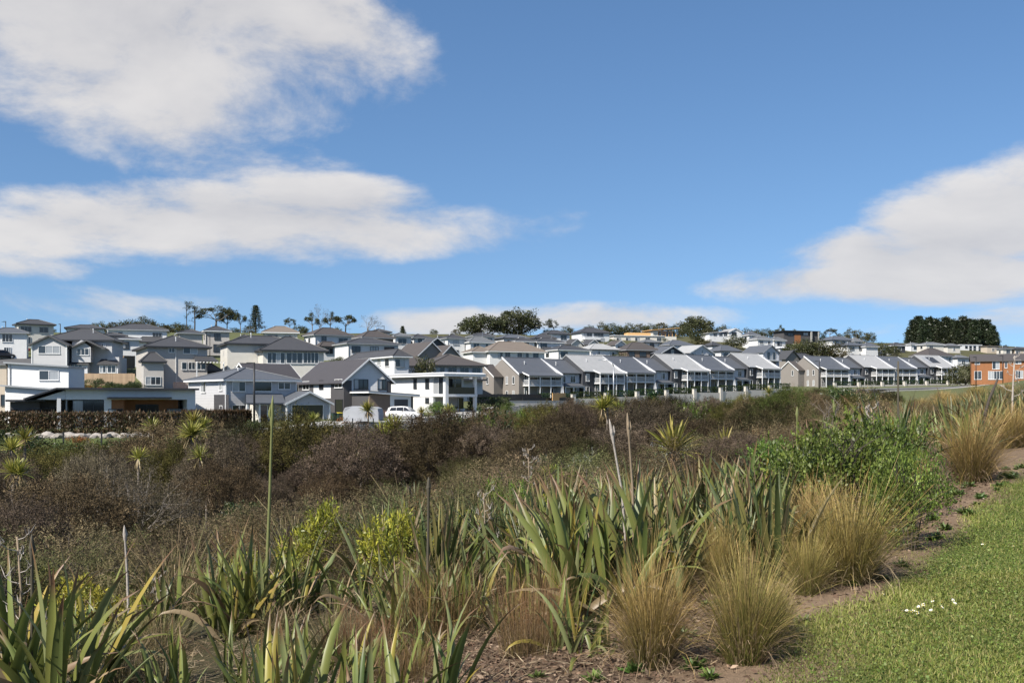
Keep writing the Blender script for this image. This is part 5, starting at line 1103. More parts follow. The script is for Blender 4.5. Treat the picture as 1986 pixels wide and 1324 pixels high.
for px, top, wd, d, lab in ((1365, 652, 1.6, 405, 'golden dry scrub patch below the villa'), (1345, 655, 1.2, 400, 'golden dry scrub left of the patch'), (1425, 648, 1.5, 400, 'dark round bush below the villa'), (1352, 640, 1.2, 420, 'grey-green bush below the dark rounded tree'), (1545, 660, 1.3, 380, 'dark bush in front of the dark modern house'), (1590, 656, 1.4, 385, 'large dark bush mass on the slope'), (1620, 660, 1.3, 385, 'olive end of the dark bush mass'), (1565, 655, 1.2, 385, 'bush between the modern house and the bush mass'), (1200, 680, 1.0, 300, 'small tree behind the pale terrace roof'), (1710, 662, 1.1, 400, 'pale leafy tree left of the dark roofed house'), (1735, 668, 1.0, 420, 'small shrubby tree below the pine grove'), (828, 682, .45, 172, 'upright leafy tree beside the wide brown roof'), (818, 690, .45, 171, 'second upright tree beside the wide brown roof'), (1870, 700, 1.2, 262, 'dark green tree left of the orange building'), (1950, 668, 1.2, 500, 'low tree right of the tan house')):
    o = tree('olive' if 'golden' in lab or 'olive' in lab else 'bush', px, top, lab, wd, d, group='bushes between the houses')
    if 'golden' in lab: o.scale.z *= .8
vr0 = random.Random(5); DG = mat('lamp_black', (.015, .015, .017), .45, .1)
# scattered garden shrubs between the hillside houses
for i in range(46):
    px = hr.uniform(200, 1720); u = (px-CX)/F; f0, r0 = float(ip(u, UX, FOOT)), float(ip(u, UX, RIDG)); d = f0+(r0-f0)*hr.uniform(.1, .85); x = wx(px, d)
    plant('garden_shrub', hr.choice(DARKB+LIME[:1]), (x, d, float(H(x, d))-.1), hr.uniform(.7, 1.3), f"dark garden shrub between hillside houses {'above the front houses' if px < 900 else 'above the near terrace' if px < 1500 else 'above the far terrace'}", 'shrub', 'garden shrubs on the hillside')
# ------------------------------------------------------------------ the bungalow's hedge, rock edging, garden plants along the road
hedge_brown = leafbox('hedge', 26, 1.5, 1.5, 30000, .20, [(.085, .052, .030), (.062, .045, .025), (.045, .046, .02), (.11, .066, .036)], RNG, LEAF)
def roadside(px, py): return on_ground(px, py, 140)
x, y, z = wx(172, 106), 106.0, float(H(wx(172, 106), 106)); tag(ob('hedge', hedge_brown, None, (x, y, z-.2), (0, 0, R(4)), (.98, 1, 1.5)), 'long brown-leaved hedge in front of the modern bungalow', 'hedge')
x, y, z = wx(420, 113), 113.0, float(H(wx(420, 113), 113)); tag(ob('hedge', hedge_brown, None, (x, y, z-.2), (0, 0, R(20)), (.28, 1, 1.4)), 'short brown hedge left of the black lamp post', 'hedge')
rock = mat('garden_rock', (.30, .27, .24), .9, .3, 2.0, .03, 8, rnd=.2)
def rock_mesh(seed):
    rng = np.random.default_rng(seed); bm = bmesh.new(); bmesh.ops.create_icosphere(bm, subdivisions=2, radius=.5); k = rng.normal(0, 1, (9, 3))
    for v in bm.verts:
        n = np.array(v.co)/.5; f = min(1.0, min(.78/max(1e-3, float(n@unitv(q))) if float(n@unitv(q)) > 0 else 9 for q in k)); v.co = Vector(n*.5*f*rng.uniform(.96, 1.04)); v.co.z *= .75
    me = bpy.data.meshes.new('rock'); bm.to_mesh(me); bm.free(); me.materials.append(rock); return me
ROCKS = [rock_mesh(i) for i in range(5)]
for i in range(34):
    px = -14+i*9.2+hr.uniform(-2, 2); d = 99+hr.uniform(-.6, .6)+i*.05; x = wx(px, d); s = hr.uniform(.7, 1.35)
    o = ob('rock', ROCKS[i % 5], None, (x, d, float(H(x, d))+.12*s), (hr.uniform(-.3, .3), hr.uniform(-.3, .3), hr.uniform(0, 6)), (s*1.2, s, s*.95)); tag(o, 'pale boulder in the row edging the hedge bed', 'rock', 'boulders edging the hedge bed')
for px, py, s, lab in ((150, 868, 1.5, 'rust-orange shrub among the boulders'), (60, 862, 1.0, 'small rust shrub at the left boulders'), (672, 822, 1.3, 'orange shrub at the foot of the covered trailer'), (697, 822, .9, 'second orange shrub by the covered trailer')):
    x, y, z = roadside(px, py); plant('rust_shrub', RUSTB[0], (x, y, z), s, lab, 'shrub', 'rust-coloured shrubs')
for px, d, sx, lab in ((848, 133, 1.6, 'rounded green hedge shrubs by the white car'), (872, 133, 1.2, 'green hedge shrub left of the corner column'), (972, 148, 1.3, 'dark shrub beside the retaining wall end'), (990, 150, 1.0, 'light green shrub at the retaining wall end')):
    x = wx(px, d); plant('garden_shrub', (LIME[0] if 'green' in lab and 'dark' not in lab else DARKB[0]), (x, d, float(H(x, d))), (sx*1.3, sx*1.3, sx*1.25) if 'dark' not in lab else sx*.8, lab, 'shrub', 'shrubs along the street')
x = wx(948, 150); hd = ob('hedge', hedge_green[0], None, (x, 150, float(H(x, 150))), (0, 0, R(40)), (1.4, 1, 1.5)); tag(hd, 'tall dark hedge right of the white flat-roofed house', 'hedge')
for i in range(15):
    px = 140+i*9; d = 160+vr0.uniform(-1, 1); x = wx(px, d); plant('garden_shrub', hr.choice((DARKB[0], LIME[0], RUSTB[0], DARKB[0])), (x, d, float(H(x, d))-.2), hr.uniform(.6, .9), 'shrub in the planted row below the brown timber fence', 'shrub', 'shrubs below the brown fence')
# ------------------------------------------------------------------ street things
def lamp(px, d, top, label, arm=1.6, m=None, rad=.07, head='flat', kind='street_lamp'):
    x = wx(px, d); z = float(H(x, d)); hg = wz(top, d)-z; e = empty(kind, (x, d, z), 0, label, 'street lamp', 'street lamps'); m = m or DG
    MB().tube([(0, 0, -.3), (0, 0, hg*.5), (0, 0, hg)], [rad*1.3, rad*1.1, rad], 8).build('pole', m, e, True)
    if head == 'flat':
        MB().box(-arm*.62, .1, -.07, .07, hg-.08, hg+.02).build('arm', m, e); MB().box(-arm, -arm*.3, -.14, .14, hg-.13, hg-.081).build('lamp_head', m, e)
    else:
        MB().tube([(0, 0, hg), (-.25, 0, hg+.7), (-.9, 0, hg+1.05), (-arm, 0, hg+1.1)], [rad, rad*.8, rad*.7, rad*.6], 7).build('arm', m, e, True); MB().box(-arm-.5, -arm, -.12, .12, hg+1.03, hg+1.16).build('lamp_head', m, e)
    return e
lamp(493, 104, 703, 'tall black lamp post in front of the grey weatherboard house', 1.3, rad=.10)
lamp(1190, 176, 710, 'white curved street lamp in front of the near terrace', 2.2, steel, .10, 'curve')
lamp(1589, 240, 700, 'black lamp post at the gable end of the far terrace', 1.6, rad=.10)
lamp(1893, 236, 692, 'black post left of the orange building windows', 1.0, rad=.09)
lamp(1945, 232, 689, 'dark pole with thin arm in front of the orange building', 1.2, rad=.09)
lamp(11, 205, 623, 'thin dark lamp post above the car park', .8, rad=.08)
lamp(117, 262, 628, 'small lamp on the skyline left of the dark roofs', .6, rad=.1)
lamp(407, 172, 650, 'dark lamp post behind the beige deck house', .8, rad=.07); lamp(745, 260, 632, 'thin lamp post near the twiggy tree', .8, rad=.08); lamp(514, 250, 632, 'lamp post left of the pale brown roof', 1.4, rad=.08)
# fences
def fence(pxs, d, top, label, m=fencewood, hgt=1.5, sp=.11, cat='fence', z0=None, thin=False):
    (p0, d0), (p1, d1) = (pxs[0], d[0]), (pxs[1], d[1]); x0, x1 = wx(p0, d0), wx(p1, d1); L = math.hypot(x1-x0, d1-d0); a = math.atan2(d1-d0, x1-x0); z = wz(top, d0)-hgt if z0 is None else z0
    e = empty('fence', (x0, d0, z), a, label, cat, 'fences'); n = int(L/(sp+.015)); me = MB().box(0, sp, -.012, .012, -.8, hgt).mesh('paling', m)
    n = min(n, 90); st = L/n; z1 = (wz(top, d1)-hgt-z)
    for i in range(n): ob('paling', me, e, (i*st, 0, z1*i/n+hr.uniform(-.03, .03)), (0, 0, 0), ((st-.015)/sp, 1, 1))
    for i in range(int(L/2.2)+1): MB().box(0, .1, .03, .13, -1, hgt+.02).build('post', m, e, loc=(i*2.2, 0, z1*i*2.2/L))
    return e
fence((134, 262), (165, 163), 724, 'brown timber fence on the bank below the double-gabled house', sp=.2)
fence((925, 1050), (176, 182), 764, 'dark paling fence beside the gable end of the near terrace', blackm, 1.4, .12)
fence((1014, 1112), (172, 184), 771, 'black railing fence at the corner of the near terrace', blackm, 1.1, .05)
fence((1072, 1097), (178, 183), 762, 'fresh orange timber screen at the second town house', newwood, 1.5, .14)
fence((1780, 1872), (283, 287), 735, 'dark fence right of the far terrace', blackm, 1.0, .1)
fence((232, 262), (190, 186), 690, 'grey timber fence behind the beige deck house', fencewood, 1.6, .2)
fence((363, 480), (117, 122), 797, 'dark timber fence between the bungalow and the grey house', brown_wall, 1.3, .2)
x = wx(1000, 164); wl = empty('retaining_wall', (x-1.5, 160, float(H(x, 160))), R(39), 'long low pale retaining wall at the street corner of the near terrace', 'wall'); MB().box(0, 13, -.12, .12, -1, .95).build('wall_panel', creamblock, wl); MB().box(-.1, 13.1, -.17, .17, .95, 1.03).build('coping', concrete, wl); MB().box(-.5, -.102, -.25, .25, -1, 1.3).build('pillar', creamblock, wl)
# thin posts of the wire fence along the reserve
for i, px in enumerate((123, 197, 458, 684, 724, 798, 833, 898, 930, 1040, 1068)):
    d = 92 if px < 300 else 100 if px < 600 else 112 if px < 850 else 126; x = wx(px, d); o = MB().box(-.06, .06, -.06, .06, -.3, 1.15).build('fence_post', DG, None, loc=(x, d, float(H(x, d)))); MB().box(-.075, .075, -.075, .075, 1.15, 1.19).build('post_cap', DG, o); tag(o, 'short black post along the edge of the reserve', 'post', 'black posts along the reserve')
# driveways
def pad(name, pts, m, lift=.09): 
    q = [(wx(p, d), d, float(H(wx(p, d), d))+lift) for p, d in pts]; tag(MB().slab([q[0], q[1], q[2]], .3).slab([q[0], q[2], q[3]], .3).build(name, m), kind='structure')
pad('driveway', ((560, 116), (690, 112), (700, 127), (625, 124)), paving); pad('driveway', ((745, 121), (835, 121), (815, 132), (755, 131)), paving, .08); pad('driveway', ((868, 128), (965, 128), (935, 143), (866, 140)), paving, .1)
pad('car_park', ((-60, 178), (58, 172), (62, 205), (-20, 215)), asphalt, .25)
# --- vehicles
def car(x, y, z, rz, label, paint, group, big=1.0):
    e = empty('parked_car', (x, y, z), rz, label, 'car', group); e.scale = (big,)*3
    # side profile (x along the car, z) lofted over half-widths
    low = [(-2.30, .42), (-2.33, .75), (-2.25, .98), (-1.2, 1.02), (.2, 1.02), (1.15, 1.0), (1.95, .90), (2.28, .72), (2.32, .45), (1.9, .28), (-1.9, .28)]
    cabin = [(-2.18, .98), (-1.98, 1.48), (-1.55, 1.63), (-.3, 1.68), (.45, 1.60), (1.25, 1.01)]
    b = MB()
    def loft(prof, ws):
        n = len(prof); i0 = len(b.v)
        for w_, ins in ws: b.v.extend([(p[0]*ins, w_, p[1]) for p in prof])
        for k in range(len(ws)-1):
            for j in range(n): j2 = (j+1) % n; b.f.append((i0+k*n+j, i0+k*n+j2, i0+(k+1)*n+j2, i0+(k+1)*n+j)); b.m.append(0)
        b.f.append(tuple(i0+j for j in range(n))); b.f.append(tuple(i0+(len(ws)-1)*n+j for j in reversed(range(n)))); b.m += [0, 0]
    loft(low, [(-.92, .97), (-.86, 1.0), (.86, 1.0), (.92, .97)]); i1 = len(b.v); loft(cabin, [(-.66, .97), (.66, .97)])
    for k in range(i1, len(b.v)):
        v = b.v[k]
        if v[2] < 1.1: b.v[k] = (v[0], v[1]*1.30, v[2])
    b.build('body', paint, e, True)
    g = MB()
    for s in (-1, 1):
        def q(x_, z_): return (x_*.97, s*(.66+.205*(1.68-z_)/.66+.012), z_)
        for pts in ([(-1.85, 1.10), (-.95, 1.10), (-.95, 1.52), (-1.62, 1.50)], [(-.87, 1.10), (.05, 1.10), (.05, 1.56), (-.87, 1.53)], [(.13, 1.10), (1.0, 1.08), (.42, 1.50), (.13, 1.55)]): MB().poly([q(*p) for p in pts]).build('side_window', dglass, e)
        MB().box(2.12, 2.27, s*.62-.2, s*.62+.2, .68, .82).build('headlight', glass, e); MB().box(-2.33, -2.24, s*.70-.16, s*.70+.16, .78, .98).build('tail_light', mat('tail_red', (.3, .01, .01), .3), e)
    MB().poly([(.60, -.64, 1.545), (1.22, -.80, 1.06), (1.22, .80, 1.06), (.60, .64, 1.545)]).build('windscreen', dglass, e); MB().poly([(-2.02, -.62, 1.50), (-2.02, .62, 1.50), (-2.20, .78, 1.06), (-2.20, -.78, 1.06)]).build('rear_window', dglass, e)
    for sx in (-1.42, 1.42):
        for s in (-1, 1):
            t = MB().tube([(sx, s*.70, .36), (sx, s*.93, .36)], .36, 16).build('wheel', mat('tyre_rubber', (.02, .02, .02), .85), e); MB().tube([(sx, s*.925, .36), (sx, s*.945, .36)], [.24, .20], 12).build('rim', steel, t)
    for s in (-.6, .6): MB().tube([(-1.7, s, 1.68), (.2, s, 1.72)], .025, 5).build('roof_rail', DG, e)
    return e
white_paint = mat('white_car_paint', (.66, .66, .655), .25, .03, spec=.5); red_paint = mat('red_car_paint', (.42, .02, .02), .25, .05, spec=.5); dark_paint = mat('black_car_paint', (.02, .02, .024), .25, .05, spec=.5)
d = 127.5; x = wx(785, d); car(x, d, float(H(x, d))+.10, R(-12), 'white SUV parked on the driveway of the charcoal gable house', white_paint, 'parked cars')
for px, py, pm, lab in ((36, 686, red_paint, 'bright red car lower in the car park'), (10, 672, red_paint, 'darker red car at the top of the car park'), (22, 671, dark_paint, 'black car at the top of the car park'), (5, 698, dark_paint, 'black car at the left edge near the tan house')):
    d = on_ground(px, py)[1]; x = wx(px, d); car(x, d, float(H(x, d))+.3, R(20 if pm is red_paint else 60), lab, pm, 'parked cars')
# covered trailer
cover = mat('grey_canvas_cover', (.30, .31, .33), .8, .12, 1.5, .02, 5)
d = 119; x = wx(706, d); e = empty('covered_trailer', (x, d, float(H(x, d))+.08), R(-6), 'boxy caravan under a grey canvas cover beside the driveway', 'caravan')
q = [(-2.25, .35), (-2.3, 1.4), (-2.05, 1.95), (-1.2, 2.12), (1.5, 2.05), (2.0, 1.85), (2.15, 1.2), (2.1, .35)]
b = MB(); n = len(q)
for k, (yy, sc) in enumerate(((-1.1, .97), (-1.0, 1.0), (1.0, 1.0), (1.1, .97))): b.v += [(p[0]*sc, yy+.05*math.sin(i*2.3+k), p[1]*(.98 if sc < 1 else 1)) for i, p in enumerate(q)]
for k in range(3):
    for j in range(n): j2 = (j+1) % n; b.f.append((k*n+j, k*n+j2, (k+1)*n+j2, (k+1)*n+j)); b.m.append(0)
b.f += [tuple(range(n)), tuple(3*n+j for j in reversed(range(n)))]; b.m += [0, 0]; b.build('canvas_cover', cover, e)
for s in (-.95, .95): MB().tube([(0, s-.1, .3), (0, s+.1, .3)], .3, 14).build('wheel', MATS['tyre_rubber'], e)
MB().tube([(2.0, 0, .42), (3.2, 0, .42)], .05, 6).build('drawbar', DG, e)
for k, px in enumerate((648, 658)):
    d = 124; x = wx(px, d); e = empty('wheelie_bin', (x, d, float(H(x, d))+.1), R(35), ('dark wheelie bin nearest the garage', 'wheelie bin with yellow lid beside the garage')[k], 'bin', 'wheelie bins'); MB().hexa([(-.24, -.28, 0), (.24, -.28, 0), (.24, .28, 0), (-.24, .28, 0)], [(-.29, -.36, .98), (.29, -.36, .98), (.29, .36, .98), (-.29, .36, .98)]).build('body', mat('bin_green', (.02, .04, .03), .5), e)
    MB().hexa([(-.31, -.4, .982), (.31, -.4, .982), (.31, .38, .982), (-.31, .38, .982)], [(-.28, -.36, 1.05), (.28, -.36, 1.05), (.28, .36, 1.08), (-.28, .36, 1.08)]).build('lid', mat('bin_lid_%d' % k, ((.03, .03, .03), (.5, .4, .03))[k], .5), e)
    for s in (-.2, .2): MB().tube([(s-.04, .3, .1), (s+.04, .3, .1)], .1, 10).build('wheel', MATS['tyre_rubber'], e)
d = 126; x = wx(953, d); e = empty('letterbox', (x, d, float(H(x, d))), R(30), 'small white letterbox by the driveway of the flat-roofed house', 'letterbox'); MB().box(-.05, .05, -.05, .05, -.2, .9).build('post', trim, e); MB().prism([(-.22, -.16, .9), (.22, -.16, .9), (.22, .16, .9), (-.22, .16, .9)], [(-.24, -.16, 1.2), (.24, -.16, 1.2), (.24, .16, 1.28), (-.24, .16, 1.28)]).build('box', trim, e)
# ------------------------------------------------------------------ cabbage trees and conifer in the scrub
def head_at(px, py, d): return wx(px, d), d, wz(py, d)
for px, py, d, s, n, lab in ((48, 848, 50, 1.25, 1, 'yellow-green cabbage tree left of the hedge, the taller of two'), (22, 868, 49, 1.2, 1, 'drooping yellow cabbage tree at the left edge of the picture'), (25, 912, 40, 1.1, 2, 'broad cabbage tree lower down at the left edge'), (375, 815, 52, 1.1, 2, 'tall twin-headed cabbage tree in front of the bungalow end'), (372, 838, 50, 1.35, 2, 'wide cabbage tree just below the twin-headed one'), (388, 882, 44, 1.05, 1, 'cabbage tree with a hanging skirt of dead leaves'), (400, 952, 36, .8, 1, 'small cabbage tree low in the dark scrub'),
        (296, 828, 60, 1.3, 1, 'cabbage tree in front of the orange timber recess'), (268, 884, 42, .9, 1, 'spiky head just showing above the grey-branched bush'), (178, 872, 70, 1.3, 1, 'low spiky plant on the verge below the boulders'), (576, 818, 90, 1.5, 1, 'left cabbage tree before the dark garage door'), (607, 812, 90, 1.4, 1, 'right cabbage tree before the dark garage door'), (592, 830, 86, 1.0, 1, 'smallest cabbage tree between the pair by the garage'), (500, 850, 60, 1.1, 1, 'pale spiky plant below the black lamp post'),
        (700, 862, 40, 1.0, 1, 'cabbage tree sunk in the brown scrub below the caravan'), (764, 832, 50, 1.6, 2, 'largest cabbage tree, left of the white SUV'), (714, 790, 75, 1.2, 2, 'thin-trunked cabbage tree standing before the caravan'), (818, 798, 100, 1.2, 1, 'yellow cabbage tree at the nose of the white SUV'), (870, 795, 105, 1.5, 1, 'pale cabbage tree before the garage of the flat-roofed house'), (1178, 782, 60, 1.3, 2, 'cabbage tree left of the white curved lamp'), (1198, 790, 58, 1.0, 1, 'cabbage tree at the foot of the white curved lamp'), (1306, 866, 21, 1.15, 1, 'isolated spiky cabbage tree head in the middle of the brown scrub'),
        (1440, 798, 70, 1.2, 2, 'yellowish cabbage tree in front of the seventh garden wall'), (1465, 792, 66, 1.2, 2, 'green cabbage tree right of the yellowish one'), (1500, 820, 44, 1.0, 1, 'yellow spiky clump left of the dry brown shrub'), (1520, 830, 40, .7, 1, 'small yellow spiky clump beside the dry brown shrub'), (1405, 862, 24, .85, 1, 'yellow low spiky clump near the dead stems'), (1065, 915, 22, .5, 1, 'small spiky clump in the grey shrubs'), (1490, 760, 110, 1.4, 1, 'spiky tree before the end of the near terrace')):
    x, y, z = head_at(px, py, d); g = float(H(x, y)); cabbage((x, y, g-.1), max(.3, z-g), n, lab, s*.98)
d = 74; x = wx(1266, d); g = float(H(x, d)); hg = wz(765, d)-g
e = empty('conifer', (x, d, g), 0, 'dark green spreading young conifer in front of the garden walls', 'conifer'); b = MB(); b.tube([(0, 0, -.2), (0, 0, hg*.6), (0, 0, hg)], [.1, .07, .02], 6); b.build('trunk', darkbark, e)
rg = np.random.default_rng(5); tp = []
for zz in np.linspace(.25, hg*.97, 12):
    for j in range(7):
        a = j*.9+zz*3; r_ = 1.75*(1-zz/hg*.9)*rg.uniform(.7, 1.1)
        for t in (.3, .55, .8, 1): tp.append(Vector((math.cos(a)*r_*t, math.sin(a)*r_*t, zz+.3*r_*t)))
ob('crown', clump_leaves(tp, rg, .16, 20, .16, [(.022, .05, .016), (.03, .062, .02), (.045, .075, .03)], .7), e)
# ------------------------------------------------------------------ the belt of manuka scrub
LX = [-200, 0, 150, 250, 330, 400, 480, 560, 650, 760, 850, 950, 1000, 1100, 1200, 1300, 1400, 1500, 1560, 1640, 1740, 1800, 1986, 2300]
LY = [880, 888, 884, 868, 848, 850, 846, 842, 842, 842, 832, 812, 802, 797, 790, 788, 780, 774, 764, 760, 768, 786, 800, 800]
vr = random.Random(21)
cand = []
for _ in range(60000):
    y = math.sqrt(vr.uniform(22**2, 86**2)); x = y*vr.uniform(-.62, .34); s = float(s_of(x, y))
    if s < 12.0 or y < 44 or y > float(np.interp(x, [-60, -30, -13, 0, 40], [80, 86, 92, 98, 100]))-5: continue
    cand.append((x, y, s))
kept = []
for x, y, s in cand:
    r_ = 3.0+.014*y
    if all((x-a)**2+(y-b)**2 > r_*r_ for a, b, _ in kept): kept.append((x, y, s))
    if len(kept) >= 1000: break
kept.sort(key=lambda q: q[1])
fine = [k for k in kept if k[1] < 200]
nman = 0
LAND = ((180, 'boulders'), (360, 'modern bungalow'), (560, 'grey weatherboard house'), (720, 'charcoal gable house'), (900, 'flat-roofed house'), (1120, 'corner retaining wall'), (1320, 'near terrace'), (1540, 'terrace end'), (1780, 'far terrace'), (9999, 'orange building'))
def land(px): return next(n for a, n in LAND if px < a)
TONE = ('brown', 'olive', 'dusky purple-brown', 'dark olive', 'dull green', 'pale grey-brown')
def dist(y): return 'near' if y < 40 else 'middle' if y < 62 else 'back'
OPEN = ((265, 24, 2.2), (1306, 24, 1.0))         # clearings round the grey-branched bush and the lone spiky head
for x, y, s in kept:
    px = CX+x/y*F; lim = wz(float(np.interp(px, LX, LY))+vr.choice((-6, -2, 4, 12, 26, 38)), y)-float(H(x, y))
    if any(math.hypot(x-wx(p, d), y-d) < r_ for p, d, r_ in OPEN): continue
    hgt = min(vr.uniform(2.5, 4.2), lim*vr.choice((.55, .75, .9, 1, 1)))
    if hgt < .7: continue
    nman += 1
    if nman > 295: break
    olive = .5*math.sin(x*.23+y*.11)+.5*math.sin(y*.19-x*.07+1)
    i = vr.choice((1, 4, 3, 1)) if olive+vr.uniform(-.5, .5) > .25 else vr.choice((0, 2, 3, 5, 0, 2))
    w = vr.uniform(.7, 1.05)*max(.6, min(1.15, hgt/2.4))
    plant('manuka_bush', DOME[i], (x, y, float(H(x, y))-.15), (w, w, hgt/2.4), f"{'tall' if hgt > 2.2 else 'low'} {TONE[i]} manuka bush in the {dist(y)} rows of scrub below the {land(px)}", 'bush', f"manuka bushes below the {land(px)}")
for i in range(106):                                 # planting along the edge of the reserve, right up to the street
    px = 520+i*12.5+vr.uniform(-8, 8); y = vr.uniform(66, 92); x = wx(px, y); g = float(H(x, y)); hgt = wz(float(np.interp(px, LX, LY))+vr.choice((-5, 0, 4, 10)), y)-g
    if hgt < .5: continue
    pr = vr.choice((DOME[1], DOME[4], DOME[0], DOME[3], DARKB[0], LIME[0], LIME[1])); k0 = {True: 2.4}.get(pr in DOME, 1.75 if pr is DARKB[0] else .95); w = vr.uniform(.75, 1.1)*min(1.3, hgt/k0)
    plant('verge_bush', pr, (x, y, g-.1), (w, w, hgt/k0), f"rounded {TONE[DOME.index(pr)] if pr in DOME else 'dark green' if pr is DARKB[0] else 'bright green'} bush on the street edge before the {land(px)}", 'bush', f'street edge bushes before the {land(px)}')
for i, (px, top, base, wpx, v, lab) in enumerate((
    (95, 965, 1130, 270, 0, 'purple-brown manuka dome at the left edge behind the bottom flax'), (20, 1000, 1165, 190, 2, 'dark manuka dome cut by the left edge'), (335, 846, 968, 250, 0, 'brown manuka dome right of the boulders'), (215, 905, 1010, 220, 2, 'greyish manuka dome behind the bare-branched bush'), (470, 852, 985, 160, 3, 'dark olive manuka left of the tall green stalk'), (415, 925, 1040, 150, 0, 'low dark manuka between the bare-branched bush and the flax'), (572, 838, 985, 210, 1, 'large olive manuka dome just right of the tall green stalk'), (690, 856, 990, 180, 2, 'purple-grey manuka dome below the sunken cabbage tree'), (772, 872, 975, 130, 0, 'small brown manuka in the middle of the dark wall of scrub'), (850, 830, 962, 220, 0, 'broad brown manuka dome below the white SUV'), (950, 846, 950, 170, 2, 'purple-brown manuka dome left of the pale twiggy bush'), (1060, 846, 945, 180, 0, 'brown manuka dome below the corner retaining wall'), (1140, 868, 950, 130, 3, 'olive manuka left of the pair of tall dead stems'), (1250, 836, 915, 190, 2, 'dusky manuka dome behind the lone spiky head'), (1370, 828, 905, 190, 0, 'dark brown manuka dome right of the lone spiky head'), (1440, 850, 925, 150, 2, 'dusky manuka near the yellow low spiky clump'), (1500, 800, 880, 170, 3, 'olive manuka left of the dry straw-brown shrubs'), (150, 880, 960, 200, 1, 'olive manuka dome below the verge bush'), (300, 1010, 1085, 120, 3, 'rusty olive manuka at the foot of the bare-branched bush'), (640, 930, 1000, 120, 0, 'dark low manuka in front of the olive dome'), (510, 940, 1010, 110, 2, 'low dusky manuka in front of the dark olive one'), (910, 900, 965, 110, 3, 'low olive manuka at the right of the broad brown dome'), (1010, 880, 945, 110, 2, 'pale dusky manuka beside the forked stalk'), (60, 900, 1000, 170, 1, 'olive manuka below the left-edge cabbage trees'))):
    x, y, g = on_ground(px, base, 95); hm = (base-top)/F*y; wm = wpx/F*y; plant('manuka_dome', DOME[v], (x, y+wm*.3, g-.15), (wm/3.3, wm/3.3, hm/2.15), lab, 'bush', 'manuka domes at the front of the scrub')
# grey-branched open bush
x, y, g = on_ground(262, 1088); hg = wz(885, y)-g
e = empty('open_manuka', (x, y, g), 0, 'open manuka with bare pale grey branches at the edge of the dark scrub', 'bush'); b = MB(); tips = []; rg = np.random.default_rng(77)
for _ in range(9):
    dr = Vector((rg.normal(-.1, .5), rg.normal(0, .45), 1)).normalized(); limb(b, Vector((rg.normal(0, .07), rg.normal(0, .07), -.05)), dr, hg*.40, .020, rg, 3, tips, .02, 3, .36)
b.build('branches', palebark, e, True); T = np.array([tuple(t) for t in tips]); n = len(T)
Q = np.repeat(T, 90, 0)+rg.normal(0, .13, (n*90, 3)); ob('foliage', leaves_mesh('foliage', Q, rg.normal(0, .6, Q.shape)+np.array([0, 0, .8]), .040, .011, [(.12, .095, .07), (.15, .115, .08), (.09, .075, .05)], rg, DULL), e)
# ------------------------------------------------------------------ mixed low growth between the path edge and the scrub
mixn = {}
cand = []
for _ in range(30000):
    y = math.sqrt(vr.uniform(6.5**2, 46**2)); x = y*vr.uniform(-.64, .60); s = float(s_of(x, y))
    if not (6.2 < s < 13.5) or y < 11.5: continue
    r_ = .6+.016*y
    if all((x-a)**2+(y-b)**2 > r_*r_ for a, b, _ in cand): cand.append((x, y, s))
nm = {'wiry_shrub': ('olive-brown wiry shrub in the low growth before the scrub', 'shrub'), 'sedge_clump': ('straw-tipped sedge clump in the low growth before the scrub', 'sedge'), 'rush_clump': ('rust-brown rush clump in the low growth before the scrub', 'rush')}
cand.sort(key=lambda q: q[1]); cnt = {k: 0 for k in nm}
for x, y, s in cand:
    r_ = vr.random(); k = 'wiry_shrub' if r_ < .52+.04*(s-6) else ('sedge_clump' if r_ < .85 else 'rush_clump')
    if cnt[k] > 280: continue
    cnt[k] += 1; sc = vr.uniform(.6, 1.25); lab, cat = nm[k]; p = (x, y, float(H(x, y))-.03); lab = lab.replace('in the low growth before the scrub', f'in the {dist(y+18)} low growth in line with the {land(CX+x/y*F)}')
    if k == 'wiry_shrub': plant(k, WIRY[vr.randrange(3)], p, (sc*1.1, sc*1.1, sc*.9), lab, cat, 'wiry shrubs before the scrub')
    elif k == 'sedge_clump': single(k, SEDGE[vr.randrange(3)], p, sc*1.1, lab, cat, 'sedges before the scrub')
    else: single(k, RUSH[vr.randrange(3)], p, sc, lab, cat, 'rushes before the scrub')
for i in range(34):                                 # low sedge and straw between the near plants
    y = math.sqrt(vr.uniform(6.2**2, 12**2)); x = y*vr.uniform(-.58, .1); s = float(s_of(x, y))
    if s < 2.2: continue
    single('sedge_clump', SEDGE[vr.randrange(3)], (x, y, float(H(x, y))-.02), vr.uniform(.4, .7), f'low straw-coloured sedge between the near flax, in line with the {land(CX+x/y*F)}', 'sedge', 'low sedges between the near flax')
# dry grass and low clumps out on the right, in front of the far terrace
for i in range(150):
    y = math.sqrt(vr.uniform(24**2, 105**2)); x = y*vr.uniform(.36, .66); s = float(s_of(x, y)); far = y > 55
    if s < -1 or y > 92: continue
    px = CX+x/y*F; me = vr.choice(TUS+SEDGE+FLX[:1] if not far else TUS+SEDGE); sc = vr.uniform(.8, 1.3)*(1.2 if far else 1)
    single('dry_tussock', me, (x, y, float(H(x, y))-.02), (sc*1.3, sc*1.3, sc*.9), f"{'far' if far else 'near'} dry straw clump on the open slope in line with the {land(px)}", 'tussock', 'dry clumps on the open slope')
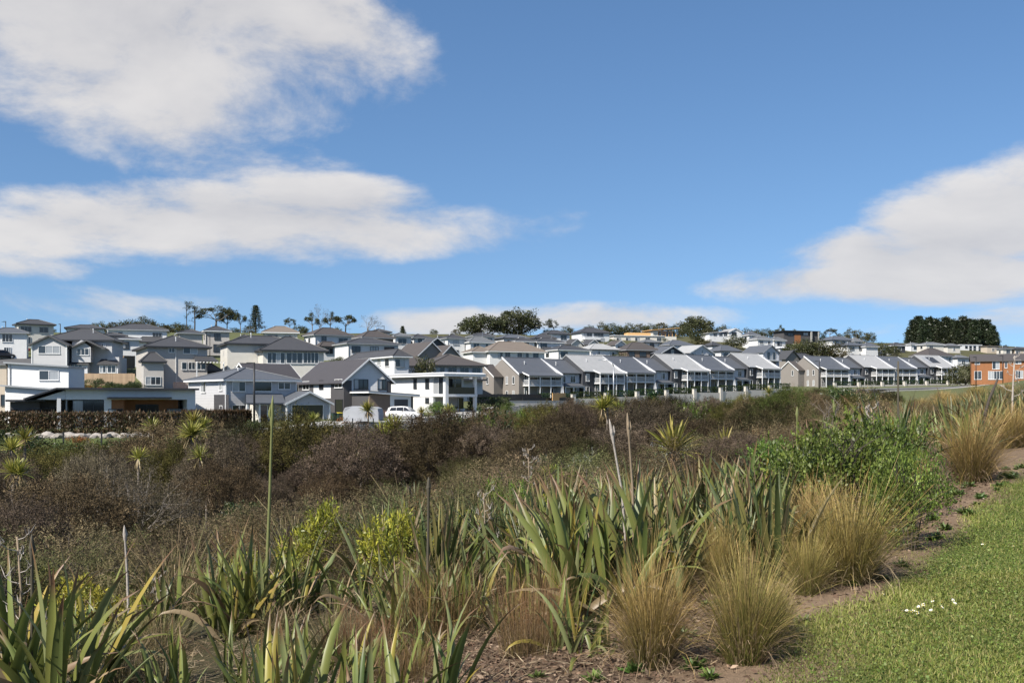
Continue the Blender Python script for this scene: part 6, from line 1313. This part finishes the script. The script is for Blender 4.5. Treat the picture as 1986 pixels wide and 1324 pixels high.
# ------------------------------------------------------------------ shrubs one can tell apart
for nm_, pr, px, py, hpx, wpx, lab in (
    ('coprosma_shrub', COPR[0], 1640, 1030, 215, 320, 'large glossy green shrub behind the biggest tussock'), ('coprosma_shrub', COPR[1], 1768, 1066, 195, 170, 'glossy green shrub at the edge of the worn path'), ('coprosma_shrub', COPR[2], 1545, 975, 100, 150, 'glossy green shrub left of the largest one'), ('coprosma_shrub', COPR[1], 1710, 1010, 195, 190, 'dark green shrub behind the path-edge shrub'),
    ('hebe_shrub', HEBE[0], 756, 1150, 158, 135, 'bright yellow-green shrub in the centre of the low growth'), ('hebe_shrub', HEBE[1], 628, 1128, 150, 130, 'yellow-green shrub left of the brightest one'), ('hebe_shrub', HEBE[1], 165, 1240, 120, 170, 'yellow-green shrub behind the bottom-left flax'), ('lime_shrub', LIME[0], 1005, 1045, 115, 120, 'lime green shrub between two flax clumps'), ('lime_shrub', LIME[1], 968, 1000, 85, 60, 'small fresh green shrub above the lime one'), ('hebe_shrub', HEBE[0], 1015, 1090, 80, 90, 'yellowish shrub at the foot of the lime shrub'),
    ('lime_shrub', LIME[1], 230, 1190, 80, 110, 'green shrub right of the yellow-green one behind the bottom-left flax'), ('daisy_bush', OLEA[0], 1140, 960, 80, 90, 'grey-green shrub with pale flower heads left of the tall dead stems'), ('daisy_bush', OLEA[0], 1280, 940, 75, 100, 'pale-flowered shrub below the lone spiky head'), ('daisy_bush', OLEA[0], 1330, 925, 70, 80, 'pale-flowered shrub right of the lone spiky head'), ('lime_shrub', LIME[0], 1480, 930, 80, 120, 'fresh green shrub left of the glossy shrubs'), ('lime_shrub', LIME[0], 1130, 850, 36, 55, 'small bright bush on top of the brown scrub'), ('lime_shrub', LIME[1], 1215, 830, 40, 60, 'yellow-green bush near the foot of the curved lamp'), ('lime_shrub', LIME[0], 1080, 835, 45, 80, 'green bush at the right end of the verge'),
    ('lime_shrub', LIME[0], 420, 1085, 70, 90, 'green shrub between the bare-branched bush and the left-centre flax'), ('hebe_shrub', HEBE[0], 520, 1070, 70, 70, 'small yellow-green shrub behind the tall green stalk'), ('lime_shrub', LIME[1], 650, 1050, 60, 70, 'fresh green shrub behind the left yellow-green shrub'), ('lime_shrub', LIME[0], 850, 1040, 80, 90, 'green shrub behind the grey-green flax'), ('hebe_shrub', HEBE[1], 905, 1075, 85, 80, 'yellow-green shrub left of the lime green one'), ('lime_shrub', LIME[1], 1075, 985, 80, 90, 'leafy green shrub right of the lime green one'), ('lime_shrub', LIME[0], 330, 1140, 80, 90, 'green shrub above the sparse flax'), ('hebe_shrub', HEBE[0], 80, 1190, 90, 100, 'yellow-green shrub at the left edge behind the bottom flax'), ('lime_shrub', LIME[1], 1200, 960, 60, 90, 'green shrub at the foot of the tall dead stems'), ('lime_shrub', LIME[0], 1420, 915, 60, 90, 'green shrub above the upright flax'), ('daisy_bush', OLEA[0], 1050, 950, 60, 70, 'grey-green shrub beside the forked bare stalk'), ('dark_bush', DARKB[0], 480, 1035, 60, 100, 'dark leafy shrub at the foot of the dark olive manuka'), ('dark_bush', DARKB[0], 740, 1000, 50, 90, 'dark leafy shrub at the foot of the purple-grey manuka'),
    ('hebe_shrub', HEBE[0], 470, 1150, 80, 90, 'yellow-green shrub behind the left-centre flax'), ('hebe_shrub', HEBE[1], 250, 1130, 80, 90, 'yellow-green shrub by the bleached dead stalk'), ('hebe_shrub', HEBE[0], 820, 1110, 80, 90, 'yellow-green shrub right of the brightest one'), ('hebe_shrub', HEBE[1], 1060, 1040, 80, 80, 'yellow-green shrub left of the largest flax clump'),
    ('dry_shrub', DRYB[0], 1605, 870, 120, 130, 'big dry straw-brown shrub before the far terrace gable'), ('dry_shrub', DRYB[1], 1690, 885, 130, 150, 'right half of the straw-brown shrubs with fine twigs'), ('dry_shrub', DRYB[1], 1000, 850, 45, 70, 'pale grey twiggy bush on the edge of the verge'), ('dry_shrub', DRYB[0], 1560, 830, 70, 80, 'low straw-brown bush left of the big dry one'), ('dark_bush', DARKB[0], 60, 905, 70, 140, 'green bush between the two left-edge cabbage trees'), ('dark_bush', DARKB[0], 190, 900, 45, 170, 'leafy green bush along the verge below the boulders'), ('dark_bush', DARKB[0], 476, 845, 40, 60, 'leafy bush at the foot of the black lamp post'), ('dark_bush', DARKB[0], 1530, 800, 60, 90, 'dark green bush at the end of the garden walls')):
    x, y, g = on_ground(px, py, 95); hm = hpx/F*y; wm = wpx/F*y; f = pr[0]; bb = np.array([v.co[:] for v in f.vertices]); fw = np.percentile(np.abs(bb[:, 0]), 97)*2; fh = np.percentile(bb[:, 2], 98)
    plant(nm_, pr, (x, y, g-.04), (wm/fw, wm/fw, hm/fh), lab, 'shrub', 'shrubs of the planted bank')
# ------------------------------------------------------------------ near tussocks and rushes
for nm_, me, px, py, hpx, wpx, lab in (
    ('golden_tussock', TUS[0], 1262, 1292, 225, 225, 'golden tussock at the front left of the worn path'), ('green_gold_tussock', TUSG[0], 1445, 1282, 220, 215, 'greenish gold tussock nearest the camera beside the path'), ('green_gold_tussock', TUSG[1], 1566, 1150, 125, 125, 'small green tussock in front of the biggest one'), ('golden_tussock', TUS[1], 1645, 1128, 200, 250, 'biggest golden tussock, in front of the glossy shrubs'), ('golden_tussock', TUS[2], 1570, 1075, 140, 170, 'golden tussock behind the small green one'), ('golden_tussock', TUS[0], 1885, 935, 135, 165, 'pale golden tussock at the far end of the path'), ('golden_tussock', TUS[2], 1785, 962, 80, 75, 'small brown tussock between shrub and far tussock'), ('golden_tussock', TUS[1], 1965, 868, 85, 130, 'tussock at the right edge of the picture'), ('golden_tussock', TUS[2], 1905, 850, 60, 130, 'straw tussock behind the far path end'), ('golden_tussock', TUS[1], 1400, 1150, 150, 130, 'dry tussock behind the two front ones'), ('golden_tussock', TUS[0], 1500, 1120, 120, 130, 'straw tussock left of the biggest one'),
    ('green_gold_tussock', TUSG[1], 1500, 1245, 130, 120, 'short green tussock at the right of the nearest one'), 
    ('rust_rush', RUSH[0], 850, 1235, 160, 230, 'rust-red rush clump in front of the centre flax'), ('rust_rush', RUSH[1], 1035, 1262, 190, 200, 'tall brown rush left of the drooping flax'), ('rust_rush', RUSH[2], 700, 1270, 110, 190, 'rust rush between the bottom flax clumps'), ('rust_rush', RUSH[1], 1170, 1040, 70, 110, 'rusty rush among the flax leaves'), ('rust_rush', RUSH[0], 1285, 1015, 70, 110, 'rusty rush right of the tall dead stems'), ('rust_rush', RUSH[1], 780, 1320, 100, 180, 'rust rush right of the bottom centre flax')):
    x, y, g = on_ground(px, py, 95); k9 = .9 if 'tuss' in nm_ else .88; hm = hpx/F*y*k9; wm = wpx/F*y*k9*.80; bb = np.array([v.co[:] for v in me.vertices]); fw = np.percentile(np.abs(bb[:, 0]), 93)*2; fh = np.percentile(bb[:, 2], 98)
    single(nm_, me, (x, y, g-.02), (wm/fw, wm/fw, hm/fh), lab, 'tussock' if 'tussock' in nm_ else 'rush', 'tussocks along the path' if 'tussock' in nm_ else 'rushes along the bank')
# ------------------------------------------------------------------ near flax with their stalks
def fx(px, py, n, top, lab, seed, **k):
    x, y, g = on_ground(px, py, 60); L = (wz(top, y)-g)*1.32; return flax('flax', (x, y, g), n, L, lab, seed=seed, **k), x, y, g
def up(px0, px1, py1, x, y, g, bow=.0):     # a stalk from the plant's foot to a point over it, in plant space
    X1 = wx(px1, y)-x; Z1 = wz(py1, y)-g; X0 = wx(px0, y)-x; return [(X0, 0, 0), (X0+(X1-X0)*.35+bow, .02, Z1*.35), (X0+(X1-X0)*.7+bow, .02, Z1*.7), (X1, 0, Z1)]
e, *q = fx(95, 1400, 60, 1120, 'broad flax in the bottom-left corner', 1, spread=.9, arch=1.2, wmul=.95)
stalk(e, up(55, 62, 1085, *q), .013, .010, darkstalk, 'bud', 1); stalk(e, up(20, 33, 1040, *q, bow=.03), .012, .006, stalkm, 'pods', 2)
e, *q = fx(490, 1225, 62, 1050, 'tall flax left of centre with a long green flower stalk', 2, spread=.8, arch=.9)
stalk(e, up(512, 527, 830, *q, bow=.0), .019, .011, greenstalk, 'bud', 3)
e, *q = fx(330, 1255, 16, 1110, 'sparse flax with a bleached dead stalk', 3, spread=.5, arch=1.2); stalk(e, up(250, 243, 1050, *q), .015, .010, palebark, 'bud', 4); stalk(e, up(335, 300, 1120, *q), .012, .006, stalkm, 'pods', 14)
fx(700, 1420, 44, 1205, 'flax rising from the bottom edge in the centre', 4, spread=1.1, arch=1.0, tone=(.5, .25, .12, .05, .08))
fx(600, 1440, 30, 1235, 'flax at the bottom edge left of centre', 14, spread=.7)
e, *q = fx(850, 1185, 44, 1055, 'grey-green flax in front of the yellow shrub', 5, spread=.7, tone=(.3, .52, .06, .04, .08)); stalk(e, up(828, 831, 960, *q), .016, .011, darkstalk, 'bud', 5)
e, *q = fx(985, 1140, 40, 1000, 'flax right of the yellow shrub', 6, spread=.7, tone=(.45, .35, .08, .05, .07)); stalk(e, up(945, 938, 955, *q), .010, .005, stalkm, 'pods', 6)
e, *q = fx(1215, 1165, 78, 950, 'largest flax clump in the centre of the bank', 7, spread=1.25, arch=1.0); stalk(e, up(1212, 1190, 860, *q, bow=.04), .012, .008, palebark, 'bud', 7); stalk(e, up(1228, 1220, 850, *q, bow=.02), .012, .008, stalkm, 'bud', 8); stalk(e, up(1240, 1246, 1035, *q), .03, .02, mat('rotten_stump', (.12, .09, .085), .9, .3, 8), 'bare', 9)
fx(1110, 1130, 34, 970, 'flax left of the largest clump', 17, spread=.8)
fx(1120, 1265, 22, 1120, 'drooping flax with leaves bent to the mulch', 8, spread=.4, arch=1.9, wmul=1.1, tone=(.6, .2, .1, .02, .08))
fx(1400, 1085, 58, 925, 'upright flax behind the front tussocks', 9, spread=1.0, arch=.75, tone=(.35, .45, .08, .04, .08))
fx(1325, 1110, 40, 960, 'flax between the largest clump and the upright one', 10, spread=.8, arch=.8, tone=(.45, .35, .1, .05, .05))
fx(1475, 1010, 36, 880, 'dark flax left of the glossy shrubs', 11, spread=.8, arch=1.0, tone=(.3, .2, .05, .05, .4))
e, *q = fx(1770, 935, 66, 790, 'big dark flax behind the far shrubs', 12, spread=1.2, arch=1.1, tone=(.3, .2, .03, .07, .4)); stalk(e, up(1745, 1742, 700, *q), .022, .012, darkstalk, 'bare', 10); stalk(e, up(1700, 1690, 790, *q), .03, .012, stalkm, 'pods', 11)
e, *q = fx(1590, 960, 26, 840, 'flax with pale upright leaves left of the dry shrub', 13, spread=.7, arch=.6, tone=(.3, .5, .12, .03, .05)); stalk(e, up(1548, 1546, 812, *q), .02, .013, greenstalk, 'bud', 12); stalk(e, up(1630, 1618, 800, *q), .018, .012, greenstalk, 'bud', 13)
e, *q = fx(1035, 1010, 14, 940, 'small flax with a forked bare stalk', 15, spread=.4); stalk(e, up(1030, 1024, 870, *q), .016, .008, stalkm, 'pods', 15)
fx(600, 1300, 40, 1195, 'low spreading flax right of the left-centre one', 31, spread=.8, arch=1.3)
fx(420, 1345, 30, 1215, 'low flax in front of the left-centre one', 32, spread=.8, arch=1.3)
fx(770, 1235, 36, 1110, 'flax with pale leaves right below the yellow shrub', 33, spread=.7, tone=(.35, .4, .1, .08, .07))
fx(925, 1215, 36, 1090, 'flax behind the rust-red rush', 34, spread=.7)
fx(1045, 1200, 34, 1050, 'flax left of the drooping one', 35, spread=.7)
fx(280, 1190, 26, 1095, 'flax near the bleached dead stalk', 36, spread=.6)
fx(690, 1180, 30, 1075, 'flax between the two yellow-green shrubs', 37, spread=.7)
fx(400, 1170, 30, 1085, 'flax just left of the tall stalked clump', 41, spread=.7)
fx(560, 1190, 34, 1085, 'flax at the right shoulder of the tall stalked clump', 42, spread=.8)
fx(200, 1290, 34, 1175, 'flax right of the bottom-left clump', 43, spread=.8, arch=1.2)
fx(830, 1290, 30, 1190, 'low green flax in front of the rust-red rush', 44, spread=.8, arch=1.3)
fx(1290, 1060, 40, 930, 'flax behind the largest clump', 45, spread=.9)
fx(1150, 1080, 40, 945, 'flax behind the left wing of the largest clump', 46, spread=.9)
fx(900, 1130, 34, 1030, 'flax between the yellow shrub and the lime shrub', 47, spread=.8)
fx(1720, 905, 40, 800, 'upright flax behind the glossy shrubs', 48, spread=1.0, arch=.8, tone=(.3, .3, .05, .05, .3))
fx(608, 1012, 26, 965, 'small grey flax at the foot of the scrub', 16, spread=.9, tone=(.2, .6, .02, .1, .08)); fx(660, 1012, 18, 975, 'second small grey flax at the foot of the scrub', 18, spread=.8, tone=(.2, .6, .02, .1, .08))
e, *q = fx(1905, 862, 40, 780, 'flax with arching leaves at the far end of the bank', 19, spread=1.1, arch=1.4, tone=(.35, .3, .05, .15, .15)); stalk(e, up(1900, 1935, 735, *q, bow=-.05), .05, .02, darkbark, 'bare', 16, 'leaning_stem')
e, *q = fx(1965, 840, 26, 790, 'flax at the right edge beyond the tussocks', 20, spread=1.1, arch=1.2); stalk(e, up(1962, 1968, 690, *q), .03, .014, palebark, 'pods', 17)
fx(1830, 880, 34, 800, 'flax right of the big dark one', 22, spread=1.1, arch=1.1, tone=(.3, .2, .03, .12, .35))
for i in range(26):
    px = vr.uniform(1720, 2050); py = vr.uniform(800, 850); x, y, g = on_ground(px, py, 90); single('far_flax', FLX[i % 3], (x, y, g), vr.uniform(.8, 1.2), 'flax clump in the far row on the right slope', 'flax', 'far flax on the right slope')
for i in range(40):
    px = vr.uniform(720, 1520); py = vr.uniform(1000, 1150); x, y, g = on_ground(px, py, 60); single('back_flax', FLX[i % 3], (x, y, g), vr.uniform(.7, 1.05), f'flax clump behind the bank in line with the {land(px)}', 'flax', 'flax filling the bank')
# ------------------------------------------------------------------ lawn, weeds, straw, mulch
def scatter(n, y0, y1, u0, u1, s0, s1, rng, edge=0.0):
    y = np.sqrt(rng.uniform(y0**2, y1**2, n)); x = y*rng.uniform(u0, u1, n); s = s_of(x, y)
    e = .18*np.sin(x*2.3+y*1.1)+.14*np.sin(x*5.1-y*2.7)+rng.normal(0, .10, n); k = (s+e*edge > s0) & (s+e*edge < s1); return x[k], y[k]
rg = np.random.default_rng(91)
xs, ys = [], []
for n, a, b in ((230000, 3.6, 7.5), (150000, 7.0, 13.0), (70000, 12.5, 26)):
    x, y = scatter(n, a, b, .05, .80, -30, .14, rg, .55); xs.append(x); ys.append(y)
x = np.concatenate(xs); y = np.concatenate(ys); n = len(x); big = .75+.06*y
P = np.stack([x, y, H(x, y)-.004], -1); patch = (np.sin(x*1.9+y*.6)+np.sin(y*2.3-x*.8)+np.sin(x*4.4+y*3.1)*.6)
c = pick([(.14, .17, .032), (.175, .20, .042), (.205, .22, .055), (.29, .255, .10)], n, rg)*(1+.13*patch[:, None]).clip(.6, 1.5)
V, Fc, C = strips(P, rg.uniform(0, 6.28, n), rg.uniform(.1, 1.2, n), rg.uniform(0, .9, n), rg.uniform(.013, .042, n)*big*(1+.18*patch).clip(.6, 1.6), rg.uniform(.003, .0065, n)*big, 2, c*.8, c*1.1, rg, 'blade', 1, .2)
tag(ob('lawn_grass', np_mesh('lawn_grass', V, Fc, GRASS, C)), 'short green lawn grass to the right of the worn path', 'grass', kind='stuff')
xs, ys = scatter(120000, 3.6, 13, .05, .75, -30, -.02, rg, .55); n = len(xs); P = np.stack([xs, ys, H(xs, ys)+rg.uniform(.005, .03, n)], -1)
tag(ob('clover_leaves', leaves_mesh('clover_leaves', P, np.stack([rg.normal(0, 1, n), rg.normal(0, 1, n), rg.normal(0, .25, n)], -1), .0125, .0105, [(.12, .175, .032), (.15, .205, .042), (.19, .225, .07)], rg, GRASS)), 'small clover leaves mixed through the lawn', 'clover', kind='stuff')
# straw and dead leaf litter under the planting, bark mulch beside the path
xs, ys = scatter(46000, 4.0, 16, -.6, .62, .5, 6.0, rg, .6); n = len(xs); P = np.stack([xs, ys, H(xs, ys)+rg.uniform(.0, .04, n)], -1)
cs = pick([(.28, .20, .13), (.20, .14, .09), (.36, .28, .19), (.15, .095, .06)], n, rg)
V, Fc, C = strips(P, rg.uniform(0, 6.28, n), rg.uniform(1.1, 1.7, n), rg.uniform(-.3, .3, n), rg.uniform(.04, .22, n), rg.uniform(.003, .007, n), 2, cs, cs, rg, 'blade', 1, .25)
tag(ob('straw_litter', np_mesh('straw_litter', V, Fc, GRASS, C)), 'dry straw and dead leaf litter under the planting', 'litter', kind='stuff')
xs, ys = scatter(110000, 4.0, 15, -.1, .62, .05, 3.2, rg, 1.2); n = len(xs); P = np.stack([xs, ys, H(xs, ys)+rg.uniform(-.002, .012, n)], -1); keep = rg.random(n) < np.clip((s_of(xs, ys)-.15)/.8, .12, 1); P = P[keep]; n = len(P)
tag(ob('bark_mulch', leaves_mesh('bark_mulch', P, np.stack([rg.normal(0, 1, n), rg.normal(0, 1, n), rg.normal(0, .22, n)], -1), .034, .016, [(.17, .115, .075), (.115, .075, .05), (.23, .17, .12), (.08, .055, .04)], rg, DULL, var=.3)), 'brown bark mulch chips on the bed beside the path', 'mulch', kind='stuff')
# weeds along the path edge
def weed(seed):
    r_ = np.random.default_rng(seed); n = 70; a = r_.uniform(0, 6.28, n); q = r_.random(n); c = pick([(.085, .14, .03), (.12, .17, .04), (.07, .11, .025)], n, r_)
    V, Fc, C = strips(np.stack([.05*np.cos(a)*q, .05*np.sin(a)*q, np.zeros(n)], -1), a, .3+.9*q, r_.uniform(.1, .7, n), r_.uniform(.04, .13, n), r_.uniform(.018, .04, n), 3, c*.9, c, r_, 'flax', 1.3, .2, .2); return np_mesh('weed', V, Fc, LIVE, C)
WEED = [weed(i) for i in range(3)]
for i in range(120):
    y = math.sqrt(vr.uniform(4.4**2, 15**2)); s = abs(vr.gauss(.1, .8))+.05; x = 1.3+((y-4.9)*NY-s)/-NX
    if abs(x/y) > .62: continue
    single('weed', WEED[i % 3], (x, y, float(H(x, y))), vr.uniform(.35, .85), f"low green weed {'close to the camera' if y < 6.5 else 'midway' if y < 10 else 'at the far end'} along the worn path", 'weed', 'weeds along the path')
# daisies
fm = mat('petal_white', (.85, .85, .82), .6, .03); ym = mat('daisy_yellow', (.6, .42, .03), .6)
b = MB()
for k in range(12): a = k*math.pi/6; ca, sa = math.cos(a), math.sin(a); b.poly([(ca*.003, sa*.003, .03), (ca*.008-sa*.0026, sa*.008+ca*.0026, .031), (ca*.0125, sa*.0125, .0325), (ca*.008+sa*.0026, sa*.008-ca*.0026, .031)])
pet = b.mesh('daisy', fm); cen = MB().tube([(0, 0, .029), (0, 0, .033), (0, 0, .0345)], [.0045, .004, .0015], 8).mesh('flower_centre', ym); stm = MB().tube([(0, 0, -.02), (.002, 0, .03)], .001, 4).mesh('stem', greenstalk)
for i in range(30):
    big_ = i < 20; px, py = (vr.gauss(1772, 20), vr.gauss(1189, 7)) if i < 15 else (vr.gauss(1832, 14), vr.gauss(1172, 5)) if big_ else (vr.uniform(1650, 1986), vr.uniform(950, 1180))
    x, y, g = on_ground(px, py, 40); o = ob('daisy', pet, None, (x, y, g+.008), (vr.gauss(-.3, .25), vr.gauss(0, .25), vr.uniform(0, 6)), (.95,)*3)
    tag(o, 'white daisy in the small cluster on the lawn' if big_ else 'single white daisy scattered on the lawn', 'daisy', 'daisies in the cluster' if big_ else 'scattered daisies'); ob('flower_centre', cen, o); ob('stem', stm, o)
